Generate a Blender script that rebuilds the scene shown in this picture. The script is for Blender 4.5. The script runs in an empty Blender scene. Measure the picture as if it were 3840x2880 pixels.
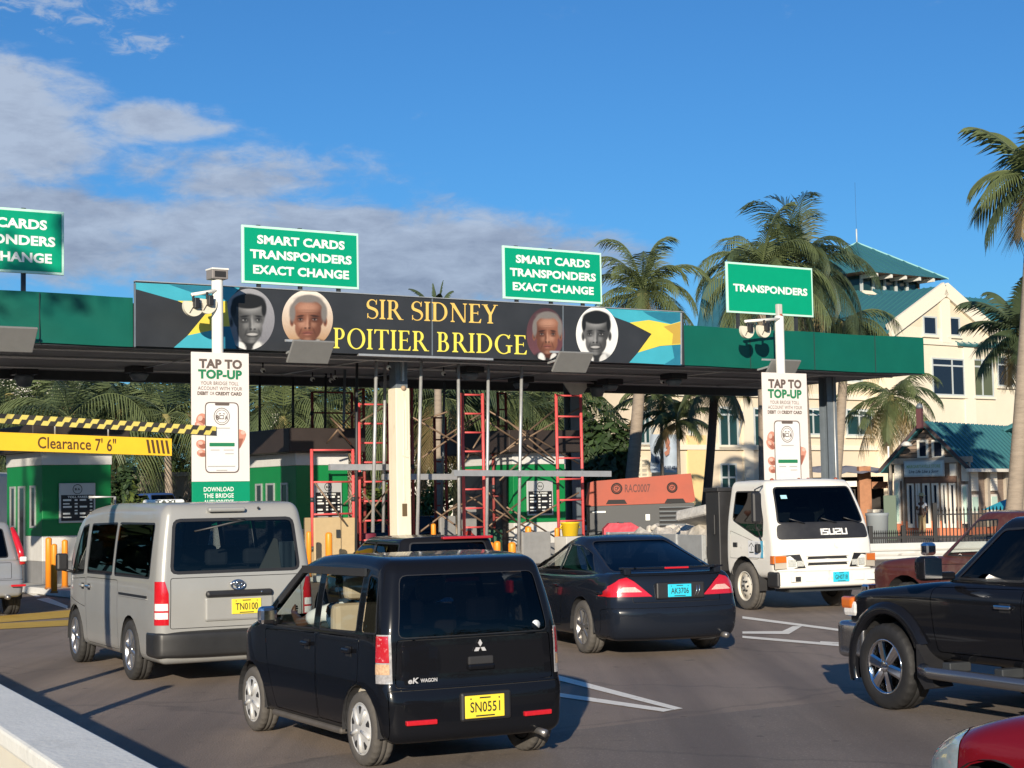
import bpy, bmesh, math, random
from mathutils import Vector, Matrix
import numpy as np
random.seed(7)
scene = bpy.context.scene
COL = scene.collection
rad = math.radians

# ------------------------------------------------------------------ camera
FPX, PITCH, ROLL, CAMH = 6400.0, rad(3.8), rad(-1.05), 1.965
cp, sp, cr, sr = math.cos(PITCH), math.sin(PITCH), math.cos(ROLL), math.sin(ROLL)
CW = Vector((0, cp, sp)); _u = Vector((0, -sp, cp)); _r = Vector((1, 0, 0))
CR = _r * cr + _u * sr
CU = -_r * sr + _u * cr
CAM = Vector((0, 0, CAMH))
camd = bpy.data.cameras.new('camera'); cam = bpy.data.objects.new('camera', camd); COL.objects.link(cam)
camd.sensor_width = 36; camd.lens = FPX / 3840 * 36; camd.clip_start = .1; camd.clip_end = 5000
m = Matrix((CR, CU, -CW)).transposed().to_4x4(); m.translation = CAM
cam.matrix_world = m
scene.camera = cam

# ------------------------------------------------------------------ light and sky
SUN_EL, SUN_AZ = rad(15.8), rad(6.5)          # light travels towards +y, drifting to +x
world = bpy.data.worlds.new('World'); scene.world = world; world.use_nodes = True
def build_world():
    nt = world.node_tree; N = nt.nodes; L = nt.links; N.clear()
    out = N.new('ShaderNodeOutputWorld'); bg = N.new('ShaderNodeBackground'); bg.inputs[1].default_value = SKY_STRENGTH
    sky = N.new('ShaderNodeTexSky'); sky.sky_type = 'NISHITA'; sky.sun_disc = False
    sky.sun_elevation = SUN_EL; sky.sun_rotation = math.pi + SUN_AZ
    sky.air_density = 1.0; sky.dust_density = .35; sky.ozone_density = 3.2
    tc = N.new('ShaderNodeTexCoord'); sep = N.new('ShaderNodeSeparateXYZ'); L.new(tc.outputs['Generated'], sep.inputs[0])
    def M(op, a, b=None, c=None):
        n = N.new('ShaderNodeMath'); n.operation = op
        for i, v in enumerate((a, b, c)):
            if v is None: continue
            if isinstance(v, (int, float)): n.inputs[i].default_value = v
            else: L.new(v, n.inputs[i])
        return n.outputs[0]
    az = M('MULTIPLY', M('ARCTAN2', sep.outputs[0], sep.outputs[1]), 180 / math.pi)     # degrees right of +y
    el = M('MULTIPLY', M('ARCSINE', sep.outputs[2]), 180 / math.pi)
    comb = N.new('ShaderNodeCombineXYZ'); L.new(az, comb.inputs[0]); L.new(el, comb.inputs[1])
    def noise(scale, sx, sy, detail, rough, off=0., dist=0.):
        mp = N.new('ShaderNodeMapping'); mp.inputs['Scale'].default_value = (sx, sy, 1); mp.inputs['Location'].default_value = (off, off * .7, off)
        L.new(comb.outputs[0], mp.inputs[0])
        n = N.new('ShaderNodeTexNoise'); n.inputs['Scale'].default_value = scale; n.inputs['Detail'].default_value = detail
        n.inputs['Roughness'].default_value = rough; n.inputs['Distortion'].default_value = dist
        L.new(mp.outputs[0], n.inputs['Vector']); return n.outputs['Fac']
    def blob(ca, ce, ra, re, tilt=0.):
        dx = M('SUBTRACT', az, ca); dy = M('SUBTRACT', M('SUBTRACT', el, ce), M('MULTIPLY', dx, tilt))
        q = M('ADD', M('POWER', M('DIVIDE', M('ABSOLUTE', dx), ra), 2.), M('POWER', M('DIVIDE', M('ABSOLUTE', dy), re), 2.))
        return M('MAXIMUM', M('SUBTRACT', 1., q), 0.)
    # the long lavender bank, the bright mass at upper left and the loose puffs above it
    bank = blob(-5.2, 8.1, 12.5, 2.5, -.05)
    mass = blob(-17.6, 12.4, 6.2, 3.3, -.1)
    bank2 = blob(-15.5, 8.9, 8.0, 2.3, -.06)
    tongue = blob(-12.0, 12.4, 3.6, 1.0, .0)
    veil = blob(-9.5, 10.9, 6.5, 1.7, -.05)
    puff = blob(-14.0, 16.3, 5.6, 1.7, .02)
    puff2 = blob(-12.0, 15.0, 2.2, .8, .0)
    far = blob(60, 12, 40, 6); far2 = blob(-75, 14, 45, 8)
    n1 = noise(.55, .55, 1.3, 10, .60, 3.1, .35); n2 = noise(1.5, .6, 1.35, 9, .64, 8.3, .5); nb = noise(.75, .5, 1.5, 8, .60, 21., .2)
    tot = M('MAXIMUM', M('MAXIMUM', M('MAXIMUM', M('MULTIPLY', bank, 1.3), M('MULTIPLY', bank2, 1.15)), M('MULTIPLY', veil, .7)), M('MAXIMUM', M('MAXIMUM', M('MULTIPLY', mass, 1.2), M('MULTIPLY', tongue, 1.0)), M('MAXIMUM', M('MULTIPLY', far, .7), M('MULTIPLY', far2, .8))))
    d1 = M('ADD', tot, M('ADD', M('MULTIPLY', M('SUBTRACT', n1, .5), 1.7), M('MULTIPLY', M('SUBTRACT', n2, .5), .55)))
    mr = N.new('ShaderNodeMapRange'); mr.interpolation_type = 'SMOOTHERSTEP'
    mr.inputs['From Min'].default_value = .22; mr.inputs['From Max'].default_value = .98; L.new(d1, mr.inputs[0])
    d2 = M('ADD', M('MULTIPLY', M('MAXIMUM', puff, puff2), .62), M('MULTIPLY', M('SUBTRACT', n2, .5), 2.3))
    mr2 = N.new('ShaderNodeMapRange'); mr2.interpolation_type = 'SMOOTHERSTEP'
    mr2.inputs['From Min'].default_value = .36; mr2.inputs['From Max'].default_value = 1.0; L.new(d2, mr2.inputs[0])
    gate = M('MINIMUM', M('MULTIPLY', M('MAXIMUM', puff, puff2), 3.), 1.)
    dens = M('MINIMUM', M('ADD', M('MULTIPLY', mr.outputs[0], .90), M('MULTIPLY', M('MULTIPLY', mr2.outputs[0], gate), .62)), .93)
    # cloud colour: pale where thin and high, lavender grey where thick and low
    shade = N.new('ShaderNodeMapRange'); shade.inputs['From Min'].default_value = 5.5; shade.inputs['From Max'].default_value = 14.5; L.new(el, shade.inputs[0])
    sh = M('ADD', M('MULTIPLY', shade.outputs[0], .50), M('MULTIPLY', M('SUBTRACT', M('ADD', nb, M('MULTIPLY', n2, .6)), .30), 1.0)); 
    cr_ = N.new('ShaderNodeValToRGB'); e = cr_.color_ramp.elements
    k = 1 / SKY_STRENGTH * CLOUD
    e[0].position = .22; e[0].color = (.205 * k, .24 * k, .335 * k, 1)
    e[1].position = .95; e[1].color = (.45 * k, .525 * k, .65 * k, 1)
    L.new(sh, cr_.inputs[0])
    tint = N.new('ShaderNodeMix'); tint.data_type = 'RGBA'; tint.blend_type = 'MULTIPLY'; tint.inputs[0].default_value = 1
    tint.inputs[7].default_value = SKY_TINT
    L.new(sky.outputs[0], tint.inputs[6])
    mix = N.new('ShaderNodeMix'); mix.data_type = 'RGBA'; L.new(dens, mix.inputs[0]); L.new(tint.outputs[2], mix.inputs[6]); L.new(cr_.outputs[0], mix.inputs[7])
    L.new(mix.outputs[2], bg.inputs[0]); L.new(bg.outputs[0], out.inputs[0])
SKY_STRENGTH = .10; CLOUD = .73; SKY_TINT = (.265, .555, .82, 1)
build_world()
sund = bpy.data.lights.new('sun', 'SUN'); sund.energy = 4.6; sund.angle = rad(.5); sund.color = (1.0, .88, .71)
sun = bpy.data.objects.new('sun', sund); COL.objects.link(sun)
_ld = Vector((math.sin(SUN_AZ) * math.cos(SUN_EL), math.cos(SUN_AZ) * math.cos(SUN_EL), -math.sin(SUN_EL)))
sun.rotation_euler = _ld.to_track_quat('-Z', 'Y').to_euler()
sun.location = (-5, -30, 20)
vs = scene.view_settings; vs.view_transform = 'Standard'; vs.look = 'None'; vs.exposure = .50; vs.gamma = 1

# ------------------------------------------------------------------ picture point -> place in the world (the photo read on a 2212 px wide grid)
KP = 3840 / 2212
def ray(x, y): return CW + CR * ((x * KP - 1920) / FPX) - CU * ((y * KP - 1440) / FPX)
def gz(x, y, z=0.):
    d = ray(x, y); return CAM + d * ((z - CAMH) / d.z)
def at(x, y, Y):
    d = ray(x, y); return CAM + d * (Y / d.y)
class PL:
    """vertical plane through o, running along angle ang; hit() gives (along, height)"""
    def __init__(s, o, ang, t=0.):
        s.e1 = Vector((math.cos(ang), math.sin(ang), 0)); s.e2 = Vector((-math.sin(ang), math.cos(ang), 0))
        s.o0 = Vector((o[0], o[1], 0)); s.ang = ang; s.t = t; s.o = s.o0 + s.e2 * t
    def shift(s, t): return PL(s.o0, s.ang, t)
    def hit(s, x, y):
        d = ray(x, y); k = ((s.o - CAM).dot(s.e2)) / d.dot(s.e2); P = CAM + d * k
        return (P - s.o).dot(s.e1), P.z
    def w(s, a, z=0., t=0.): return s.o + s.e1 * a + s.e2 * t + Vector((0, 0, z))

# ------------------------------------------------------------------ materials
def lin(r, g, b):
    f = lambda c: (c / 255 / 12.92) if c <= 10 else ((c / 255 + .055) / 1.055) ** 2.4
    return (f(r), f(g), f(b))
MATS = {}
def mat(name, col, rough=.5, metal=0., var=0., scale=6., bump=0., bscale=40., coat=0., spec=.5, stretch=None, dirt=None, emit=0.):
    if name in MATS: return MATS[name]
    m = bpy.data.materials.new(name); m.use_nodes = True; nt = m.node_tree; N = nt.nodes; L = nt.links
    b = N['Principled BSDF']; b.inputs['Base Color'].default_value = (*col, 1); b.inputs['Roughness'].default_value = rough
    b.inputs['Metallic'].default_value = metal; b.inputs['Coat Weight'].default_value = coat; b.inputs['Coat Roughness'].default_value = .04
    b.inputs['Specular IOR Level'].default_value = spec
    if emit: b.inputs['Emission Color'].default_value = (*col, 1); b.inputs['Emission Strength'].default_value = emit
    if var or bump or dirt:
        tc = N.new('ShaderNodeTexCoord'); vec = tc.outputs['Object']
        if stretch:
            mp = N.new('ShaderNodeMapping'); mp.inputs['Scale'].default_value = stretch; L.new(vec, mp.inputs[0]); vec = mp.outputs[0]
    last = None
    if var:
        n = N.new('ShaderNodeTexNoise'); n.inputs['Scale'].default_value = scale; n.inputs['Detail'].default_value = 7; n.inputs['Roughness'].default_value = .62
        L.new(vec, n.inputs['Vector'])
        mr = N.new('ShaderNodeMapRange'); mr.inputs['From Min'].default_value = .25; mr.inputs['From Max'].default_value = .75
        mr.inputs['To Min'].default_value = 1 - var; mr.inputs['To Max'].default_value = 1 + var; L.new(n.outputs['Fac'], mr.inputs[0])
        mx = N.new('ShaderNodeMix'); mx.data_type = 'RGBA'; mx.blend_type = 'MULTIPLY'; mx.inputs[0].default_value = 1
        mx.inputs[6].default_value = (*col, 1); L.new(mr.outputs[0], mx.inputs[7]); last = mx.outputs[2]
        L.new(last, b.inputs['Base Color'])
        mr2 = N.new('ShaderNodeMapRange'); mr2.inputs['To Min'].default_value = max(0.02, rough - .12 * min(1, var * 3)); mr2.inputs['To Max'].default_value = min(1, rough + .12 * min(1, var * 3))
        L.new(n.outputs['Fac'], mr2.inputs[0]); L.new(mr2.outputs[0], b.inputs['Roughness'])
    if dirt:                                   # (colour, scale, lowest noise value that shows)
        n = N.new('ShaderNodeTexNoise'); n.inputs['Scale'].default_value = dirt[1]; n.inputs['Detail'].default_value = 9; n.inputs['Roughness'].default_value = .7
        L.new(vec, n.inputs['Vector'])
        mr = N.new('ShaderNodeMapRange'); mr.inputs['From Min'].default_value = dirt[2]; mr.inputs['From Max'].default_value = dirt[2] + .16; L.new(n.outputs['Fac'], mr.inputs[0])
        mx = N.new('ShaderNodeMix'); mx.data_type = 'RGBA'; L.new(mr.outputs[0], mx.inputs[0])
        mx.inputs[6].default_value = (*col, 1)
        if last: L.new(last, mx.inputs[6])
        mx.inputs[7].default_value = (*dirt[0], 1); L.new(mx.outputs[2], b.inputs['Base Color'])
    if bump:
        n = N.new('ShaderNodeTexNoise'); n.inputs['Scale'].default_value = bscale; n.inputs['Detail'].default_value = 5; L.new(vec, n.inputs['Vector'])
        bp = N.new('ShaderNodeBump'); bp.inputs['Strength'].default_value = bump; bp.inputs['Distance'].default_value = .02
        L.new(n.outputs['Fac'], bp.inputs['Height']); L.new(bp.outputs[0], b.inputs['Normal'])
    MATS[name] = m; return m
def glass(name, tint, refl=1.0, rough=.01):
    if name in MATS: return MATS[name]
    m = bpy.data.materials.new(name); m.use_nodes = True; nt = m.node_tree; N = nt.nodes; L = nt.links; N.clear()
    o = N.new('ShaderNodeOutputMaterial'); t = N.new('ShaderNodeBsdfTransparent'); g = N.new('ShaderNodeBsdfGlossy')
    t.inputs[0].default_value = (*tint, 1); g.inputs[0].default_value = (refl * .62, refl * .62, refl * .62, 1); g.inputs['Roughness'].default_value = rough
    w = N.new('ShaderNodeLayerWeight'); w.inputs[0].default_value = .5; p = N.new('ShaderNodeMath'); p.operation = 'POWER'; p.inputs[1].default_value = 5; L.new(w.outputs['Facing'], p.inputs[0])
    f = N.new('ShaderNodeMath'); f.operation = 'MULTIPLY_ADD'; f.inputs[1].default_value = .93; f.inputs[2].default_value = .05; L.new(p.outputs[0], f.inputs[0])
    mx = N.new('ShaderNodeMixShader'); L.new(f.outputs[0], mx.inputs[0]); L.new(t.outputs[0], mx.inputs[1]); L.new(g.outputs[0], mx.inputs[2]); L.new(mx.outputs[0], o.inputs[0])
    MATS[name] = m; return m

# ------------------------------------------------------------------ object helpers
def tag(o, label=None, cat=None, group=None, kind=None):
    if label: o['label'] = label
    if cat: o['category'] = cat
    if group: o['group'] = group
    if kind: o['kind'] = kind
    return o
def thing(name, label, cat, loc=(0, 0, 0), rz=0., group=None):
    o = bpy.data.objects.new(name, None); COL.objects.link(o); o.empty_display_size = .2
    o.location = loc; o.rotation_euler = (0, 0, rz)
    return tag(o, label, cat, group)
def copy_tree(o, parent=None):
    c = o.copy(); COL.objects.link(c)
    c.parent = parent
    for ch in list(o.children): copy_tree(ch, c)
    return c
class MB:
    def __init__(s): s.v = []; s.f = []; s.mi = []; s.sm = []; s.mats = []; s.nrm = None
    def _m(s, m):
        if m is None: return 0
        if m not in s.mats: s.mats.append(m)
        return s.mats.index(m)
    def add(s, verts, faces, m=None, smooth=False, M=None):
        b = len(s.v); k = s._m(m)
        for p in verts:
            p = Vector(p); s.v.append(M @ p if M else p)
        for f in faces: s.f.append([b + i for i in f]); s.mi.append(k); s.sm.append(smooth)
        return s
    def box(s, x0, x1, y0, y1, z0, z1, m=None, M=None):
        v = [(x, y, z) for x in (x0, x1) for y in (y0, y1) for z in (z0, z1)]
        return s.add(v, [(0, 1, 3, 2), (4, 6, 7, 5), (0, 4, 5, 1), (2, 3, 7, 6), (0, 2, 6, 4), (1, 5, 7, 3)], m, False, M)
    def bbox(s, x0, x1, y0, y1, z0, z1, r=.01, m=None, M=None, seg=2):
        bm = bmesh.new(); bmesh.ops.create_cube(bm, size=1)
        for v in bm.verts: v.co = ((x0 + x1) / 2 + v.co.x * (x1 - x0), (y0 + y1) / 2 + v.co.y * (y1 - y0), (z0 + z1) / 2 + v.co.z * (z1 - z0))
        r = min(r, abs(x1 - x0) * .45, abs(y1 - y0) * .45, abs(z1 - z0) * .45)
        bmesh.ops.bevel(bm, geom=bm.edges[:], offset=r, segments=seg, profile=.5, affect='EDGES')
        bm.verts.index_update(); s.add([v.co.copy() for v in bm.verts], [[v.index for v in f.verts] for f in bm.faces], m, False, M); bm.free(); return s
    def bar(s, p, q, w, h=None, m=None, up=(0, 0, 1), M=None):
        p, q = Vector(p), Vector(q); h = h or w; d = (q - p).normalized(); u = Vector(up)
        if abs(d.dot(u)) > .98: u = Vector((0, 1, 0)) if abs(d.y) < .9 else Vector((1, 0, 0))
        a = d.cross(u).normalized() * w / 2; b = a.cross(d).normalized() * h / 2
        v = [e + i * a + j * b for e in (p, q) for i, j in ((-1, -1), (1, -1), (1, 1), (-1, 1))]
        return s.add(v, [(3, 2, 1, 0), (4, 5, 6, 7), (0, 1, 5, 4), (1, 2, 6, 5), (2, 3, 7, 6), (3, 0, 4, 7)], m, False, M)
    def tube(s, pts, r, m=None, n=8, M=None, caps=True, closed=False):
        pts = [Vector(p) for p in pts]; rs = r if isinstance(r, (list, tuple)) else [r] * len(pts); V = []; F = []
        prev = None
        for i, p in enumerate(pts):
            if closed: d = pts[(i + 1) % len(pts)] - pts[i - 1]
            else: d = pts[min(i + 1, len(pts) - 1)] - pts[max(i - 1, 0)]
            d.normalize()
            if prev is None:
                u = Vector((0, 0, 1)) if abs(d.z) < .9 else Vector((1, 0, 0)); a = d.cross(u).normalized()
            else: a = (prev - d * prev.dot(d)).normalized()
            prev = a; b = d.cross(a)
            for k in range(n): t = 2 * math.pi * k / n; V.append(p + (a * math.cos(t) + b * math.sin(t)) * rs[i])
        L = len(pts)
        for i in range(L if closed else L - 1):
            for k in range(n): j = (i + 1) % L; F.append((i * n + k, i * n + (k + 1) % n, j * n + (k + 1) % n, j * n + k))
        if caps and not closed: F.append(tuple(range(n - 1, -1, -1))); F.append(tuple((L - 1) * n + k for k in range(n)))
        return s.add(V, F, m, True, M)
    def lathe(s, prof, m=None, n=24, axis='Z', M=None, smooth=True, caps=True):
        V = []; F = []
        for r, h in prof:
            for k in range(n):
                t = 2 * math.pi * k / n; c, q = r * math.cos(t), r * math.sin(t)
                V.append((c, q, h) if axis == 'Z' else ((h, c, q) if axis == 'X' else (c, h, q)))
        for i in range(len(prof) - 1):
            for k in range(n): F.append((i * n + k, i * n + (k + 1) % n, (i + 1) * n + (k + 1) % n, (i + 1) * n + k))
        if caps:
            if prof[0][0] > 1e-4: F.append(tuple(range(n - 1, -1, -1)))
            if prof[-1][0] > 1e-4: F.append(tuple((len(prof) - 1) * n + k for k in range(n)))
        return s.add(V, F, m, smooth, M)
    def poly(s, pts, m=None, M=None, thick=None):
        pts = [Vector(p) for p in pts]; n = len(pts)
        if thick is None: return s.add(pts, [tuple(range(n))], m, False, M)
        t = Vector(thick); V = pts + [p + t for p in pts]
        F = [tuple(range(n)), tuple(range(2 * n - 1, n - 1, -1))] + [(i, n + i, n + (i + 1) % n, (i + 1) % n) for i in range(n)]
        return s.add(V, F, m, False, M)
    def ball(s, c, r, m=None, n=12, M=None):
        r = r if isinstance(r, (list, tuple)) else (r, r, r); k = n // 2; V = []; F = []
        for i in range(k + 1):
            a = math.pi * i / k
            for j in range(n): t = 2 * math.pi * j / n; V.append((c[0] + r[0] * math.sin(a) * math.cos(t), c[1] + r[1] * math.sin(a) * math.sin(t), c[2] + r[2] * math.cos(a)))
        for i in range(k):
            for j in range(n): F.append((i * n + j, i * n + (j + 1) % n, (i + 1) * n + (j + 1) % n, (i + 1) * n + j))
        return s.add(V, F, m, True, M)
    def mesh(s, me, m=None, M=None):
        return s.add([v.co.copy() for v in me.vertices], [list(p.vertices) for p in me.polygons], m, False, M)
    def build(s, name, m=None, parent=None, fix=True, weld=1e-5, loc=None):
        me = bpy.data.meshes.new(name); me.from_pydata([tuple(v) for v in s.v], [], s.f)
        for q in (s.mats or ([m] if m else [])): me.materials.append(q)
        me.polygons.foreach_set('material_index', s.mi); me.polygons.foreach_set('use_smooth', s.sm)
        me.update()
        if fix:
            bm = bmesh.new(); bm.from_mesh(me)
            bmesh.ops.remove_doubles(bm, verts=bm.verts[:], dist=weld)
            bmesh.ops.recalc_face_normals(bm, faces=bm.faces[:]); bm.to_mesh(me); bm.free()
        o = bpy.data.objects.new(name, me); COL.objects.link(o)
        if parent: o.parent = parent
        if loc: o.location = loc
        return o

def T(x=0, y=0, z=0): return Matrix.Translation((x, y, z))
def RZ(a): return Matrix.Rotation(a, 4, 'Z')
def RX(a): return Matrix.Rotation(a, 4, 'X')
def RY(a): return Matrix.Rotation(a, 4, 'Y')

# ------------------------------------------------------------------ lettering
_txt = {}
def text_mesh(s, bold=0., spacing=1.0, shear=0.):
    key = (s, bold, spacing, shear)
    if key in _txt: return _txt[key]
    cu = bpy.data.curves.new('t', 'FONT'); cu.body = s; cu.align_x = 'CENTER'; cu.size = 1; cu.offset = bold; cu.space_character = spacing; cu.shear = shear; cu.resolution_u = 3
    o = bpy.data.objects.new('t', cu); COL.objects.link(o); bpy.context.view_layer.update()
    dg = bpy.context.evaluated_depsgraph_get(); me = bpy.data.meshes.new_from_object(o.evaluated_get(dg))
    bpy.data.objects.remove(o)
    v = [p.co.copy() for p in me.vertices]; f = [list(p.vertices) for p in me.polygons]
    x0 = min(p.x for p in v); x1 = max(p.x for p in v); y0 = min(p.y for p in v); y1 = max(p.y for p in v)
    v = [((p.x - x0) / (x1 - x0) - .5, (p.y - y0) / (y1 - y0) - .5) for p in v]
    _txt[key] = (v, f); return _txt[key]
def put_text(mb, s, fn, cx, cy, w, h, m=None, bold=.02, spacing=1.02, shear=0., rot=0.):
    """text squeezed into a w x h box centred at (cx, cy) of the plane mapped by fn(a, b) -> point"""
    v, f = text_mesh(s, bold, spacing, shear); c, q = math.cos(rot), math.sin(rot)
    mb.add([fn(cx + p[0] * w * c - p[1] * h * q, cy + p[0] * w * q + p[1] * h * c) for p in v], f, m)

# serif capitals drawn as filled shapes on a unit-high em
def serif_glyph(ch):
    P = []; th, tn, sv = .135, .05, .05
    def rect(x0, y0, x1, y1): P.append([(x0, y0), (x1, y0), (x1, y1), (x0, y1)])
    def stem(x, w=th, y0=0., y1=1., a=True, b=True, e=.075):
        rect(x, y0, x + w, y1)
        if a: P.append([(x - e, 0), (x + w + e, 0), (x + w + e, sv * .7), (x + w, sv * 1.7), (x, sv * 1.7), (x - e, sv * .7)])
        if b: P.append([(x - e, 1), (x - e, 1 - sv * .7), (x, 1 - sv * 1.7), (x + w, 1 - sv * 1.7), (x + w + e, 1 - sv * .7), (x + w + e, 1)])
    def ring(cx, cy, rx, ry, a0, a1, thick, thin, n=22):
        for i in range(n):
            q = []
            for a in (a0 + (a1 - a0) * i / n, a0 + (a1 - a0) * (i + 1) / n):
                q.append(((cx + rx * math.cos(a), cy + ry * math.sin(a)), (cx + (rx - thick) * math.cos(a), cy + (ry - thin) * math.sin(a))))
            P.append([q[0][0], q[1][0], q[1][1], q[0][1]])
    pi = math.pi
    def bowl(x, y0, y1, rx, thick=th):
        cy = (y0 + y1) / 2; ry = (y1 - y0) / 2; f = max(0, rx - ry * .9)
        rect(x, y1 - tn, x + f, y1); rect(x, y0, x + f, y0 + tn); ring(x + f, cy, rx - f, ry, -pi / 2, pi / 2, thick, tn)
    adv = .8
    if ch == 'I': stem(.1); adv = .34
    elif ch == 'P': stem(.1); bowl(.2, .44, 1, .36); adv = .64
    elif ch == 'R':
        stem(.1); bowl(.2, .47, 1, .36); P.append([(.30, .5), (.44, .5), (.76, 0), (.60, 0)]); rect(.60, 0, .82, sv * .7); adv = .76
    elif ch == 'B': stem(.1); bowl(.2, .5, 1, .33); bowl(.2, 0, .55, .40); adv = .7
    elif ch == 'D': stem(.1); bowl(.2, 0, 1, .58); adv = .86
    elif ch == 'O': ring(.45, .5, .43, .52, 0, 2 * pi, th, tn, 36); adv = .9
    elif ch == 'G':
        ring(.45, .5, .43, .52, pi * .24, pi * 1.72, th, tn, 30); rect(.64, .06, .77, .42); rect(.55, .40, .86, .45); P.append([(.70, .76), (.76, 1.0), (.73, 1.0), (.62, .84)]); adv = .9
    elif ch == 'E':
        stem(.1); rect(.2, 1 - tn, .56, 1); rect(.2, 0, .60, tn); rect(.2, .49, .48, .49 + tn)
        P.append([(.53, 1), (.56, 1), (.56, .80), (.54, .80), (.48, .95)]); P.append([(.60, 0), (.63, .22), (.60, .22), (.50, .05)]); rect(.45, .42, .48, .62); adv = .66
    elif ch == 'T':
        stem(.3, b=False); rect(.02, 1 - tn, .71, 1); P.append([(.02, 1), (.02, .78), (.04, .78), (.12, .95)]); P.append([(.71, 1), (.71, .78), (.69, .78), (.61, .95)]); adv = .74
    elif ch == 'N':
        stem(.12, tn, b=False); stem(.72, tn, a=False); P.append([(.03, 1), (.22, 1), (.77, 0), (.66, 0)]); rect(.02, 1 - sv * .7, .2, 1); adv = .88
    elif ch == 'Y':
        stem(.31, y1=.5, b=False); P.append([(.02, 1), (.19, 1), (.445, .5), (.31, .45)]); P.append([(.60, 1), (.67, 1), (.445, .45), (.38, .5)]); rect(-.04, 1 - sv * .7, .26, 1); rect(.52, 1 - sv * .7, .75, 1); adv = .72
    elif ch == 'S':
        pts = []
        for i in range(13): a = pi * (.12 + 1.12 * i / 12); pts.append((.30 + .215 * math.cos(a), .745 + .235 * math.sin(a)))
        for i in range(1, 14): a = pi * (.44 - 1.30 * i / 13); pts.append((.30 + .245 * math.cos(a), .265 + .25 * math.sin(a)))
        n = len(pts); L = []
        for i, p in enumerate(pts):
            a = pts[max(0, i - 1)]; b = pts[min(n - 1, i + 1)]; dx, dy = b[0] - a[0], b[1] - a[1]; l = math.hypot(dx, dy) or 1
            t = i / (n - 1); w = .022 + .052 * math.exp(-((t - .5) / .2) ** 2); L.append(((p[0] - dy / l * w, p[1] + dx / l * w), (p[0] + dy / l * w, p[1] - dx / l * w)))
        for i in range(n - 1): P.append([L[i][0], L[i + 1][0], L[i + 1][1], L[i][1]])
        P.append([(.47, .74), (.52, .74), (.53, .99), (.50, .99)]); P.append([(.06, .02), (.09, .02), (.11, .27), (.06, .27)]); adv = .6
    elif ch == ' ': adv = .36
    return P, adv
def serif_text(mb, s, fn, m):
    """fn(u, v, k): u 0..1 along the whole line, v 0..1 up; k lifts each piece by a hair"""
    x = 0; out = []
    for ch in s:
        P, a = serif_glyph(ch)
        for q in P: out.append([(x + p[0], p[1]) for p in q])
        x += a + .03
    for k, q in enumerate(out): mb.poly([fn(p[0] / x, p[1], k) for p in q], m)

# ------------------------------------------------------------------ shared materials
M_ = lambda k: MATS[k]
mat('white_paint', (.78, .76, .70), .45, var=.05, scale=4)
mat('white_dirty', (.68, .66, .60), .55, var=.10, scale=5, dirt=((.35, .31, .26), 3.5, .60))
mat('galvanised', (.52, .53, .53), .42, .55, var=.12, scale=9)
mat('dark_metal', (.045, .05, .055), .5, .3, var=.2, scale=6)
mat('steel_grey', (.15, .18, .21), .5, .2, var=.12, scale=3)
mat('black_plastic', (.018, .018, .02), .45, var=.15)
mat('rubber', (.032, .031, .03), .75, var=.25, scale=9, bump=.2, bscale=60)
mat('chrome', (.80, .80, .82), .09, 1.0)
mat('alloy', (.55, .55, .56), .28, .9, var=.06)
mat('red_lens', (.50, .012, .02), .12, coat=1, var=.12, scale=40)
mat('dark_red_lens', (.20, .008, .014), .12, coat=1)
mat('clear_lens', (.72, .70, .68), .12, coat=1, var=.2, scale=60)
mat('amber_lens', (.55, .13, .015), .15, coat=1)
mat('sign_green', lin(0, 150, 112), .38, var=.04, scale=3)
mat('fascia_green', lin(0, 90, 76), .5, var=.12, scale=.9)
mat('sign_white', (.80, .82, .78), .4)
mat('mint_border', (.52, .78, .66), .4)
mat('booth_green', lin(8, 120, 62), .5, var=.06, scale=2)
mat('orange', (.80, .27, .02), .42, var=.07, scale=4)
mat('plate_yellow', (.83, .64, .05), .4)
mat('plate_blue', (.03, .52, .70), .4)
mat('plate_ink', (.02, .03, .02), .5)
mat('interior_dark', (.02, .02, .022), .8)
mat('interior_tan', (.50, .40, .29), .8, var=.06)
glass('glass_dark', (.10, .115, .13), 1.0)
glass('glass_privacy', (.035, .042, .05), 1.0)
glass('glass_light', (.80, .84, .82), 1.)
glass('glass_blue', (.02, .03, .045), 1.0)
# ------------------------------------------------------------------ vehicle tool kit
def tab(x, t):
    """smooth interpolation through a table of (x, value)"""
    if x <= t[0][0]: return t[0][1]
    for i in range(len(t) - 1):
        (a, u), (b, v) = t[i], t[i + 1]
        if x <= b:
            def slope(j):
                if j <= 0 or j >= len(t) - 1: return None
                s0 = (t[j][1] - t[j - 1][1]) / (t[j][0] - t[j - 1][0]); s1 = (t[j + 1][1] - t[j][1]) / (t[j + 1][0] - t[j][0])
                return 0 if s0 * s1 <= 0 else 2 * s0 * s1 / (s0 + s1)
            h = b - a; s = (v - u) / h; m0 = slope(i); m1 = slope(i + 1)
            m0 = s if m0 is None else m0; m1 = s if m1 is None else m1
            k = (x - a) / h
            return (2 * k**3 - 3 * k**2 + 1) * u + (k**3 - 2 * k**2 + k) * h * m0 + (-2 * k**3 + 3 * k**2) * v + (k**3 - k**2) * h * m1
    return t[-1][1]
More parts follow.
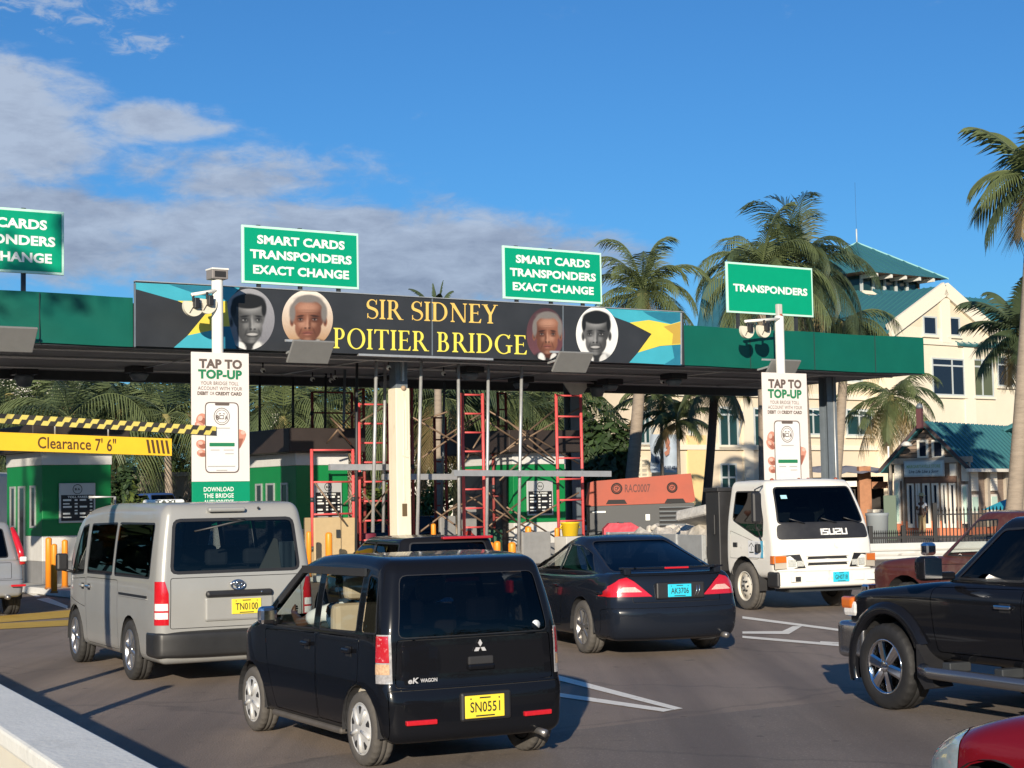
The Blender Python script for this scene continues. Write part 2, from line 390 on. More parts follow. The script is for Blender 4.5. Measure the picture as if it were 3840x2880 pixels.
def rbox(x0, x1, y0, y1, z0, z1, r, n, deform=None):
    rx, ry, rz = r if isinstance(r, tuple) else (r, r, r)
    def lines(a, b, r, n): return [a + r * t for t in (0, .25, .5, .75)] + [a + r + (b - a - 2 * r) * i / n for i in range(n + 1)] + [b - r * t for t in (.75, .5, .25, 0)]
    X, Y, Z = lines(x0, x1, rx, n[0]), lines(y0, y1, ry, n[1]), lines(z0, z1, rz, n[2])
    bm = bmesh.new(); idx = {}
    def V(i, j, k):
        if (i, j, k) in idx: return idx[i, j, k]
        p = (X[i], Y[j], Z[k]); q = (min(max(p[0], x0 + rx), x1 - rx), min(max(p[1], y0 + ry), y1 - ry), min(max(p[2], z0 + rz), z1 - rz))
        d = Vector(((p[0] - q[0]) / rx, (p[1] - q[1]) / ry, (p[2] - q[2]) / rz))
        if d.length > 1e-6: d.normalize()
        c = Vector((q[0] + d.x * rx, q[1] + d.y * ry, q[2] + d.z * rz))
        if deform: c = Vector(deform(*c))
        idx[i, j, k] = bm.verts.new(c); return idx[i, j, k]
    a, b, c = len(X) - 1, len(Y) - 1, len(Z) - 1
    for j in range(b):
        for k in range(c):
            bm.faces.new((V(0, j, k), V(0, j, k + 1), V(0, j + 1, k + 1), V(0, j + 1, k))); bm.faces.new((V(a, j, k), V(a, j + 1, k), V(a, j + 1, k + 1), V(a, j, k + 1)))
    for i in range(a):
        for k in range(c):
            bm.faces.new((V(i, 0, k), V(i + 1, 0, k), V(i + 1, 0, k + 1), V(i, 0, k + 1))); bm.faces.new((V(i, b, k), V(i, b, k + 1), V(i + 1, b, k + 1), V(i + 1, b, k)))
    for i in range(a):
        for j in range(b):
            bm.faces.new((V(i, j, 0), V(i, j + 1, 0), V(i + 1, j + 1, 0), V(i + 1, j, 0))); bm.faces.new((V(i, j, c), V(i + 1, j, c), V(i + 1, j + 1, c), V(i, j + 1, c)))
    return Shell(bm)
class Shell:
    def __init__(s, bm, fresh=True):
        s.bm = bm; s.lay = bm.verts.layers.float_vector.get('nrm') or bm.verts.layers.float_vector.new('nrm')
        if fresh:
            bm.normal_update()
            for v in bm.verts: v[s.lay] = v.normal
    def cut(s, axis, side, poly, thr=.25):
        """knife a convex outline (seen along an axis) out of the skin and hand it back as its own shell"""
        u, w = ((1, 2), (0, 2), (0, 1))[axis]; n = len(poly)
        if sum(poly[i][0] * poly[(i + 1) % n][1] - poly[(i + 1) % n][0] * poly[i][1] for i in range(n)) < 0: poly = poly[::-1]
        b0, b1 = min(p[0] for p in poly), max(p[0] for p in poly); c0, c1 = min(p[1] for p in poly), max(p[1] for p in poly)
        bm = s.bm
        def cand():
            bm.normal_update(); r = []
            for f in bm.faces:
                if f.normal[axis] * side < thr: continue
                us = [v.co[u] for v in f.verts]; ws = [v.co[w] for v in f.verts]
                if max(us) < b0 or min(us) > b1 or max(ws) < c0 or min(ws) > c1: continue
                r.append(f)
            return r
        for i in range(n):
            p, q = poly[i], poly[(i + 1) % n]; fs = cand()
            co = [0, 0, 0]; no = [0, 0, 0]; co[u], co[w] = p; no[u], no[w] = q[1] - p[1], -(q[0] - p[0])
            g = list({e for f in fs for e in f.edges}) + list({v for f in fs for v in f.verts}) + fs
            if g: bmesh.ops.bisect_plane(bm, geom=g, dist=1e-6, plane_co=co, plane_no=no)
        sel = []
        for f in cand():
            c = f.calc_center_median(); a, d = c[u], c[w]
            if all((poly[(i + 1) % n][0] - poly[i][0]) * (d - poly[i][1]) - (poly[(i + 1) % n][1] - poly[i][1]) * (a - poly[i][0]) >= -1e-7 for i in range(n)): sel.append(f)
        nb = bmesh.new(); nl = nb.verts.layers.float_vector.new('nrm'); mp = {}
        for f in sel:
            for v in f.verts:
                if v not in mp: mp[v] = nb.verts.new(v.co); mp[v][nl] = v[s.lay]
            nb.faces.new([mp[v] for v in f.verts])
        bmesh.ops.delete(bm, geom=sel, context='FACES')
        return Shell(nb, False)
    def inset(s, t):
        """narrow the panel by t and hand back the ring taken off its edge"""
        s.bm.normal_update()
        r = bmesh.ops.inset_region(s.bm, faces=s.bm.faces[:], thickness=t, use_boundary=True, use_even_offset=True)['faces']
        s.bm.normal_update()
        nb = bmesh.new(); nl = nb.verts.layers.float_vector.new('nrm'); mp = {}
        for v in s.bm.verts:
            if v[s.lay].length < .5: v[s.lay] = v.normal
        for f in r:
            for v in f.verts:
                if v not in mp: mp[v] = nb.verts.new(v.co); mp[v][nl] = v[s.lay]
            nb.faces.new([mp[v] for v in f.verts])
        bmesh.ops.delete(s.bm, geom=r, context='FACES')
        return Shell(nb, False)
    def fix(s):
        s.bm.normal_update()
        for v in s.bm.verts: v[s.lay] = v.normal
        return s
    def off(s, d):
        for v in s.bm.verts: v.co += v[s.lay].normalized() * d
        return s
    def build(s, name, m, parent=None, smooth=True):
        bm = s.bm; bm.normal_update(); ns = []
        for v in bm.verts:
            k = v[s.lay]; ns.append(tuple(k.normalized()) if k.length > .5 else tuple(v.normal))
        me = bpy.data.meshes.new(name); bm.to_mesh(me); me.materials.append(m)
        for p in me.polygons: p.use_smooth = smooth
        if smooth and len(ns): me.normals_split_custom_set_from_vertices(ns)
        o = bpy.data.objects.new(name, me); COL.objects.link(o); o.parent = parent; return o
def circle(cy, cz, r, n=22, a0=0., a1=2 * math.pi):
    return [(cy + r * math.cos(a0 + (a1 - a0) * i / n), cz + r * math.sin(a0 + (a1 - a0) * i / n)) for i in range(n)]
def rounded(pts, r=.03, k=3):
    """round the corners of an outline"""
    out = []; n = len(pts)
    for i in range(n):
        p = Vector(pts[i]); a = Vector(pts[i - 1]) - p; b = Vector(pts[(i + 1) % n]) - p
        q = min(r, a.length * .45, b.length * .45); A = p + a.normalized() * q; B = p + b.normalized() * q
        for j in range(k + 1):
            t = j / k; out.append(tuple(A * (1 - t)**2 + p * 2 * t * (1 - t) + B * t * t))
    return out
def mirror2(p): return [(-a, b) for a, b in p]
def arches(sh, root, ys, z, R, hw, depth=.34):
    for y in ys:
        for side in (-1, 1):
            mb = MB(); sh.cut(0, side, circle(y, z, R), .2)
            V = []; F = []; n = 16; a0, a1 = -.12, math.pi + .12
            for x in (hw - .005, hw - depth):
                for i in range(n + 1): a = a0 + (a1 - a0) * i / n; V.append((side * x, y + R * 1.02 * math.cos(a), z + R * 1.02 * math.sin(a)))
            for i in range(n): F.append((i, i + 1, n + 2 + i, n + 1 + i))
            b = [(side * (hw - depth), y + R * 1.02 * math.cos(a0 + (a1 - a0) * i / n), z + R * 1.02 * math.sin(a0 + (a1 - a0) * i / n)) for i in range(n + 1)]
            mb.add(V, F, MATS['interior_dark']); mb.add(b, [tuple(range(n + 1))], MATS['interior_dark']); mb.build('wheel_arch_liner', None, root, fix=False)
def window(sh, root, axis, side, poly, gm, name='window', r=.04, seal=.022, mats='black_plastic', rec=.006, thr=.25):
    w = sh.cut(axis, side, rounded(poly, r), thr); ring = w.inset(seal)
    o = w.off(-rec).build(name, gm, root); ring.build('window_seal', MATS[mats], o); return o
def panel(sh, root, axis, side, poly, m, name, gap=.007, r=.03, out=0., thr=.25):
    w = sh.cut(axis, side, rounded(poly, r), thr); ring = w.inset(gap); ring.off(-.014)
    o = w.off(out).build(name, m, root); ring.build('panel_gap', MATS['interior_dark'], o); return o
def wheel(root, x, y, R, W, side, style, rimr=.64, spokes=5, rim_m=None, z=None, steer=0., grime=None):
    S = Matrix.Scale(-1, 4, (1, 0, 0)) if side < 0 else Matrix()
    rim_m = rim_m or MATS['alloy']
    hub = MB(); rr = rimr * R
    hub.lathe([(rr * .93, -W * .40), (rr * .95, -W * .1), (rr * .95, W * .02), (.01, W * .02)], MATS['interior_dark'], 20, 'X', S)
    h = hub.build('wheel', None, root, loc=(x, y, R if z is None else z))
    if steer: h.rotation_euler = (0, 0, steer)
    prof = [(rr, -.40), (R * .78, -.50), (R * .93, -.49), (R * .978, -.42), (R, -.33), (R, -.135), (R * .972, -.125), (R * .972, -.105), (R, -.095), (R, .095), (R * .972, .105), (R * .972, .125), (R, .135), (R, .33), (R * .978, .42), (R * .93, .49), (R * .80, .505), (R * .72, .49), (rr * 1.03, .46), (rr, .40)]
    n = 84; V = []; F = []
    for i, (r, q) in enumerate(prof):
        for k in range(n):
            t = 2 * math.pi * k / n; a = r
            if i in (3, 4, 13, 14) and k % 3 == 0: a = r * .972
            V.append((q * W, a * math.cos(t), a * math.sin(t)))
    for i in range(len(prof) - 1):
        for k in range(n): F.append((i * n + k, i * n + (k + 1) % n, (i + 1) * n + (k + 1) % n, (i + 1) * n + k))
    MB().add(V, F, grime or MATS['rubber'], True, S).build('tyre', None, h)
    rm = MB(); dk = MATS['interior_dark']
    rm.lathe([(rr * 1.01, W * .40), (rr * 1.045, W * .47), (rr * .99, W * .475), (rr * .94, W * .40), (rr * .90, W * .16)], rim_m, 48, 'X', S, caps=False)
    if style == 'cap':
        rm.lathe([(rr * .97, W * .42), (rr * .93, W * .47), (rr * .62, W * .50), (rr * .3, W * .53), (rr * .22, W * .555), (0.001, W * .56)], rim_m, 48, 'X', S)
        for k in range(spokes):
            a = 2 * math.pi * k / spokes + .3
            for da, r0, r1, wd in ((0, .60, .88, .17), ):
                q = [(r0, -wd * .45), (r1, -wd), (r1 + .035, 0), (r1, wd), (r0, wd * .45)]
                rm.poly([(W * (.503 if r < .75 else .487) + .0015, r * rr * math.cos(a + t), r * rr * math.sin(a + t)) for r, t in q], dk, S)
            b = a + math.pi / spokes
            rm.tube([(W * .55, rr * .2 * math.cos(b), rr * .2 * math.sin(b)), (W * .515, rr * .6 * math.cos(b), rr * .6 * math.sin(b)), (W * .475, rr * .92 * math.cos(b), rr * .92 * math.sin(b))], [.012, .016, .02], rim_m, 6, S)
    elif style == 'steel':
        rm.lathe([(rr * .95, W * .30), (rr * .93, W * .20), (rr * .80, W * .17), (rr * .58, W * .34), (rr * .50, W * .37), (rr * .20, W * .37), (rr * .17, W * .44), (0.001, W * .45)], rim_m, 48, 'X', S)
        for k in range(6):
            a = 2 * math.pi * k / 6 + .2; rm.ball((W * .265, rr * .72 * math.cos(a), rr * .72 * math.sin(a)), (.012, rr * .10, rr * .10), dk, 10, S)
        for k in range(6):
            a = 2 * math.pi * k / 6; rm.lathe([(.016, W * .36), (.016, W * .36 + .03), (0.001, W * .36 + .03)], dk, 8, 'X', S @ T(0, rr * .36 * math.cos(a), rr * .36 * math.sin(a)))
    else:
        for k in range(spokes):
            a = 2 * math.pi * k / spokes + .25; c, s_ = math.cos(a), math.sin(a)
            def pt(r, t, q): return (q * W, rr * (r * c - t * s_), rr * (r * s_ + t * c))
            w0, w1 = (.10, .15) if style == 'spoke' else (.17, .22)
            A = [pt(.14, -w0, .42), pt(.14, w0, .42), pt(.95, w1, .40), pt(.95, -w1, .40), pt(.14, -w0 * .5, .46), pt(.14, w0 * .5, .46), pt(.95, w1 * .55, .44), pt(.95, -w1 * .55, .44)]
            B = [pt(.14, -w0, .25), pt(.14, w0, .25), pt(.95, w1, .2), pt(.95, -w1, .2)]
            rm.add(A + B, [(4, 5, 6, 7), (0, 4, 7, 3), (1, 2, 6, 5), (0, 3, 11, 8), (1, 9, 10, 2), (2, 10, 11, 3)], rim_m, False, S)
        rm.lathe([(rr * .26, W * .3), (rr * .26, W * .43), (rr * .2, W * .47), (rr * .12, W * .48), (0.001, W * .48)], rim_m, 24, 'X', S)
        for k in range(spokes):
            a = 2 * math.pi * (k + .5) / spokes + .25; rm.ball((W * .46, rr * .19 * math.cos(a), rr * .19 * math.sin(a)), (.008, .012, .012), dk, 8, S)
    rm.build('rim', None, h); return h
def plate(root, txt, bg, x, y, z, w=.31, h=.155, back=True, tiny=True):
    s = -1 if back else 1
    mb = MB().bbox(x - w / 2, x + w / 2, y - .012 if back else y, y if back else y + .012, z - h / 2, z + h / 2, .006, bg)
    o = mb.build('number_plate', None, root); t = MB(); f = lambda a, b: (x - s * a, y + s * .0145, z + b)
    put_text(t, txt, f, 0, -.002, w * .76, h * .46, MATS['plate_ink'], .012)
    if tiny:
        for a in (-.36, .36): t.ball((x + a * w, y + s * .013, z + h * .36), .007, MATS['plate_ink'], 6)
        t.box(x - w * .14, x + w * .14, y + s * .0135, y + s * .0145, z + h * .36, z + h * .42, MATS['plate_ink'])
        t.box(x - w * .24, x + w * .24, y + s * .0135, y + s * .0145, z - h * .43, z - h * .37, MATS['plate_ink'])
    t.build('plate_lettering', None, o, fix=False); return o
def handle(root, x, y, z, m, L=.17, side=-1):
    mb = MB().bbox(min(x, x + side * .035), max(x, x + side * .035), y - L / 2, y + L / 2, z - .018, z + .018, .012, m)
    mb.box(x - .001 if side > 0 else x - .004, x + .004 if side > 0 else x + .001, y - L * .35, y + L * .3, z - .045, z + .03, MATS['black_plastic'])
    return mb.build('door_handle', None, root)
def paint(name, col, rough=.3, dirt=None, var=.06, metal=0.): return mat(name, col, rough, metal, var=var, scale=2.2, coat=.5, dirt=dirt, spec=.06)
def seat(mb, x, y, z, m, h=.62):
    mb.bbox(x - .24, x + .24, y - .05, y + .45, z, z + .16, .05, m); mb.bbox(x - .23, x + .23, y - .16, y - .02, z + .1, z + h, .05, m, T(0, 0, 0))
    mb.bbox(x - .13, x + .13, y - .17, y - .05, z + h + .03, z + h + .22, .045, m)

# people: one skinned body, every hand with five fingers
def person_mesh(name, J, E, parent, m, sub=1):
    me = bpy.data.meshes.new(name); names = list(J); me.from_pydata([J[k][0] for k in names], [(names.index(a), names.index(b)) for a, b in E], [])
    o = bpy.data.objects.new(name, me); COL.objects.link(o)
    md = o.modifiers.new('skin', 'SKIN'); md.use_smooth_shade = True
    for k, n in enumerate(names):
        sv = me.skin_vertices[0].data[k]; r = J[n][1]; sv.radius = r if isinstance(r, tuple) else (r, r); sv.use_root = (n == names[0])
    sb = o.modifiers.new('sub', 'SUBSURF'); sb.levels = sub; sb.render_levels = sub
    bpy.context.view_layer.update(); dg = bpy.context.evaluated_depsgraph_get(); out = bpy.data.meshes.new_from_object(o.evaluated_get(dg))
    bpy.data.objects.remove(o); out.name = name; out.materials.clear(); out.materials.append(m)
    for p in out.polygons: p.use_smooth = True
    r = bpy.data.objects.new(name, out); COL.objects.link(r); r.parent = parent; return r
def add_hand(J, E, pre, wrist, d, side, curl=.5):
    """five fingers of unequal length rooted in the palm; d points along the hand, side towards the thumb"""
    d = Vector(d).normalized(); t = Vector(side); t = (t - d * t.dot(d)).normalized(); n = d.cross(t); w = Vector(wrist)
    J[pre + 'palm'] = (tuple(w + d * .05), (.034, .02)); E.append((pre + 'wrist', pre + 'palm'))
    for i, (o, L) in enumerate(((-.030, .058), (-.010, .072), (.011, .078), (.031, .070))):
        a = w + d * .088 + t * o; b = a + (d * (1 - .4 * curl) + n * curl) * L * .5; c = b + (d * (.8 - curl) + n * (curl + .2)) * L * .5
        for q, p, r in (('a', a, .0095), ('b', b, .0088), ('c', c, .0078)): J[pre + 'f%d' % i + q] = (tuple(p), r)
        E += [(pre + 'palm', pre + 'f%da' % i), (pre + 'f%da' % i, pre + 'f%db' % i), (pre + 'f%db' % i, pre + 'f%dc' % i)]
    a = w + d * .03 + t * .036; b = a + (d * .6 + t * .6 + n * .2) * .035; c = b + (d * .9 + t * .1 + n * .3) * .03
    for q, p, r in (('a', a, .012), ('b', b, .0105), ('c', c, .009)): J[pre + 'th' + q] = (tuple(p), r)
    E += [(pre + 'palm', pre + 'tha'), (pre + 'tha', pre + 'thb'), (pre + 'thb', pre + 'thc')]
def head(J, E, at_, fwd):
    f = Vector(fwd).normalized(); c = Vector(at_)
    J['neck'] = (tuple(c + Vector((0, 0, -.13))), .055); J['jaw'] = (tuple(c + Vector((0, 0, -.055)) + f * .03), (.062, .07)); J['skull'] = (tuple(c + Vector((0, 0, .045))), (.078, .092)); J['crown'] = (tuple(c + Vector((0, 0, .10)) - f * .01), (.05, .06))
    E += [('neck', 'jaw'), ('jaw', 'skull'), ('skull', 'crown')]
def face_parts(root, c, f, skin, hairm, long_hair=False):
    f = Vector(f).normalized(); r = f.cross(Vector((0, 0, 1))).normalized(); c = Vector(c); mb = MB()
    P = lambda a, b, d: tuple(c + r * a + Vector((0, 0, b)) + f * d)
    for s_ in (-1, 1):
        mb.ball(P(s_ * .032, .012, .083), (.012, .012, .007), MATS['sign_white'], 8); mb.ball(P(s_ * .032, .012, .091), .006, MATS['interior_dark'], 6)
        mb.ball(P(s_ * .083, .0, -.005), (.012, .018, .03), skin, 8)
    mb.ball(P(0, -.02, .10), (.014, .016, .022), skin, 8); mb.ball(P(0, -.06, .088), (.024, .012, .007), mat('lips', (.16, .05, .045), .5), 8)
    mb.build('face', None, root)
    h = MB().ball(P(0, .055, -.022), (.094, .098, .095), hairm, 14)
    if long_hair: h.ball(P(0, -.05, -.07), (.088, .07, .17), hairm, 14)
    h.build('hair', None, root)
mat('skin_dark', (.095, .048, .03), .5, var=.08, scale=12)
mat('hair_black', (.012, .011, .011), .6, bump=.5, bscale=90)
mat('shirt_white', (.78, .78, .77), .8, bump=.15, bscale=25)
# ------------------------------------------------------------------ silver passenger van
def emblem_ovals(root, x, y, z, w, m):
    mb = MB(); E = lambda cx, cz, a, b, r: mb.tube([(cx + a * math.cos(t), y, cz + b * math.sin(t)) for t in [2 * math.pi * i / 28 for i in range(28)]], r, m, 6, closed=True)
    E(x, z, w / 2, w * .33, .009); E(x, z + w * .1, w * .30, w * .17, .008); E(x, z - w * .02, w * .12, w * .29, .008)
    return mb.build('emblem', None, root)
def make_van():
    root = thing('passenger_van', 'silver passenger van with black rear bumper and yellow plate TN0100', 'van', (-4.29 + .83 * math.cos(rad(27.7)), 19.34 + .83 * math.sin(rad(27.7)), 0), rad(27.7))
    PT = paint('van_silver', (.33, .33, .315), .32, var=.05, metal=.15)
    hw = .90
    top = [(-1.1, 1.955), (-.6, 1.975), (1.0, 1.98), (2.1, 1.93), (2.5, 1.86), (2.8, 1.70), (3.35, 1.14), (3.6, .9)]
    wz = [(.2, .965), (.4, .985), (.75, 1.0), (1.1, .99), (1.5, .945), (1.95, .865)]
    def D(x, y, z):
        t = (z - .24) / (1.98 - .24); Z = .24 + t * (tab(y, top) - .24)
        k = tab(Z, wz) * tab(y, [(-1.1, .985), (-.7, 1), (2.3, 1), (3.0, .95), (3.62, .80)])
        r = max(0, min(1, (.2 - y) / 1.2)); f = max(0, min(1, (y - 2.4) / 1.2))
        y += r * tab(Z, [(.3, -.0), (.9, -.02), (1.2, .0), (1.95, .10)]) - f * (.10 * (x / hw)**2)
        return x * k, y, Z
    sh = rbox(-hw, hw, -1.08, 3.6, .24, 1.98, (.11, .10, .12), (10, 46, 18), D)
    arches(sh, root, (0, 2.57), .33, .395, hw)
    gd, gp = MATS['glass_dark'], MATS['glass_privacy']
    # glazing
    window(sh, root, 1, -1, [(-.745, 1.20), (.745, 1.20), (.69, 1.80), (-.69, 1.80)], glass('glass_van_rear', (.20, .23, .25)), 'rear_window', .09, .035)
    window(sh, root, 1, 1, [(-.72, 1.12), (.72, 1.12), (.6, 1.72), (-.6, 1.72)], gd, 'windscreen', .06)
    for s in (-1, 1):
        window(sh, root, 0, s, [(2.12, 1.12), (2.92, 1.08), (2.42, 1.70), (2.12, 1.74)], MATS['glass_light'], 'window', .05)
        window(sh, root, 0, s, [(.78, 1.14), (1.98, 1.13), (1.98, 1.74), (.78, 1.76)], gp if s < 0 else gd, 'window', .05)
        window(sh, root, 0, s, [(-.80, 1.15), (.70, 1.14), (.70, 1.76), (-.78, 1.76)], gp if s < 0 else gd, 'window', .06)
    for s in (-1, 1):
        panel(sh, root, 0, s, [(2.04, .34), (2.26, .34), (2.26, .75), (3.02, .80), (3.02, 1.0), (2.04, 1.08)], PT, 'door', thr=.2) if s > 0 else panel(sh, root, 0, s, [(2.04, .72), (2.95, .80), (2.95, 1.04), (2.04, 1.08)], PT, 'door')
        panel(sh, root, 0, s, [(.52, .30), (2.0, .30), (2.0, 1.09), (.52, 1.10)], PT, 'sliding_door', r=.05)
    for s in (-1, 1):
        q = [(.765, .665), (.93, .665), (.93, 1.13), (.80, 1.13), (.765, 1.0)]; q = q if s > 0 else mirror2(q); lp = sh.cut(1, -1, q, .12)
        ins = [lp.cut(1, -1, [(s * .775, z0), (s * .93, z0), (s * .93, z1), (s * .775, z1)], .2) for z0, z1 in ((.73, .80), (.82, .895))]
        lamp = lp.off(.006).build('tail_lamp', MATS['red_lens'], root)
        for k in ins: k.off(.012).build('lamp_lens', MATS['clear_lens'], lamp)
    tg = panel(sh, root, 1, -1, [(-.75, .62), (.75, .62), (.74, 1.165), (-.74, 1.165)], PT, 'tailgate', r=.03)
    body = sh.build('body', PT, root)
    # rear bumper
    b = rbox(-.905, .905, -1.15, -.70, .30, .60, (.08, .10, .05), (8, 6, 4), lambda x, y, z: (x, y + .07 * (x / .9)**4, z)); b.build('rear_bumper', mat('bumper_black', (.022, .022, .022), .42, var=.2, scale=3), root)
    g = MB().bbox(-.36, .40, -1.155, -1.085, .94, 1.015, .03, MATS['black_plastic']); g.ball((.26, -1.158, .985), .012, MATS['chrome'], 8)
    g.build('plate_garnish', None, root)
    MB().bbox(-.37, .41, -1.125, -1.07, .685, .945, .03, PT).build('plate_recess', None, root)
    plate(root, 'TN0100', MATS['plate_yellow'], .095, -1.126, .835, .335, .165)
    emblem_ovals(root, .0, -1.128, 1.07, .155, MATS['chrome'])
    h = MB().bbox(-.30, .12, -1.06, -.96, 1.865, 1.915, .02, PT).ball((.28, -1.012, 1.90), .016, MATS['black_plastic'], 8); h.build('high_brake_lamp', None, root)
    # side fittings: sliding-door rail, handles, mirror, wiper
    MB().box(-hw - .004, -hw + .02, -.72, .45, .935, .965, MATS['black_plastic']).box(-hw - .010, -hw + .01, -.72, .45, .925, .937, PT).build('door_rail', None, root)
    for y in (2.16, 1.85): handle(root, -.898, y, .98, PT if y > 2 else MATS['chrome'])
    mr = MB(); mr.tube([(-.84, 2.80, 1.12), (-1.0, 2.86, 1.16)], .02, MATS['black_plastic'], 6); mr.bbox(-1.07, -.92, 2.80, 2.90, 1.14, 1.36, .03, MATS['black_plastic']); mr.build('side_mirror', None, root)
    MB().tube([(-.05, -1.0, 1.79), (.12, -1.02, 1.77), (-.45, -1.02, 1.66)], .011, MATS['black_plastic'], 6).build('rear_wiper', None, root)
    for y in (0, 2.57):
        for s in (-1, 1): wheel(root, s * .80, y, .335, .20, s, 'spoke', .66, 6, MATS['alloy'])
    # cabin
    c = MB(); sm = mat('van_seat', (.16, .165, .17), .8, var=.1)
    c.box(-.78, .78, -.9, 3.0, .45, .52, MATS['interior_dark'])
    for y in (-.1, .8, 1.7, 2.35):
        for x in (-.5, .05, .5): seat(c, x, y, .6, sm)
    c.build('cabin', None, root)
    # things on the back window: folded card and a crate of clear panels
    q = MB().poly([(.30, -.92, 1.19), (.58, -.92, 1.19), (.54, -.90, 1.55), (.50, -.9, 1.56)], mat('card_beige', (.62, .56, .42), .8), thick=(0, .02, 0)); q.build('card_sheet', None, root)
    q = MB()
    for i in range(4): q.bbox(.56 + i * .03, .66 + i * .03, -.90, -.88, 1.20, 1.52, .01, mat('panel_grey', (.40, .46, .45), .3))
    q.build('parcel', None, root)
    return root
make_van()
s_ = thing('taxi_light', 'small white roof sign lying on the silver van, beside its gutter', 'roof sign', at(315, 1084, 21.3) + Vector((.1, .6, 0)), rad(27.7))
s_.location.z = 1.945
MB().bbox(-.26, .26, -.07, .07, 0, .075, .03, MATS['sign_white']).build('sign_box', None, s_)
t_ = MB(); put_text(t_, 'TAXI', lambda a, b: (a, -.074, .045 + b), 0, 0, .26, .04, MATS['plate_ink'], .03); t_.build('lettering', None, s_, fix=False)

# ------------------------------------------------------------------ small black wagon
def make_wagon():
    yaw = rad(28.5)
    root = thing('small_wagon', 'small boxy black wagon with yellow plate SN0551 and silver wheel covers', 'car', (-1.146 + .72 * math.cos(yaw), 12.79 + .72 * math.sin(yaw), 0), yaw)
    PT = paint('wagon_black', (.0065, .007, .009), .22, var=.05, dirt=((.055, .048, .040), 5., .70)); hw = .76
    top = [(-.5, 1.50), (-.2, 1.535), (.5, 1.55), (1.0, 1.53), (1.4, 1.44), (1.75, 1.24), (2.2, .985), (2.45, .93), (2.8, .84), (2.95, .76)]
    wz = [(.18, .94), (.32, .975), (.6, 1.0), (.92, .985), (1.2, .935), (1.52, .845)]
    def D(x, y, z):
        t = (z - .20) / (1.55 - .20); Z = .20 + t * (tab(y, top) - .20)
        k = tab(Z, wz) * tab(y, [(-.5, .985), (-.2, 1), (2.2, 1), (2.6, .96), (2.95, .82)])
        r = max(0, min(1, (.5 - y) / .9)); f = max(0, min(1, (y - 2.2) / .7))
        y += r * (tab(Z, [(.25, -.03), (.55, -.02), (.62, .012), (.93, .02), (1.5, .15)]) + .05 * (abs(x) / hw)**3) - f * (.16 * (x / hw)**2)
        return x * k, y, Z
    sh = rbox(-hw, hw, -.47, 2.93, .20, 1.55, (.10, .09, .09), (10, 44, 18), D)
    arches(sh, root, (0, 2.34), .275, .325, hw)
    gl, gp = MATS['glass_light'], MATS['glass_privacy']
    rear_glass = window(sh, root, 1, -1, [(-.625, .955), (.625, .955), (.56, 1.41), (-.56, 1.41)], glass('glass_wagon_rear', (.09, .10, .12)), 'rear_window', .06, .006)
    window(sh, root, 1, 1, [(-.62, .99), (.62, .99), (.55, 1.40), (-.55, 1.40)], gl, 'windscreen', .05)
    for s in (-1, 1):
        window(sh, root, 0, s, [(.90, .955), (1.98, .93), (1.50, 1.33), (1.28, 1.41), (.90, 1.425)], gl, 'window', .03, .014)
        window(sh, root, 0, s, [(.06, .975), (.80, .957), (.80, 1.425), (.06, 1.42)], gl, 'window', .04, .016)
        window(sh, root, 0, s, [(-.30, .985), (-.03, .977), (-.03, 1.415), (-.20, 1.40)], gp, 'window', .04, .012)
    for s in (-1, 1):
        panel(sh, root, 0, s, [(.86, .26), (1.78, .26), (1.92, .60), (2.0, .90), (.86, .935)], PT, 'door', r=.04)
        panel(sh, root, 0, s, [(.30, .27), (.845, .27), (.845, .935), (.0, .95), (.02, .62)], PT, 'door', r=.04)
    for s in (-1, 1):
        q = [(.672, .635), (.80, .635), (.80, .985), (.672, .985)]; q = q if s > 0 else mirror2(q); lp = sh.cut(1, -1, q, .12)
        red = lp.cut(1, -1, [(s * .688, .785), (s * .755, .785), (s * .745, .975), (s * .688, .975)], .1); amb = lp.cut(1, -1, [(s * .688, .70), (s * .755, .70), (s * .755, .775), (s * .688, .775)], .1)
        cen = [sum((v.co for v in k_.bm.verts), Vector()) / max(1, len(k_.bm.verts)) for k_ in (red,)][0]
        lamp = lp.off(.006).build('tail_lamp', mat('lamp_smoke', (.34, .33, .33), .12, coat=1, var=.35, scale=45), root); ro = red.off(.009).build('brake_lens', mat('brake_led', (.42, .015, .025), .14, coat=1, dirt=((.80, .45, .45), 40, .56)), lamp); amb.off(.009).build('indicator_lens', mat('lens_amber_clear', (.55, .36, .22), .12, coat=1, var=.4, scale=60), lamp)
        w = MB()
        for i in range(7):
            for j in range(2): w.ball((s * (.702 + j * .026), cen.y + (.703 - .725 + j * .026) * .55 - .006 + .0006 * i * i, .80 + i * .025), (.009, .006, .010), mat('led_pink', (.78, .30, .30), .15, coat=1), 6)
        w.build('brake_bulbs', None, ro)
        MB().bbox(s * .50 - .12, s * .50 + .12, -.53, -.49, .335, .372, .008, MATS['red_lens'], T(-s * .02, .014, 0) @ T(s * .5, -.5, 0) @ RZ(s * .07) @ T(-s * .5, .5, 0)).build('reflector', None, root)
    panel(sh, root, 1, -1, [(-.655, .60), (.655, .60), (.635, .945), (-.635, .945)], PT, 'tailgate', r=.03)
    bp = panel(sh, root, 1, -1, [(-.70, .205), (.70, .205), (.715, .585), (-.715, .585)], PT, 'rear_bumper', gap=.008, r=.03, out=.006)
    sh.build('body', PT, root)
    rc = MB().bbox(-.17, .25, -.522, -.47, .33, .545, .02, MATS['black_plastic']); rc.build('plate_recess', None, root)
    plate(root, 'SN0551', MATS['plate_yellow'], .02, -.523, .438, .325, .165)
    e = MB()
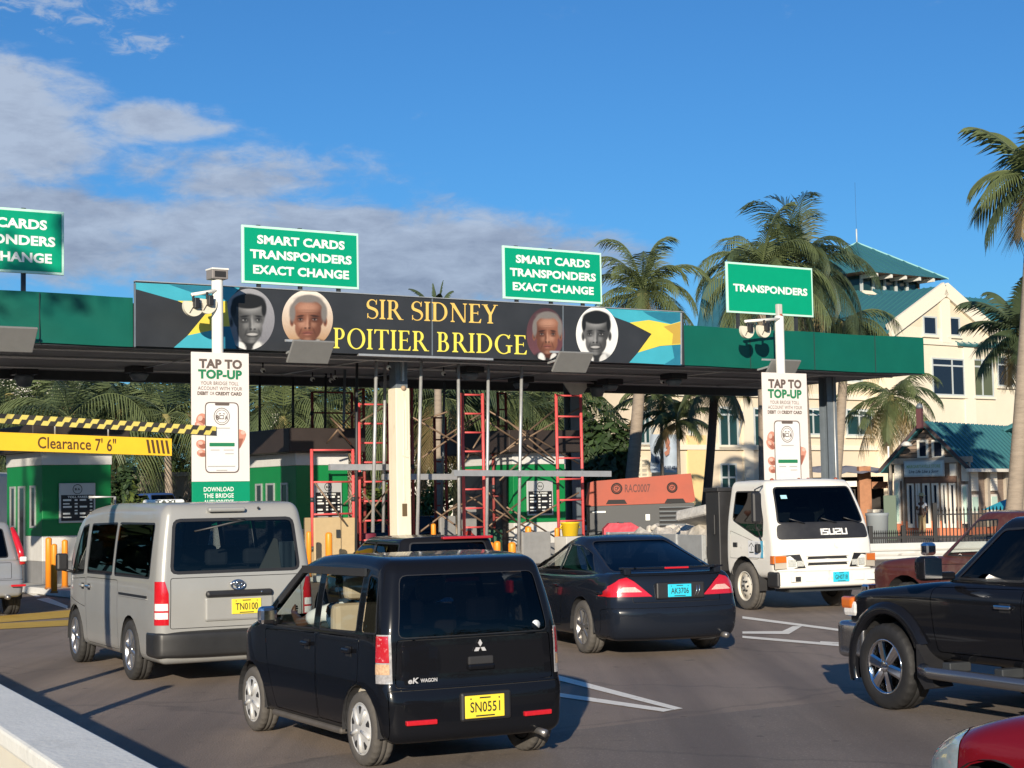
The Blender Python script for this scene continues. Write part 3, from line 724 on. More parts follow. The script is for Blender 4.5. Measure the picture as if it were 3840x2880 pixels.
    for a in (90, 210, 330):
        c, q = math.cos(rad(a)), math.sin(rad(a)); p = lambda r, t: (.02 + (r * c - t * q) * .056, -.476, .865 + (r * q + t * c) * .056)
        e.poly([p(.08, 0), p(.52, .28), p(1, 0), p(.52, -.28)], mat('badge_silver', (.62, .62, .63), .3, .3), thick=(0, .012, 0))
    e.build('emblem', None, root)
    MB().bbox(-.08, .13, -.478, -.45, .735, .80, .02, MATS['interior_dark']).bbox(-.085, .135, -.487, -.45, .70, .745, .018, PT).build('tailgate_handle', None, root)
    t = MB(); put_text(t, 'eK', lambda a, b: (a, -.487, .655 + b), -.535, 0, .085, .042, MATS['badge_silver'], .03, shear=.15); put_text(t, 'WAGON', lambda a, b: (a, -.484, .652 + b), -.41, 0, .135, .028, MATS['badge_silver'], .03); t.build('model_lettering', None, root, fix=False)
    MB().lathe([(.036, -.372), (.036, -.366), (.001, -.366)], mat('sticker_pale', (.66, .70, .72), .5), 20, 'Y', T(.525, -.047, 1.0)).build('sticker', None, root)
    # rain guards, handles, mirror, exhaust, fuel cap
    v = MB()
    for y0, y1, z in ((.03, .86, 1.425), (.88, 1.30, 1.42)):
        v.bar((-.675, y0, z), (-.677, y1, z - .006), .02, .06, mat('rain_guard', (.03, .032, .035), .12), up=(0, 0, 1))
    v.bar((-.677, 1.28, 1.41), (-.72, 1.72, 1.14), .02, .05, MATS['rain_guard']); v.build('rain_guard', None, root)
    for y in (1.03, .19): handle(root, -.757, y, .84, PT, .15)
    mr = MB().bbox(-.90, -.74, 1.70, 1.80, .955, 1.10, .035, MATS['chrome']); mr.bbox(-.78, -.70, 1.71, 1.78, .94, 1.0, .02, PT); mr.build('side_mirror', None, root)
    MB().bbox(.74, .90, 1.70, 1.80, .955, 1.10, .035, MATS['chrome']).build('side_mirror', None, root)
    MB().ball((-.742, 2.0, .80), (.012, .02, .02), MATS['amber_lens'], 8).build('side_indicator', None, root)
    MB().tube([(.50, -.30, .22), (.50, -.50, .215), (.515, -.56, .20)], [.026, .026, .03], mat('exhaust', (.30, .29, .28), .4, .8), 10).build('exhaust_pipe', None, root)
    MB().bbox(-.735, .735, .42, 1.9, .185, .235, .02, mat('sill_grime', (.09, .08, .07), .7, var=.2)).build('sill', None, root)
    for y in (0, 2.34):
        for s in (-1, 1): wheel(root, s * .665, y, .275, .165, s, 'cap', .68, 5, mat('wheel_cover', (.55, .55, .54), .42, .25, var=.1, scale=8), grime=mat('rubber_dusty', (.085, .078, .07), .85, var=.2, scale=8, bump=.2, bscale=60))
    c = MB(); c.box(-.66, .66, -.35, 2.2, .32, .38, MATS['interior_dark']); c.box(-.64, .64, 1.95, 2.15, .4, .93, MATS['interior_dark'])
    sm = MATS['interior_tan']; gs = mat('seat_grey', (.17, .165, .16), .9)
    LN = mat('lining_beige', (.52, .47, .38), .85); c.box(.655, .665, -.25, 1.9, .40, .94, LN).box(-.665, -.655, -.25, 1.9, .40, .93, LN).box(-.55, .55, -.1, 1.15, 1.475, 1.485, LN).box(-.62, .62, -.26, -.25, .38, .90, LN)
    seat(c, .32, 1.10, .48, sm, .62); seat(c, -.32, 1.10, .48, sm, .66)
    for x in (-.32, .32): seat(c, x, .18, .48, gs, .50)
    c.tube([(.32 + .17 * math.cos(a), 1.66, .88 + .17 * math.sin(a)) for a in [2 * math.pi * i / 20 for i in range(20)]], .014, MATS['interior_dark'], 6, closed=True)
    c.build('cabin', None, root)
    b = MB().bbox(-.14, .14, -.25, -.22, 1.34, 1.39, .01, MATS['dark_red_lens']); b.build('high_brake_lamp', None, root)
    return root
wagon = make_wagon()
def make_driver():
    r = thing('person', 'person in a white shirt leaning on the window of the small black wagon', 'person', (0, 0, 0), 0)
    R = wagon.matrix_basis if False else (T(*wagon.location) @ RZ(wagon.rotation_euler[2])); r.location = R @ Vector((0, .16, 0)); r.rotation_euler = wagon.rotation_euler
    J = {'pelvis': ((-.30, 1.05, .68), .13), 'waist': ((-.30, 1.04, .84), (.13, .10)), 'chest': ((-.31, 1.06, 1.02), (.16, .11)), 'collar': ((-.31, 1.08, 1.13), .07)}
    E = [('pelvis', 'waist'), ('waist', 'chest'), ('chest', 'collar')]; head(J, E, (-.31, 1.12, 1.29), (0, 1, 0)); E.append(('collar', 'neck'))
    for p, s in (('l', -1), ('r', 1)):
        J[p + 'sho'] = ((-.31 + s * .17, 1.08, 1.07), .06); E.append(('chest', p + 'sho'))
        el = (-.62, 1.36, .96) if s < 0 else (.02, 1.28, .86); wr = (-.58, 1.58, 1.02) if s < 0 else (.05, 1.5, .95)
        J[p + 'elb'] = (el, .046); J[p + 'wrist'] = (wr, .03); E += [(p + 'sho', p + 'elb'), (p + 'elb', p + 'wrist')]
        add_hand(J, E, p, wr, Vector(wr) - Vector(el), (0, 0, 1), .6)
        J[p + 'hip'] = ((-.30 + s * .1, 1.15, .64), .09); J[p + 'knee'] = ((-.30 + s * .12, 1.55, .70), .065); J[p + 'ank'] = ((-.30 + s * .12, 1.85, .44), .045); J[p + 'toe'] = ((-.30 + s * .12, 2.0, .42), .04)
        E += [('pelvis', p + 'hip'), (p + 'hip', p + 'knee'), (p + 'knee', p + 'ank'), (p + 'ank', p + 'toe')]
    person_mesh('body', J, E, r, MATS['skin_dark'])
    S = {k: J[k] for k in ('waist', 'chest', 'collar', 'lsho', 'rsho')}; S = {k: (v[0], tuple(q + .014 for q in (v[1] if isinstance(v[1], tuple) else (v[1], v[1])))) for k, v in S.items()}
    S['collar'] = (S['collar'][0], .075)
    for p in 'lr':
        a, b = Vector(J[p + 'sho'][0]), Vector(J[p + 'elb'][0]); S[p + 'slv'] = (tuple(a.lerp(b, .75)), .075)
    person_mesh('shirt', S, [('waist', 'chest'), ('chest', 'collar'), ('chest', 'lsho'), ('chest', 'rsho'), ('lsho', 'lslv'), ('rsho', 'rslv')], r, MATS['shirt_white'])
    face_parts(r, (-.31, 1.12, 1.29), (0, 1, 0), MATS['skin_dark'], MATS['hair_black'], True)
make_driver()
# ------------------------------------------------------------------ two-box cars
def lower_body(hw, y0, y1, z0, top, r, n=(10, 46, 12), wz=None, wy=None, rear=None, nose=.15, rnd=.08, rearrnd=.08):
    zt = max(v for _, v in top); wz = wz or [(z0, .95), (z0 + .2, .985), (z0 + .45, 1), (zt, .95)]; wy = wy or [(y0, .92), (y0 + .6, 1), (y1 - 1.0, 1), (y1, .84)]
    def D(x, y, z):
        Z = z0 + (z - z0) / (zt - z0) * (tab(y, top) - z0); k = tab(Z, wz) * tab(y, wy)
        if rear:
            a = max(0, min(1, (y0 + .9 - y) / .9)); y += a * (tab(Z, rear) + rearrnd * (abs(x) / hw)**2.5)
        b = max(0, min(1, (y - y1 + .9) / .9)); y -= b * (nose * (x / hw)**2 + rnd * ((Z - z0) / (zt - z0) - .45)**2)
        return x * k, y, Z
    return rbox(-hw, hw, y0, y1, z0, zt, r, n, D)
def greenhouse(hb, ht, yb, yt, z0, z1, r, roof=None, n=(10, 26, 10), bulge=.05):
    """glass house: yb = (rear, front) at its base, yt at the roof"""
    def D(x, y, z):
        t = max(0., (z - z0) / (z1 - z0)); u = (y - yb[0]) / (yb[1] - yb[0])
        Y = (yb[0] + (yt[0] - yb[0]) * t**1.15) * (1 - u) + (yb[1] + (yt[1] - yb[1]) * t) * u
        k = hb + (ht - hb) * t
        Y += (1 - u)**3 * bulge * (x / hb)**2 - u**3 * bulge * 1.6 * (x / hb)**2
        Z = z0 + t * ((z1 if roof is None else tab(u, roof)) - z0) - .02 * (x / hb)**2 * t
        return x * k / hb * (1 - .05 * abs(2 * u - 1)**3), Y, Z
    return rbox(-hb, hb, yb[0], yb[1], z0, z1, r, n, D)

def make_coupe():
    yaw = rad(18.8); root = thing('coupe', 'dark blue-black two-door coupe with rear spoiler and turquoise plate', 'car', (.907 + .80 * math.cos(yaw), 21.58 + .80 * math.sin(yaw), 0), yaw)
    PT = paint('coupe_midnight', (.010, .013, .020), .22, var=.05, dirt=((.05, .05, .05), 3., .74)); hw = .905
    top = [(-1.02, .98), (-.85, 1.02), (-.5, 1.02), (.2, .99), (1.2, .965), (2.2, .95), (2.9, .88), (3.5, .76), (3.78, .64)]
    sh = lower_body(hw, -1.0, 3.78, .20, top, (.10, .10, .07), wz=[(.2, .94), (.35, .985), (.62, 1.0), (.8, .985), (1.03, .90)], wy=[(-1.0, .93), (-.4, .99), (.4, 1), (2.8, 1), (3.78, .84)],
        rear=[(.22, .03), (.36, -.04), (.56, -.045), (.64, .0), (.98, .06)], rearrnd=.16)
    arches(sh, root, (0, 2.67), .33, .385, hw)
    for s in (-1, 1):
        q = [(.34, .735), (.86, .735), (.99, .745), (.71, .945), (.62, .965), (.54, .915)]; q = q if s > 0 else mirror2(q); lp = sh.cut(1, -1, q, .14)
        fl = sh.cut(0, s, [(-1.1, .735), (-.50, .74), (-.64, .80), (-.80, .88), (-1.1, .96)], .35)
        ins = lp.cut(1, -1, [(s * .46, .79), (s * .76, .79), (s * .68, .85), (s * .54, .85)], .2)
        lo = lp.off(.004).build('tail_lamp', MATS['red_lens'], root); ins.off(.006).build('lamp_lens', mat('lens_pinkish', (.72, .42, .36), .12, coat=1, var=.25, scale=40), lo); fl.off(.004).build('side_lens', MATS['red_lens'], lo)
    for s in (-1, 1):
        panel(sh, root, 0, s, [(.78, .30), (2.15, .28), (2.2, .90), (.62, .93)], PT, 'door', r=.05)
    panel(sh, root, 1, -1, [(-.58, .66), (.58, .66), (.60, .985), (-.60, .985)], PT, 'boot_lid', r=.03)
    panel(sh, root, 1, -1, [(-.86, .23), (.86, .23), (.88, .60), (-.88, .60)], PT, 'rear_bumper', gap=.006, r=.05, thr=.1)
    sh.build('body', PT, root)
    gh = greenhouse(.85, .60, (-.78, 2.42), (.42, 1.30), .93, 1.455, (.12, .10, .09), [(0, 1.35), (.25, 1.43), (.5, 1.455), (.8, 1.42), (1, 1.36)], n=(10, 28, 10))
    window(gh, root, 1, -1, [(-.70, 1.025), (.70, 1.025), (.53, 1.385), (-.53, 1.385)], glass('glass_coupe_rear', (.012, .018, .03)), 'rear_window', .08, .02, thr=.15)
    window(gh, root, 1, 1, [(-.66, 1.0), (.66, 1.0), (.52, 1.34), (-.52, 1.34)], MATS['glass_light'], 'windscreen', .05, thr=.15)
    for s in (-1, 1):
        window(gh, root, 0, s, [(.98, 1.0), (2.05, .985), (1.55, 1.26), (1.02, 1.345)], MATS['glass_light'], 'window', .03, .014, thr=.2)
        window(gh, root, 0, s, [(-.22, 1.02), (.93, 1.0), (.96, 1.35), (.55, 1.335), (.16, 1.23)], MATS['glass_blue'], 'window', .04, .012, thr=.2)
    gh.build('roof', PT, root)
    # boot spoiler on two feet
    sp = MB(); pts = [(-.66, -.80), (-.5, -.89), (0, -.94), (.5, -.89), (.66, -.80)]
    for i in range(len(pts) - 1):
        a, b = pts[i], pts[i + 1]; sp.bar((a[0], a[1] + .08, 1.075), (b[0], b[1] + .08, 1.075), .15, .022, PT)
    for x in (-.6, .6): sp.bbox(x - .05, x + .05, -.84, -.70, .99, 1.075, .02, PT)
    o = sp.build('spoiler', None, root)
    MB().bbox(-.16, .16, -.952, -.93, 1.062, 1.085, .006, MATS['red_lens']).build('high_brake_lamp', None, o)
    MB().bbox(-.30, .34, -1.01, -.955, .70, .90, .02, MATS['black_plastic']).build('plate_recess', None, root)
    plate(root, 'AK3706', MATS['plate_blue'], -.0, -1.012, .80, .31, .155)
    mt = MB()
    for x in (.20, .235): mt.tube([(x, -1.014, .73), (x + .03, -1.014, .79), (x + .035, -1.014, .86)], .006, MATS['chrome'], 6)
    mt.build('trim_badge', None, root)
    mr = MB().bbox(-1.03, -.86, 1.75, 1.88, .98, 1.10, .04, PT); mr.build('side_mirror', None, root)
    handle(root, -.885, .88, .82, PT, .18)
    MB().bbox(-.905, -.86, -.66, -.53, .765, .80, .012, PT).build('fuel_flap', None, root)
    MB().bbox(.30, .58, -.86, -.5, .17, .29, .05, MATS['interior_dark']).tube([(.62, -.8, .24), (.62, -1.02, .235)], .035, MATS['exhaust'], 10).build('silencer', None, root)
    for y in (0, 2.67):
        for s in (-1, 1): wheel(root, s * .79, y, .33, .215, s, 'spoke', .66, 7, mat('alloy_grey', (.42, .41, .40), .33, .85, var=.1), grime=MATS['rubber_dusty'])
    c = MB().box(-.8, .8, -.4, 2.3, .3, .36, MATS['interior_dark'])
    for x in (-.38, .38): seat(c, x, .9, .36, MATS['seat_grey'], .62); seat(c, x, .25, .36, MATS['seat_grey'], .5)
    c.build('cabin', None, root)
make_coupe()

def make_truck():
    yaw = rad(201.56); d = Vector((math.cos(rad(21.56)), math.sin(rad(21.56)), 0))
    root = thing('tipper_truck', 'white cab-over tipper truck with black headboard and a bed of rubble', 'truck', Vector((3.96, 29.02, 0)) + d * .84, yaw)
    PT = paint('truck_white', (.74, .72, .66), .38, var=.06, dirt=((.46, .42, .35), 2.6, .60)); hw = .95
    fr = [(.6, .0), (.75, .02), (1.1, .0), (1.22, -.03), (1.45, -.10), (2.1, -.42), (2.2, -.5)]
    def D(x, y, z):
        f = max(0, min(1, (y + .2) / 1.0)); k = tab(z, [(.55, .98), (.9, 1.0), (1.35, .985), (2.1, .87)])
        y += f * (tab(z, fr) - .10 * (abs(x) / hw)**3); return x * k, y, z + (.03 * (1 - (x / hw)**2) if z > 2.0 else 0)
    sh = rbox(-hw, hw, -.62, 1.10, .55, 2.16, (.10, .10, .12), (10, 20, 20), D)
    arches(sh, root, (0,), .40, .50, hw, .3)
    window(sh, root, 1, 1, [(-.83, 1.44), (.83, 1.44), (.735, 2.06), (-.735, 2.06)], glass('glass_truck', (.06, .075, .085)), 'windscreen', .08, .03)
    band = sh.cut(1, 1, rounded([(-.875, 1.19), (.875, 1.19), (.84, 1.44), (-.84, 1.44)], .08), .2).off(.004).build('front_band', mat('band_black', (.022, .022, .024), .5, var=.3, scale=5), root)
    for s in (-1, 1):
        window(sh, root, 0, s, [(-.40, 1.50), (.46, 1.22), (.66, 1.22), (.66, 1.5), (.42, 2.0), (-.40, 2.0)], glass('glass_truck_side', (.012, .015, .018)), 'window', .06, .025)
        panel(sh, root, 0, s, [(-.46, .86), (.48, .86), (.70, 1.0), (.70, 1.09), (-.46, 1.33)] , PT, 'door', r=.03)
    cabo = sh.build('cab', PT, root)
    fy = lambda x, z: 1.10 + tab(z, fr) - .10 * (abs(x) / hw)**3
    # lettering in its angular style on the black band
    L = MB(); u = .0
    G = {'I': [[(0, 0), (0, 1)]], 'S': [[(1, 1), (0, 1), (0, .52), (1, .48), (1, 0), (0, 0)]], 'U': [[(0, 1), (0, 0), (1, 0), (1, 1)]], 'Z': [[(0, 1), (1, 1), (1, .55), (0, .45), (0, 0), (1, 0)]]}
    x = 0
    for ch in 'ISUZU':
        w = .0 if ch == 'I' else .085
        for st in G[ch]:
            for i in range(len(st) - 1):
                p = [Vector((.13 - (x + q[0] * w) + .18 - .18 + .1, fy(0, 1.26 + q[1] * .085) + .016, 1.262 + q[1] * .085)) for q in (st[i], st[i + 1])]
                dd = (p[1] - p[0]).normalized() * .009; L.bar(p[0] - dd, p[1] + dd, .02, .02, mat('letter_white', (.78, .78, .76), .5), up=(0, 1, .2))
        x += w + .035
    for v in L.v: v.x -= .16
    L.build('lettering', None, root, fix=False)
    # lamps, grille, bumper
    for s in (-1, 1):
        lp = MB(); q = [(.42, .72), (.93, .70), (.945, .93), (.52, .945)]
        f = lambda x, z, o=.0: (s * x, fy(x, z) + .012 + o, z)
        lp.poly([f(*p) for p in q], MATS['black_plastic'], thick=(0, -.06, 0)); lo = lp.build('headlamp', None, root)
        w = MB()
        for x0, x1, z0, z1 in ((.46, .58, .75, .84), (.60, .73, .75, .86)): w.poly([f(x0, z0, .004), f(x1, z0, .004), f(x1, z1, .004), f(x0, z1, .004)], mat('lamp_glass', (.62, .62, .58), .1, .3, var=.35, scale=40), thick=(0, .01, 0))
        w.build('lamp_lens', None, lo, fix=False)
        w = MB(); w.poly([f(.76, .72, .006), f(.955, .71, .012), f(.955, .93, .012), f(.76, .93, .006)], mat('lamp_grey', (.45, .40, .33), .15, coat=1), thick=(0, .01, 0)); w.poly([f(.77, .82, .02), f(.95, .815, .026), f(.95, .925, .026), f(.77, .925, .02)], MATS['amber_lens'], thick=(0, .012, 0))
        w.box(s * .96 - .02, s * .96 + .02, fy(.95, .8) - .08, fy(.95, .8) + .01, .80, .93, MATS['amber_lens']); w.build('indicator_lens', None, lo, fix=False)
    gr = MB()
    for z in (.76, .86): gr.poly([(-.38, fy(.38, z) + .006, z), (.38, fy(.38, z) + .006, z), (.36, fy(.36, z) + .006, z + .045), (-.36, fy(.36, z) + .006, z + .045)], MATS['interior_dark'], thick=(0, -.02, 0)).box(-.40, .40, fy(.3, z) - .01, fy(.3, z) + .02, z + .048, z + .062, PT)
    gr.build('grille', None, root)
    bp = rbox(-.97, .97, 1.02, 1.24, .40, .68, (.05, .08, .05), (10, 3, 4), lambda x, y, z: (x, y - .09 * (abs(x) / .97)**3, z)); bo = bp.build('front_bumper', PT, root)
    MB().bbox(.88, .985, .82, 1.16, .41, .67, .04, MATS['black_plastic']).build('bumper_end', None, bo)
    w = MB()
    for x in (-.78, -.52, .40, .66):
        w.bbox(x - .10, x + .10, 1.195, 1.243, .50, .60, .012, PT)
    for x in (.64,): w.bbox(x - .05, x + .05, 1.235, 1.249, .51, .59, .012, MATS['interior_dark'])
    w.bbox(-.90, -.84, 1.19, 1.235, .48, .62, .01, MATS['interior_dark']); w.build('tow_eye', None, root)
    plate(root, 'GH0718', MATS['plate_blue'], -.17, 1.243, .565, .31, .165, back=False)
    # wipers, sticker, roof lamps
    for x in (.45, -.15, -.6): MB().tube([(x - .1, fy(x, 1.46) + .03, 1.45), (x + .18, fy(x, 1.53) + .03, 1.53)], .011, MATS['black_plastic'], 6).build('wiper', None, root)
    w = MB(); w.poly([(.66, fy(.66, 1.86) + .02, 1.86), (.55, fy(.55, 1.86) + .02, 1.86), (.55, fy(.55, 1.92) + .02, 1.92), (.66, fy(.66, 1.92) + .02, 1.92)], mat('sticker_blue', (.35, .62, .72), .5)); w.build('sticker', None, root, fix=False)
    for x in (.62, .1, -.08, -.62):
        MB().lathe([(.03, 0), (.035, .03), (.015, .05), (.001, .05)], mat('lamp_brown', (.30, .07, .03), .3), 10).build('marker_lamp', None, root, loc=(x, .45, 2.155))
    # mirror and its arm on the near side
    w = MB(); w.tube([(.93, .62, 1.34), (1.14, .78, 1.38), (1.15, .80, 2.02), (.86, .55, 2.08)], .014, MATS['black_plastic'], 6); w.tube([(.93, .60, 1.15), (1.12, .78, 1.40)], .012, MATS['black_plastic'], 6)
    w.bbox(1.05, 1.23, .76, .86, 1.46, 1.98, .05, MATS['black_plastic']); w.bbox(.96, 1.05, .55, .63, .98, 1.12, .02, MATS['black_plastic']); w.build('side_mirror', None, root)
    MB().bbox(.94, .965, -.34, -.20, 1.05, 1.13, .02, MATS['black_plastic']).build('door_handle', None, root)
    # company panel on the door
    w = MB(); X = .962
    w.poly([(X, .70, .89), (X, .20, .89), (X, .20, 1.17), (X, .70, 1.17)], mat('panel_white', (.74, .75, .76), .5), thick=(.004, 0, 0)); w.poly([(X + .006, .70, .89), (X + .006, .60, .89), (X + .006, .64, 1.0), (X + .006, .61, 1.17), (X + .006, .70, 1.17)], mat('panel_blue', (.10, .42, .62), .5))
    ink = MATS['plate_ink']
    w.bar((X + .006, .23, 1.07), (X + .006, .31, 1.13), .004, .010, ink); w.bar((X + .006, .31, 1.13), (X + .006, .39, 1.07), .004, .010, ink); w.bar((X + .006, .31, 1.0), (X + .006, .31, 1.08), .004, .006, ink)
    w.box(X + .004, X + .007, .24, .38, .965, .985, ink)
    for i in range(6): w.box(X + .004, X + .007, .44, .54 + .03 * (i % 2), 1.13 - i * .032, 1.137 - i * .032, ink)
    w.build('company_panel', None, root, fix=False)
    # chassis, headboard, bed and load
    w = MB().box(-.42, -.32, -5.2, 1.0, .45, .68, MATS['dark_metal']).box(.32, .42, -5.2, 1.0, .45, .68, MATS['dark_metal']).box(-.8, .8, .2, .35, .38, .5, MATS['dark_metal']).box(-.7, .7, .6, 1.05, .33, .42, MATS['dark_metal']); w.build('chassis', None, root)
    HB = mat('headboard_black', (.020, .020, .022), .5, var=.3, scale=3, dirt=((.20, .19, .18), 2.6, .64))
    w = MB().bbox(-1.0, 1.0, -1.22, -.74, .62, 2.02, .02, HB).bbox(-1.03, 1.03, -1.25, -.71, 2.0, 2.07, .01, HB); w.bbox(.99, 1.02, -.95, -.88, 1.25, 1.6, .012, HB); w.build('headboard', None, root)
    BG = mat('bed_grey', (.30, .31, .31), .65, var=.18, scale=4, dirt=((.12, .10, .09), 2.4, .6))
    w = MB().box(-1.02, 1.02, -5.3, -1.25, .74, .82, BG)
    for s in (-1, 1):
        w.bbox(min(s * .98, s * 1.04), max(s * .98, s * 1.04), -5.3, -1.25, .82, 1.24, .012, BG)
        for y in (-1.3, -2.3, -3.3, -4.3, -5.24): w.bbox(min(s * 1.03, s * 1.075), max(s * 1.03, s * 1.075), y - .05, y + .05, .76, 1.25, .01, BG)
    w.bbox(-1.02, 1.02, -5.34, -5.28, .82, 1.24, .01, BG); w.build('bed', None, root)
    random.seed(5); w = MB(); cm = mat('rubble', (.50, .46, .40), .9, var=.3, scale=7, bump=.6, bscale=14)
    n = 16; V = []; F = []
    for i in range(n + 1):
        for j in range(n + 1):
            x = -.96 + 1.92 * i / n; y = -5.2 + 3.9 * j / n; e = min(1, (1 - abs(x) / .98) * 4) * min(1, (j / n) * 6) ; V.append((x, y, 1.0 + e * (.14 + .20 * random.random() + .12 * (j / n))))
    for i in range(n):
        for j in range(n): F.append((i * (n + 1) + j, (i + 1) * (n + 1) + j, (i + 1) * (n + 1) + j + 1, i * (n + 1) + j + 1))
    w.add(V, F, cm)
    for k in range(46):
        x, y = random.uniform(-.9, .95), random.uniform(-4.9, -1.35); s = random.uniform(.06, .2); mtx = T(x, y, 1.20 + random.random() * .16) @ Matrix.Rotation(random.random() * 6, 4, Vector((random.random(), random.random(), 1))); w.bbox(-s, s, -s * .7, s * .7, -s * .4, s * .4, s * .2, cm, mtx, 1)
    w.build('rubble_load', None, root)
    w = MB(); w.bbox(-.5, .5, -.40, .40, -.10, .10, .05, mat('slab', (.40, .39, .37), .9, var=.25, scale=9, bump=.7, bscale=20), T(.55, -1.9, 1.52) @ RZ(.3) @ RX(.15) @ RY(-.25)); w.build('broken_slab', None, root)
    for s in (-1, 1): wheel(root, s * .84, 0, .40, .21, s, 'steel', .60, 6, mat('rim_cream', (.62, .58, .50), .5, var=.1, dirt=((.2, .17, .13), 9, .62)), grime=MATS['rubber_dusty'])
    for s in (-1, 1): wheel(root, s * .80, -3.4, .40, .38, s, 'steel', .58, 6, MATS['rim_cream'])
    c = MB().box(-.8, .8, -.5, .7, .8, .86, MATS['interior_dark']).bbox(-.85, .85, .55, .88, 1.2, 1.43, .05, MATS['interior_dark'])
    c.tube([(-.42 + .21 * math.cos(a), .50 + .08 * math.sin(a), 1.46 + .16 * math.sin(a)) for a in [2 * math.pi * i / 20 for i in range(20)]], .016, MATS['interior_dark'], 6, closed=True)
    for x in (-.42, .42): seat(c, x, -.25, 1.0, mat('truck_seat', (.13, .13, .13), .9), .62)
    c.build('cabin', None, root)
make_truck()

def flare(root, y, z, R, x, m, side=-1, w=.07):
    V = []; F = []; n = 22; a0, a1 = -.30, math.pi - .42; prof = [(0, -.03), (.0, .045), (.05, .055), (.10, .03), (.12, -.03)]
    for i in range(n + 1):
        a = a0 + (a1 - a0) * i / n
        for dr, dx in prof: V.append((side * (x + dx), y + (R + dr) * math.cos(a), z + (R + dr) * math.sin(a)))
    k = len(prof)
    for i in range(n):
        for j in range(k - 1): F.append((i * k + j, i * k + j + 1, (i + 1) * k + j + 1, (i + 1) * k + j))
    return MB().add(V, F, m, True).build('wheel_flare', None, root)
def make_black_pickup():
    yaw = rad(25); ax = Vector((3.44, 15.55, 0)) + Vector((math.cos(yaw), math.sin(yaw), 0)) * .80
    root = thing('pickup_truck', 'glossy black off-road pickup with chrome six-spoke wheel and side step', 'pickup', ax, yaw)
    PT = paint('pickup_black', (.0075, .008, .0105), .16, var=.04); hw = .90
    sh = lower_body(hw, -4.4, .72, .48, [(-4.4, 1.16), (-1.2, 1.18), (-.7, 1.165), (0, 1.10), (.5, 1.045), (.72, .96)], (.10, .10, .10), wz=[(.5, .96), (.8, 1.0), (1.0, 1.0), (1.2, .93)], wy=[(-4.4, .98), (-1, 1), (.4, 1), (.72, .95)], nose=.06)
    arches(sh, root, (0, -3.1), .385, .49, hw)
    for s in (-1, 1):
        panel(sh, root, 0, s, [(-1.75, .56), (-.66, .56), (-.60, 1.0), (-.62, 1.12), (-1.75, 1.14)], PT, 'door', r=.04); panel(sh, root, 0, s, [(-2.75, .70), (-2.5, .56), (-1.77, .56), (-1.77, 1.14), (-2.75, 1.14)], PT, 'door', r=.04)
    sh.build('body', PT, root)
    gh = greenhouse(.83, .66, (-2.95, -.52), (-2.80, -1.25), 1.12, 1.74, (.10, .12, .08))
    for s in (-1, 1):
        window(gh, root, 0, s, [(-1.70, 1.19), (-.82, 1.19), (-1.32, 1.63), (-1.70, 1.65)], MATS['glass_blue'], 'window', .05, .02, thr=.2); window(gh, root, 0, s, [(-2.62, 1.19), (-1.78, 1.19), (-1.78, 1.65), (-2.58, 1.65)], MATS['glass_blue'], 'window', .05, .02, thr=.2)
    window(gh, root, 1, 1, [(-.7, 1.2), (.7, 1.2), (.58, 1.64), (-.58, 1.64)], MATS['glass_dark'], 'windscreen', .05, thr=.2)
    gh.build('roof', PT, root)
    for s in (-1, 1): flare(root, 0, .385, .47, .90, PT, s)
    f = MB(); f.poly([(-.985, -.50, .62), (-.985, -.66, .42), (-.985, -.74, .27), (-.985, -.60, .24), (-.985, -.50, .34)], MATS['black_plastic'], thick=(.2, 0, 0)); f.build('mud_flap', None, root)
    b = rbox(-.93, .93, .44, .86, .42, .76, (.06, .10, .05), (10, 4, 4), lambda x, y, z: (x, y - .16 * max(0, abs(x) / .92 - .55)**1.5 * 2, z)); b.build('front_bumper', mat('bumper_chrome', (.42, .42, .44), .18, .95, var=.1), root)
    for s in (-1, 1):
        l = MB(); l.bbox(min(s * .72, s * .90), max(s * .72, s * .90), .46, .69, .80, .95, .04, MATS['clear_lens']); lo = l.build('headlamp', None, root)
        MB().bbox(min(s * .80, s * .912), max(s * .80, s * .912), .52, .70, .87, .985, .03, MATS['amber_lens']).build('indicator_lens', None, lo)
    MB().bbox(-.7, .7, .66, .74, .78, .96, .03, MATS['black_plastic']).build('grille', None, root)
    s_ = MB(); s_.tube([(-1.03, -.64, .42), (-1.05, -.78, .40), (-1.05, -2.8, .40), (-1.0, -2.92, .42)], .055, mat('step_metal', (.34, .34, .35), .25, .9), 12)
    for y in (-.95, -1.6, -2.3): s_.bbox(-1.03, -.80, y - .05, y + .05, .42, .50, .01, MATS['dark_metal'])
    s_.build('side_step', None, root)
    mr = MB().bbox(-1.20, -.98, -.90, -.76, 1.19, 1.40, .05, PT).bbox(-1.0, -.83, -.88, -.78, 1.19, 1.26, .02, PT); mo = mr.build('side_mirror', None, root)
    MB().box(-1.18, -1.0, -.905, -.899, 1.21, 1.38, MATS['chrome']).build('mirror_glass', None, mo)
    handle(root, -.90, -1.55, .99, MATS['chrome'], .20)
    handle(root, -.90, -2.55, .99, MATS['chrome'], .20)
    for y in (0, -3.1):
        for s in (-1, 1): wheel(root, s * .83, y, .385, .265, s, 'chunky', .62, 6, MATS['chrome'], grime=mat('rubber_dark', (.014, .014, .015), .7, var=.2, scale=9, bump=.2, bscale=60))
    c = MB().box(-.75, .75, -2.8, -.6, .7, .76, MATS['interior_dark'])
    for x in (-.4, .4): seat(c, x, -1.6, .75, MATS['interior_dark'], .6)
    c.build('cabin', None, root)
make_black_pickup()

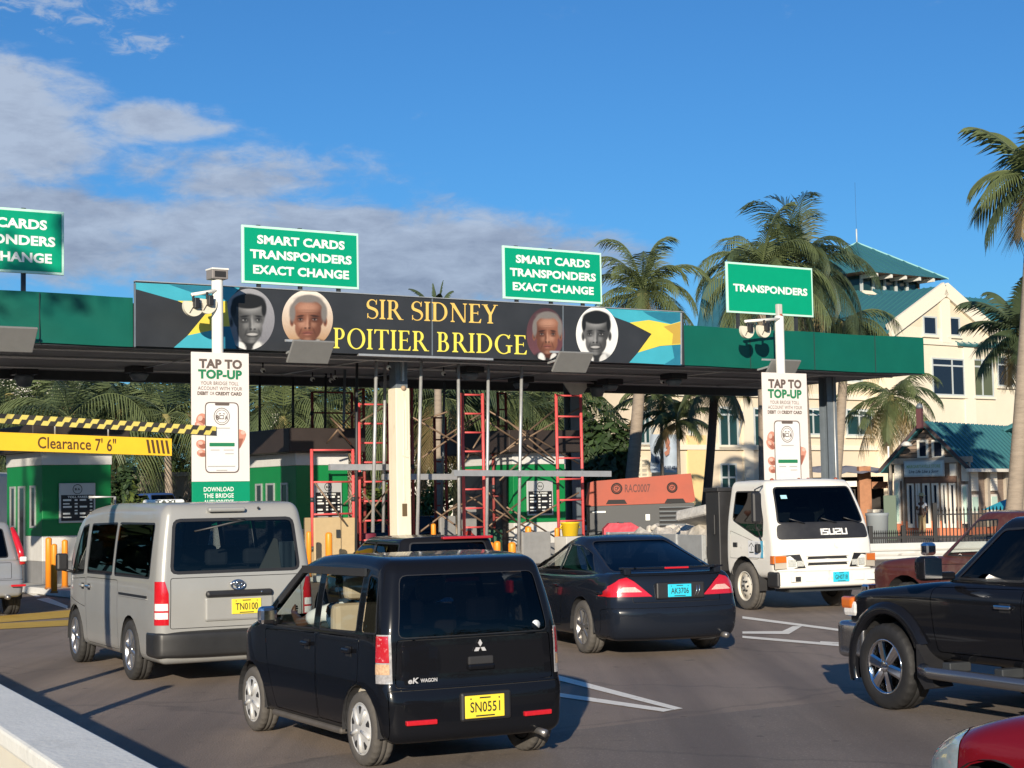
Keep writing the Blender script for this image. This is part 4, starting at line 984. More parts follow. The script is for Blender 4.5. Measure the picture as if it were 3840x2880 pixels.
def make_maroon_pickup():
    yaw = rad(27); k = Vector((math.cos(yaw), math.sin(yaw), 0)); h = Vector((-math.sin(yaw), math.cos(yaw), 0))
    ax = Vector((4.93, 24.0, 0)) + k * .86 - h * .80
    root = thing('pickup_truck', 'faded maroon pickup half hidden behind the black one, beside the iron fence', 'pickup', ax, yaw)
    PT = paint('faded_maroon', (.088, .027, .025), .42, var=.16, dirt=((.135, .078, .060), 1.6, .50)); hw = .88
    sh = lower_body(hw, -4.3, .85, .45, [(-4.3, 1.02), (-1.2, 1.08), (-.6, 1.08), (0, 1.05), (.6, .99), (.85, .90)], (.09, .10, .08), wz=[(.45, .96), (.8, 1), (1.1, .94)], wy=[(-4.3, 1), (.4, 1), (.85, .92)], nose=.08)
    arches(sh, root, (0, -3.1), .36, .46, hw)
    panel(sh, root, 0, -1, [(-1.8, .5), (-.72, .5), (-.68, .98), (-1.8, 1.02)], PT, 'door'); sh.build('body', PT, root)
    gh = greenhouse(.82, .64, (-2.3, -.45), (-2.2, -1.2), 1.03, 1.68, (.09, .10, .08))
    for s in (-1, 1): window(gh, root, 0, s, [(-1.62, 1.09), (-.74, 1.09), (-1.22, 1.56), (-1.62, 1.58)], glass('glass_clear', (.88, .90, .88), .6), 'window', .04, .02, thr=.2)
    window(gh, root, 1, 1, [(-.7, 1.11), (.7, 1.11), (.58, 1.58), (-.58, 1.58)], MATS['glass_clear'], 'windscreen', .05, thr=.2)
    window(gh, root, 1, -1, [(-.6, 1.15), (.6, 1.15), (.54, 1.55), (-.54, 1.55)], MATS['glass_clear'], 'rear_window', .05, thr=.2)
    gh.build('roof', PT, root)
    MB().bbox(-1.10, -.92, -.72, -.58, 1.10, 1.27, .04, MATS['chrome']).build('side_mirror', None, root)
    MB().bbox(-.88, .88, .80, .95, .46, .66, .03, MATS['chrome']).build('front_bumper', None, root)
    for y in (0, -3.1):
        for s in (-1, 1): wheel(root, s * .78, y, .36, .22, s, 'steel', .6)
make_maroon_pickup()

def make_red_car():
    yaw = rad(30); root = thing('car', 'shiny dark red car, only its nose and clear headlamp in the near corner', 'car', RED_AX, yaw)
    PT = paint('metal_red', (.20, .008, .016), .22, var=.05, metal=.25); hw = .88
    sh = lower_body(hw, -3.5, .86, .2, [(-3.5, .95), (-1.3, .98), (-.6, .97), (0, .90), (.5, .78), (.75, .68), (.86, .58)], (.14, .16, .10), n=(16, 50, 14), wz=[(.2, .95), (.5, 1), (.7, .98), (.98, .86)], wy=[(-3.5, .97), (-1, 1), (.2, .98), (.86, .78)], nose=.22)
    arches(sh, root, (0, -2.6), .32, .38, hw)
    lamp = sh.cut(2, 1, [(-.95, .26), (-.76, .26), (-.46, .46), (-.36, .84), (-.95, .84)], .0)
    lo = lamp.off(.004).build('headlamp', mat('lamp_pale', (.40, .48, .50), .06, coat=1, var=.3, scale=9), root)
    l2 = sh.cut(2, 1, mirror2([(-.95, .26), (-.76, .26), (-.46, .46), (-.36, .84), (-.95, .84)]), .0); l2.off(.004).build('headlamp', MATS['clear_lens'], root)
    panel(sh, root, 2, 1, [(-.58, -.62), (.58, -.62), (.46, .40), (.3, .62), (-.3, .62), (-.46, .40)], PT, 'bonnet', gap=.006, thr=.2)
    sh.build('body', PT, root)
    gh = greenhouse(.78, .60, (-2.9, -.35), (-2.3, -1.2), .90, 1.45, (.10, .12, .08))
    window(gh, root, 1, 1, [(-.66, .98), (.66, .98), (.54, 1.36), (-.54, 1.36)], MATS['glass_dark'], 'windscreen', .05, thr=.2)
    for s in (-1, 1): window(gh, root, 0, s, [(-2.4, 1.0), (-.8, .98), (-1.25, 1.34), (-2.2, 1.36)], MATS['glass_dark'], 'window', .05, thr=.2)
    gh.build('roof', PT, root)
    for y in (0, -2.6):
        for s in (-1, 1): wheel(root, s * .76, y, .32, .2, s, 'spoke', .64, 5)
RED_AX = Vector((2.95, 8.46, 0))
make_red_car()

def make_silver_suv():
    yaw = rad(28); k = Vector((math.cos(yaw), math.sin(yaw), 0)); root = thing('suv', 'silver off-roader with tall red tail lamp beside the toll booth', 'car', Vector((-9.22, 31.39, 0)) - k * .80, yaw)
    PT = paint('suv_silver', (.33, .34, .35), .3, metal=.35); hw = .90
    sh = lower_body(hw, -.85, 3.5, .35, [(-.9, 1.02), (2.2, 1.02), (2.9, .98), (3.5, .85)], (.10, .10, .08), rear=[(.35, -.05), (.62, -.05), (.70, .02), (1.0, .04)], wy=[(-.9, .95), (0, 1), (2.6, 1), (3.5, .88)])
    arches(sh, root, (0, 2.65), .35, .43, hw); panel(sh, root, 1, -1, [(-.86, .37), (.86, .37), (.86, .66), (-.86, .66)], PT, 'rear_bumper', gap=.008, thr=.1)
    panel(sh, root, 1, -1, [(-.64, .68), (.64, .68), (.64, .97), (-.64, .97)], PT, 'tailgate', gap=.008, thr=.1); sh.build('body', PT, root)
    gh = greenhouse(.84, .68, (-.80, 2.5), (-.45, 1.4), .97, 1.70, (.10, .10, .08))
    window(gh, root, 1, -1, [(-.60, 1.05), (.60, 1.05), (.54, 1.58), (-.54, 1.58)], MATS['glass_privacy'], 'rear_window', .06, thr=.2)
    for s in (-1, 1): window(gh, root, 0, s, [(-.3, 1.07), (.9, 1.07), (.9, 1.58), (-.2, 1.58)], MATS['glass_privacy'], 'window', .05, thr=.2)
    gh.build('roof', PT, root)
    for s in (-1, 1):
        l = MB(); l.tube([(s * .83, -.80, .93), (s * .80, -.76, 1.15), (s * .74, -.66, 1.40), (s * .69, -.56, 1.58)], [.055, .065, .06, .04], MATS['red_lens'], 10); lo = l.build('tail_lamp', None, root)
        MB().bbox(min(s * .77, s * .89), max(s * .77, s * .89), -.875, -.78, .98, 1.07, .02, MATS['clear_lens']).build('lamp_lens', None, lo)
        MB().bbox(min(s * .6, s * .86), max(s * .6, s * .86), -.93, -.9, .54, .58, .01, MATS['red_lens']).build('reflector', None, root)
    MB().tube([(.55, -.7, .36), (.55, -.95, .36)], .045, MATS['exhaust'], 12).build('exhaust_pipe', None, root)
    for y in (0, 2.65):
        for s in (-1, 1): wheel(root, s * .79, y, .35, .22, s, 'spoke', .64, 5)
make_silver_suv()

def small_car(name, label, loc, yaw, PT, roofm, dark=True, H=1.41, hb=.80, ht=.62, L=(-.62, 2.3), rt=(-.45, 1.05), cat='car'):
    root = thing(name, label, cat, loc, yaw); hw = .85
    sh = lower_body(hw, -.66, 3.05, .2, [(-.7, .93), (2.0, .93), (2.6, .88), (3.05, .72)], (.10, .12, .08)); arches(sh, root, (0, 2.45), .31, .36, hw); sh.build('body', PT, root)
    gh = greenhouse(hb, ht, L, rt, .88, H, (.10, .10, .07)); g = MATS['glass_privacy' if dark else 'glass_dark']
    window(gh, root, 1, -1, [(-.62, .97), (.62, .97), (.54, H - .07), (-.54, H - .07)], g, 'rear_window', .05, thr=.2); window(gh, root, 1, 1, [(-.62, .97), (.62, .97), (.54, H - .08), (-.54, H - .08)], g, 'windscreen', .05, thr=.2)
    for s in (-1, 1):
        window(gh, root, 0, s, [(.50, .97), (1.75, .97), (1.2, H - .08), (.50, H - .08)], g, 'window', .03, .02, thr=.2); window(gh, root, 0, s, [(-.45, .97), (.44, .97), (.44, H - .08), (-.38, H - .08)], g, 'window', .04, .02, thr=.2)
    gh.build('roof', roofm, root)
    for s in (-1, 1):
        MB().bbox(s * .85 - .05 if s > 0 else -.87, .87 if s > 0 else s * .85 + .05, -.66, -.5, .68, .86, .03, MATS['red_lens']).build('tail_lamp', None, root)
        MB().ball((s * .97, 1.75, 1.0), (.11, .07, .08), MATS['black_plastic'], 12).build('side_mirror', None, root)
    for y in (0, 2.45):
        for s in (-1, 1): wheel(root, s * .74, y, .31, .19, s, 'spoke', .62, 5)
    return root
_y = rad(24); _k = Vector((math.cos(_y), math.sin(_y), 0)); _h = Vector((-math.sin(_y), math.cos(_y), 0))
mini = small_car('hatchback', 'black hatchback with a red roof edge in front of the white column', Vector((-1.50, 22.6, 0)) + _k * .66 + _h * .45, _y, paint('mini_black', (.008, .008, .009), .2), paint('mini_roof', (.010, .010, .011), .2), H=1.465, hb=.83, ht=.66)
MB().bbox(-.1, .62, -.545, -.45, 1.425, 1.462, .012, mat('mini_red', (.42, .02, .03), .25, coat=1)).build('roof_edge', None, mini)
# ------------------------------------------------------------------ ground, road markings, parapet
def asphalt(name, base, dark):
    m = mat(name, base, .78, var=.16, scale=.7, bump=.35, bscale=55, dirt=(dark, .55, .57)); nt = m.node_tree; N = nt.nodes; L = nt.links; b = N['Principled BSDF']
    tc = N.new('ShaderNodeTexCoord'); src = b.inputs['Base Color'].links[0].from_socket
    for sc, lo, hi, f, c in ((38, .60, .68, .6, (.40, .35, .30)), (3.2, .66, .72, .45, (.07, .06, .055)), (90, .38, .62, .42, (.09, .08, .072))):
        n = N.new('ShaderNodeTexNoise'); n.inputs['Scale'].default_value = sc; n.inputs['Detail'].default_value = 4; L.new(tc.outputs['Object'], n.inputs['Vector'])
        r = N.new('ShaderNodeMapRange'); r.inputs['From Min'].default_value = lo; r.inputs['From Max'].default_value = hi; r.inputs['To Max'].default_value = f; L.new(n.outputs['Fac'], r.inputs[0])
        x = N.new('ShaderNodeMix'); x.data_type = 'RGBA'; x.inputs[7].default_value = (*c, 1); L.new(r.outputs[0], x.inputs[0]); L.new(src, x.inputs[6]); src = x.outputs[2]
    mp = N.new('ShaderNodeMapping'); mp.inputs['Rotation'].default_value = (0, 0, rad(-27)); mp.inputs['Scale'].default_value = (1.0, .045, 1); L.new(tc.outputs['Object'], mp.inputs[0])
    for sc, lo, hi, f, c in ((.95, .48, .66, .58, (.11, .088, .075)), (4.5, .52, .75, .42, (.13, .108, .092))):
        n = N.new('ShaderNodeTexNoise'); n.inputs['Scale'].default_value = sc; n.inputs['Detail'].default_value = 5; L.new(mp.outputs[0], n.inputs['Vector'])
        r = N.new('ShaderNodeMapRange'); r.inputs['From Min'].default_value = lo; r.inputs['From Max'].default_value = hi; r.inputs['To Max'].default_value = f; L.new(n.outputs['Fac'], r.inputs[0])
        x = N.new('ShaderNodeMix'); x.data_type = 'RGBA'; x.inputs[7].default_value = (*c, 1); L.new(r.outputs[0], x.inputs[0]); L.new(src, x.inputs[6]); src = x.outputs[2]
    v = N.new('ShaderNodeTexVoronoi'); v.inputs['Scale'].default_value = 1.7; v.inputs['Randomness'].default_value = 1; L.new(tc.outputs['Object'], v.inputs['Vector'])      # drips and gum
    r = N.new('ShaderNodeMapRange'); r.inputs['From Min'].default_value = .035; r.inputs['From Max'].default_value = .075; r.inputs['To Min'].default_value = .75; r.inputs['To Max'].default_value = 0; L.new(v.outputs['Distance'], r.inputs[0])
    x = N.new('ShaderNodeMix'); x.data_type = 'RGBA'; x.inputs[7].default_value = (.07, .056, .048, 1); L.new(r.outputs[0], x.inputs[0]); L.new(src, x.inputs[6]); src = x.outputs[2]
    # cracks
    v = N.new('ShaderNodeTexVoronoi'); v.feature = 'DISTANCE_TO_EDGE'; v.inputs['Scale'].default_value = .33; n = N.new('ShaderNodeTexNoise'); n.inputs['Scale'].default_value = 1.6
    L.new(tc.outputs['Object'], n.inputs['Vector']); a = N.new('ShaderNodeMix'); a.data_type = 'RGBA'; a.inputs[0].default_value = .35; L.new(tc.outputs['Object'], a.inputs[6]); L.new(n.outputs['Color'], a.inputs[7]); L.new(a.outputs[2], v.inputs['Vector'])
    r = N.new('ShaderNodeMapRange'); r.inputs['From Min'].default_value = .003; r.inputs['From Max'].default_value = .010; r.inputs['To Min'].default_value = .22; r.inputs['To Max'].default_value = 0; L.new(v.outputs['Distance'], r.inputs[0])
    x = N.new('ShaderNodeMix'); x.data_type = 'RGBA'; x.inputs[7].default_value = (.03, .028, .027, 1); L.new(r.outputs[0], x.inputs[0]); L.new(src, x.inputs[6]); L.new(x.outputs[2], b.inputs['Base Color'])
    return m
ASP = asphalt('asphalt', (.295, .232, .184), (.222, .176, .142))
ASP2 = asphalt('asphalt_patch', (.215, .177, .148), (.168, .140, .119))
g = MB().poly([(-900, -60, 0), (900, -60, 0), (900, 1500, 0), (-900, 1500, 0)], ASP).build('road', None, fix=False); tag(g, kind='structure')
P = [(-3.2, 10.6), (-1.6, 13.2), (.1, 14.25), (1.3, 15.1), (2.2, 15.7), (3.3, 16.4), (9, 19), (12, 8), (4, 4), (-1, 5)]
g = MB().poly([(x, y, .004) for x, y in P], ASP2).build('road_patch', None, fix=False); tag(g, kind='structure')
WL = mat('line_white', (.88, .85, .76), .7, var=.06, scale=3, dirt=((.34, .29, .24), 6, .58)); YL = mat('line_yellow', (.56, .36, .06), .7, var=.15, scale=3, dirt=((.2, .15, .09), 5, .58))
def marking(name, polys, m, z=.008):
    mb = MB()
    for p in polys: mb.poly([gz(x, y, z) for x, y in p], m)
    return tag(mb.build(name, None, fix=False), kind='structure')
z3 = lambda p: [(1094.5 + x * .2604, 1123.3 + y * .2604) for x, y in p]
z4 = lambda p: [(1635.9 + x * .3576, 1065.7 + y * .3576) for x, y in p]
z5 = lambda p: [(x * .2604, 1227 + y * .2604) for x, y in p]
marking('road_marking', [z3([(330, 1262), (1462, 1562), (1392, 1573), (330, 1304)]), z3([(330, 1418), (1386, 1573), (1300, 1590), (330, 1450)]),
    z4([(-90, 742), (545, 825), (545, 838), (-90, 756)]), z4([(-90, 834), (150, 832), (215, 802), (270, 802), (190, 850), (-90, 847)]), z4([(-90, 860), (700, 926), (700, 941), (-90, 873)]), z4([(380, 893), (700, 912), (700, 920), (380, 900)]),
    z5([(190, 195), (240, 190), (345, 235), (300, 241)]), z5([(300, 258), (400, 245), (560, 312), (560, 338)])], WL)
marking('road_marking', [z5([(-60, 402), (700, 338), (700, 398), (-60, 456)]), z5([(-60, 461), (700, 424), (700, 470), (-60, 510)])], YL)

PARC = mat('parapet_concrete', (.80, .80, .74), .75, var=.07, scale=2.5, bump=.25, bscale=30, dirt=((.60, .60, .55), 1.6, .58))
hw_ = .80
a_, b_ = gz(0, 1478, hw_), gz(340, 1659, hw_); d_ = (a_ - b_).normalized(); d_.z = 0; n_ = Vector((d_.y, -d_.x, 0))       # n_ points to the traffic side
p0, p1 = b_ - d_ * 6, a_ + d_ * 22
CW_ = abs((gz(128, 1659, hw_) - b_).dot(n_))
root = thing('bridge_parapet', 'pale concrete parapet running into the near left corner of the road', 'wall', (p0.x, p0.y, 0), math.atan2(d_.y, d_.x))
L_ = (p1 - p0).length
MB().bbox(0, L_, 0, CW_ - .06, 0, hw_ - .102, .01, PARC).build('wall', None, root)
MB().bbox(-.02, L_ + .02, -.02, CW_, hw_ - .10, hw_, .02, PARC, None, 2).build('coping', None, root)
MB().box(0, L_, CW_ - .055, CW_ - .03, 0, hw_ - .103, mat('parapet_cream', (.76, .72, .60), .7, var=.05, scale=2)).build('near_face', None, root)
for i, (px, py, h) in enumerate(((141, 1498, 5.0), (247, 1547, 1.55))):     # posts on the parapet, out to the left, whose shadows cross the road
    q = gz(px, py); dist = hw_ / math.tan(SUN_EL)
    base = Vector((q.x - math.sin(SUN_AZ) * dist, q.y - math.cos(SUN_AZ) * dist, hw_))
    t = (base - p0).dot(d_); base = p0 + d_ * t + Vector((-n_.x * .12, -n_.y * .12, 0)); base.z = hw_
    r = thing('post', ['tall white post on the parapet that shades the silver van', 'short white post on the parapet'][i], 'post', base); MB().lathe([(.07, 0), (.07, h - hw_), (.05, h - hw_ + .03), (.001, h - hw_ + .03)], MATS['white_paint'], 14).build('shaft', None, r); MB().lathe([(.13, 0), (.13, .02), (.075, .03)], MATS['galvanised'], 14).build('base_plate', None, r)

# ------------------------------------------------------------------ toll canopy
TH = rad(33.5); A0 = gz(285, 748, 5.4)
CP = PL(A0, TH)
def h(x, y, t=0.):
    a, z = CP.shift(t).hit(x, y); return a, z
def C3(s, t, z): return CP.w(s, z, t)
can = thing('toll_canopy', 'long dark toll plaza canopy with a green fascia spanning the lanes', 'canopy', (A0.x, A0.y, 0), TH)
SR = h(1993, 730)[0]; ZT = h(1993, 730)[1]; S0 = h(289, 700)[0]; S1 = h(1472, 720)[0]; ZB = 5.4; BT = 6.815
FG = mat('fascia_green', (0, 0, 0))
def cloth(s0, s1, z0, z1, t, n=40, amp=.02, seed=1):
    random.seed(seed); V = []; F = []; k = 8; ph = [random.random() * 6 for _ in range(6)]
    for i in range(n + 1):
        for j in range(k + 1):
            u, v = i / n, j / k; e = min(1, 12 * min(u, 1 - u)) * min(1, 4 * v) ; w = amp * e * (.5 * math.sin(u * 9 + ph[0] + v * 2) + .3 * math.sin(u * 23 + v * 5 + ph[1]) + .35 * math.sin(v * 7 + u * 31 + ph[2]))
            V.append((s0 + (s1 - s0) * u, t + w, z0 + (z1 - z0) * v + (.012 * math.sin(u * 14 + ph[3]) if j in (0, k) else 0)))
    for i in range(n):
        for j in range(k): F.append((i * (k + 1) + j, (i + 1) * (k + 1) + j, (i + 1) * (k + 1) + j + 1, i * (k + 1) + j + 1))
    return MB().add(V, F, FG, True)
cloth(-9, S0 - .02, ZB, ZT, 0, 50, .035, 3).build('fascia_panel', None, can)
cloth(S1 + .03, SR, ZB, ZT, 0, 40, .022, 4).build('fascia_panel', None, can)
MB().poly([(SR, 0, ZB), (SR, 8, ZB), (SR, 8, ZT), (SR, 0, ZT)], FG, thick=(.03, 0, 0)).build('fascia_panel', None, can)
SOF = mat('soffit_metal', (.30, .31, .33), .55, .3, var=.12, scale=2)
w = MB().box(-9, SR - .02, .06, 7.6, ZB + .02, ZB + .06, SOF)
for i in range(38): w.box(-9, SR - .03, .14 + i * .2, .158 + i * .2, ZB + .006, ZB + .02, SOF)
w.build('soffit', None, can)
w = MB()
for y_, z_ in ((.9, .06), (3.1, .05), (3.25, .05), (5.8, .07)): w.tube([(-8.8, y_, ZB - z_ + .02), (SR - .4, y_, ZB - z_ + .02)], .028, MATS['galvanised'], 6)
for x_ in (2.2, 6.4, 9.1, 13.0, 17.6, 21.5): w.tube([(x_, .9, ZB - .04), (x_, 5.8, ZB - .05)], .02, MATS['galvanised'], 6)
w.build('conduit', None, can)
w = MB()
for x_ in (-6.2, -4.1, -2.05): w.box(x_ - .006, x_ + .006, -.035, -.02, ZB + .01, ZT - .01, MATS['dark_metal'])
for x_ in (S1 + 2.4, S1 + 4.8, S1 + 7.2): w.box(x_ - .006, x_ + .006, -.03, -.018, ZB + .01, ZT - .01, MATS['dark_metal'])
w.build('panel_joint', None, can)
MB().box(-9, SR - .04, .08, 7.9, ZT - .35, ZT - .12, MATS['dark_metal']).build('roof_deck', None, can)
MB().box(-9, SR - .05, 7.3, 7.6, ZB - .22, ZB + .018, MATS['dark_metal']).box(-9, SR - .05, 7.601, 7.9, ZB - .12, ZT - .36, MATS['dark_metal']).build('rear_beam', None, can)
MB().box(-9, SR, .062, .13, ZB - .03, ZB + .018, MATS['dark_metal']).build('edge_trim', None, can)
def col_thing(name, label, x, y, t, cat='column'):
    s = h(x, y, t)[0]; return thing(name, label, cat, C3(s, t, 0), TH)
# white column with flaking paint
c = col_thing('column', 'square white column with peeling paint among the red scaffolding', 862, 900, 1.5)
CREAM = mat('column_cream', (.74, .68, .54), .6, var=.08, scale=3, stretch=(3, 3, .5), dirt=((.50, .40, .25), 3.0, .60))
MB().bbox(-.20, .20, -.20, .20, 0, 4.72, .02, CREAM).build('shaft', None, c)
MB().bbox(-.17, .17, -.16, .17, 4.72, ZB, .01, MATS['steel_grey']).box(-.03, .03, -.24, -.16, 4.9, 5.38, MATS['galvanised']).build('shaded_head', None, c)  # grey top puts the fascia's shade into the colour; thin strip is a bracket
MB().ball((.02, -.20, 4.72), .07, mat('cap_brown', (.35, .26, .18), .6), 10).build('bolt_cap', None, c)
MB().box(-.06, .07, -.215, -.195, 1.55, 1.86, mat('socket_brown', (.12, .08, .04), .6)).build('socket_box', None, c)
w = MB().bar((.0, -.21, 1.9), (.02, -.21, 4.2), .02, .02, CREAM).bar((.09, -.21, 3.2), (.09, -.21, 4.5), .02, .02, CREAM).bar((-.04, -.212, 3.05), (.12, -.212, 3.0), .03, .02, CREAM); w.build('cable_run', None, c)
def ibeam(r, ht, m):
    MB().box(-.19, .19, -.18, -.155, 0, ht, m).box(-.19, .19, .155, .18, 0, ht, m).box(-.013, .013, -.154, .154, 0, ht, m).build('beam', None, r); MB().box(-.28, .28, -.26, .26, 0.001, .03, m).build('base_plate', None, r)
c = col_thing('column', 'slim grey steel column behind the right ladder of scaffolding', 1237, 900, 6.4); ibeam(c, ZB, MATS['steel_grey']); MB().poly([(-.5, -.25, ZB - .03), (.5, -.25, ZB - .03), (.2, -.25, ZB - .4), (-.2, -.25, ZB - .4)], MATS['white_dirty'], thick=(0, .05, 0)).build('head_plate', None, c)
c = col_thing('column', 'wide grey steel column beside the right-hand app sign', 1789, 900, 2.2); ibeam(c, ZB, MATS['steel_grey']); MB().tube([(.05, -.21, .1), (.05, -.21, ZB)], .025, MATS['galvanised'], 8).build('conduit', None, c)

# ------------------------------------------------------------------ bridge name banner
ban = thing('bridge_banner', 'black banner naming the bridge, with four portraits and flag ends', 'banner', (A0.x, A0.y, 0), TH)
BK = mat('banner_black', (.028, .031, .036), .5, var=.2, scale=1.2)
MB().box(S0, S1, -.10, -.001, ZB, BT, BK).build('panel', None, ban)
def bp(x, y, k=0): s, z = h(x, y, -.1); return Vector((s, -.1035 - .0016 * k, z))
def art(name, layers, parent=ban):
    mb = MB()
    for k, (pts, m) in enumerate(layers): mb.poly([bp(x, y, k) for x, y in pts], m)
    return mb.build(name, None, parent, fix=False)
AQ = mat('flag_aqua', (.05, .36, .46), .5, var=.1, scale=1.5); AQD = mat('flag_aqua_deep', (.02, .17, .26), .5, var=.15, scale=2); YE = mat('flag_yellow', (.72, .58, .07), .5, var=.06, scale=2); YED = mat('flag_ochre', (.50, .33, .06), .5)
za = lambda p: [(x * .2604, 403.2 + y * .2604) for x, y in p]; zb = lambda p: [(1036.9 + x * .2604, 489.6 + y * .2604) for x, y in p]
art('flag', [(za([(1118, 796), (1990, 838), (1880, 960), (1470, 947), (1118, 848)]), AQ), (za([(1400, 812), (1760, 828), (1740, 920), (1600, 880)]), AQD), (za([(1470, 947), (1880, 950), (1905, 1160), (1556, 1234), (1712, 1045)]), YE), (za([(1556, 1234), (1905, 1160), (1960, 1345), (1440, 1335)]), AQ), (za([(1840, 1160), (1905, 1160), (1960, 1345), (1845, 1342)]), AQD)])
art('flag', [(zb([(1035, 680), (1300, 690), (1668, 714), (1668, 790), (1570, 812), (1400, 775), (1240, 796), (1120, 752)]), AQ), (zb([(1350, 702), (1668, 716), (1668, 780), (1585, 806), (1480, 775), (1390, 730)]), AQD),
    (zb([(1240, 796), (1400, 775), (1580, 810), (1668, 786), (1668, 976), (1490, 990), (1308, 1045), (1422, 890)]), YE), (zb([(1520, 830), (1668, 790), (1668, 970), (1590, 975), (1600, 890)]), YED), (zb([(1308, 1045), (1490, 992), (1668, 978), (1668, 1150), (1235, 1128)]), AQ), (zb([(1590, 985), (1668, 980), (1668, 1150), (1520, 1146), (1610, 1090)]), AQD)])
def ell(cx, cy, rx, ry, n=36, a0=0, a1=360, tilt=0.):
    c, q = math.cos(tilt), math.sin(tilt); o = []
    for i in range(n + (1 if a1 - a0 < 360 else 0)):
        a = rad(a0 + (a1 - a0) * i / n); x, y = rx * math.cos(a), ry * math.sin(a); o.append((cx + x * c - y * q, cy + x * q + y * c))
    return o
G_ = lambda n, v: mat('print_' + n, v, .5)
def print_mat(name):
    m = bpy.data.materials.new(name); m.use_nodes = True; b = m.node_tree.nodes['Principled BSDF']; b.inputs['Roughness'].default_value = .5
    a = m.node_tree.nodes.new('ShaderNodeVertexColor'); a.layer_name = 'ink'; m.node_tree.links.new(a.outputs[0], b.inputs['Base Color']); return m
PRINT = print_mat('print_photo')
def portrait(cx, cy, rx, ry, bw, bg, turn, smile, old, fw, fx=0., fy=0., seed=0):
    """an oval photograph printed on the banner: soft tones laid down point by point in the ink layer"""
    nr, na = 46, 110; pts = [(0., 0.)] + [((i + 1) / nr * math.cos(2 * math.pi * j / na), (i + 1) / nr * math.sin(2 * math.pi * j / na)) for i in range(nr) for j in range(na)]
    P_ = np.array(pts); U, V = (P_[:, 0] - fx) , (P_[:, 1] - fy); rng = np.random.RandomState(seed)
    col = np.zeros((len(P_), 3)) + np.array(bg[0]); k = np.clip((P_[:, 1] + 1) / 2, 0, 1)[:, None]; col = col * (1 - k) + np.array(bg[1]) * k
    def al(x, y, a, b, soft, rot=0.):
        c, q = math.cos(rot), math.sin(rot); u, v = U - x, V - y; d = np.sqrt(((u * c + v * q) / a)**2 + ((-u * q + v * c) / b)**2); t = np.clip((1 + soft - d) / (2 * soft), 0, 1); return t * t * (3 - 2 * t)
    def lay(alpha, c, o=1.):
        nonlocal col; col = col * (1 - alpha[:, None] * o) + np.array(c) * alpha[:, None] * o
    def E(x, y, a, b, c, soft=.3, o=1., rot=0.): lay(al(x, y, a, b, soft, rot), c, o)
    if bw: sk, sh, li, dk, hr, lip = (.10,) * 3, (.022,) * 3, (.30,) * 3, (.006,) * 3, (.010,) * 3, (.06,) * 3
    else: sk, sh, li, dk, hr, lip = (.215, .088, .052), (.065, .022, .013), (.44, .235, .16), (.018, .008, .006), ((.17, .155, .145) if old else (.02, .015, .012)), (.20, .065, .05)
    w = fw; t = turn
    E(-.1 * t, 1.15, .95, .50, (.02, .02, .022) if not bw or smile < 1 else (.30, .30, .30), .12); E(-.02, .86, .34, .34, sh, .2); E(-.30, .93, .17, .22, (.66, .66, .64), .18, 1, -.5); E(.32, .93, .16, .22, (.60, .60, .58), .18, 1, .5); E(.0, 1.02, .13, .12, (.02, .02, .02), .2)
    E(-.04 * t, -.30, w * 1.10, .56, hr, .06)
    for s_ in (-1, 1):
        if s_ * t < .6: E(s_ * w * 1.02 - .05 * t, .08, .085, .17, sk, .2); E(s_ * w * 1.02 - .05 * t, .09, .04, .10, sh, .4)
    face = np.maximum(al(0, -.12, w, .56, .05), al(.03 * t, .30, w * .80, .46, .06)); lay(face, sk)
    q = np.clip((U * (1 if t <= 0 else -1) / w + .15) / .9, 0, 1); lay(face * q, sh, .72); lay(face * np.clip((V - .30) / .55, 0, 1), sh, .5)
    E(.06 * t, -.42, w * .62, .17, li, .7, .75); E(.10 * t + (-.20 if t <= 0 else .20), .16, .15, .13, li, .8, .7); E(.12 * t + (.22 if t <= 0 else -.22), .18, .11, .10, li, .8, .35)
    if old:
        for s_ in (-1, 1): E(s_ * w * .98, -.22, .12, .30, hr, .35)
        E(0, -.70, w * .75, .12, hr, .45)
        for y in (-.32, -.24): E(.04 * t, y, w * .45, .012, sh, .8, .45)
    else:
        E(-.02 * t, -.60, w * 1.04, .24, hr, .10); E(-w * .95, -.36, .10, .26, hr, .25); E(w * .95, -.36, .10, .26, hr, .25)
    ex = .10 * t
    for s_ in (-1, 1):
        x = ex + s_ * w * .44; f_ = .82 if s_ * t > 0 else 1
        E(x, -.005, .17 * f_, .10, sh, .6, .8); E(x, -.115, .18 * f_, .032, dk, .45, .85, s_ * .10); E(x, .012, .085 * f_, .028, (.26, .26, .26) if bw else (.24, .19, .17), .4, .85); E(x + .02 * t, .008, .040, .036, dk, .35); E(x, -.028, .11 * f_, .016, dk, .5, .9); E(x, .085, .12, .02, sh, .8, .5)
    nx = .15 * t; E(nx * .8, .10, .045, .20, li, .8, .7); E(nx, .25, .085, .07, li, .7, .55); E(nx + (.10 if t <= 0 else -.10), .18, .05, .16, sh, .8, .6)
    for s_ in (-1, 1): E(nx + s_ * .075, .305, .05, .026, dk, .5, .9); E(nx + s_ * .27, .42, .03, .14, sh, .8, .6, s_ * -.45)
    if smile: E(nx * .9, .485, .25, .085, dk, .25); E(nx * .9, .475, .205, .045, (.42, .41, .40), .35, .95); E(nx * .9, .575, .18, .035, lip, .5); E(nx * .9, .60, .12, .02, li, .8, .4)
    else: E(nx * .9, .455, .20, .035, lip, .5); E(nx * .9, .485, .22, .014, dk, .5, .95); E(nx * .9, .525, .17, .035, lip, .5); E(nx * .9, .53, .10, .018, li, .8, .45)
    E(nx * .8, .70, .12, .06, li, .8, .4); col *= (1 + rng.normal(0, .035, len(P_)))[:, None]
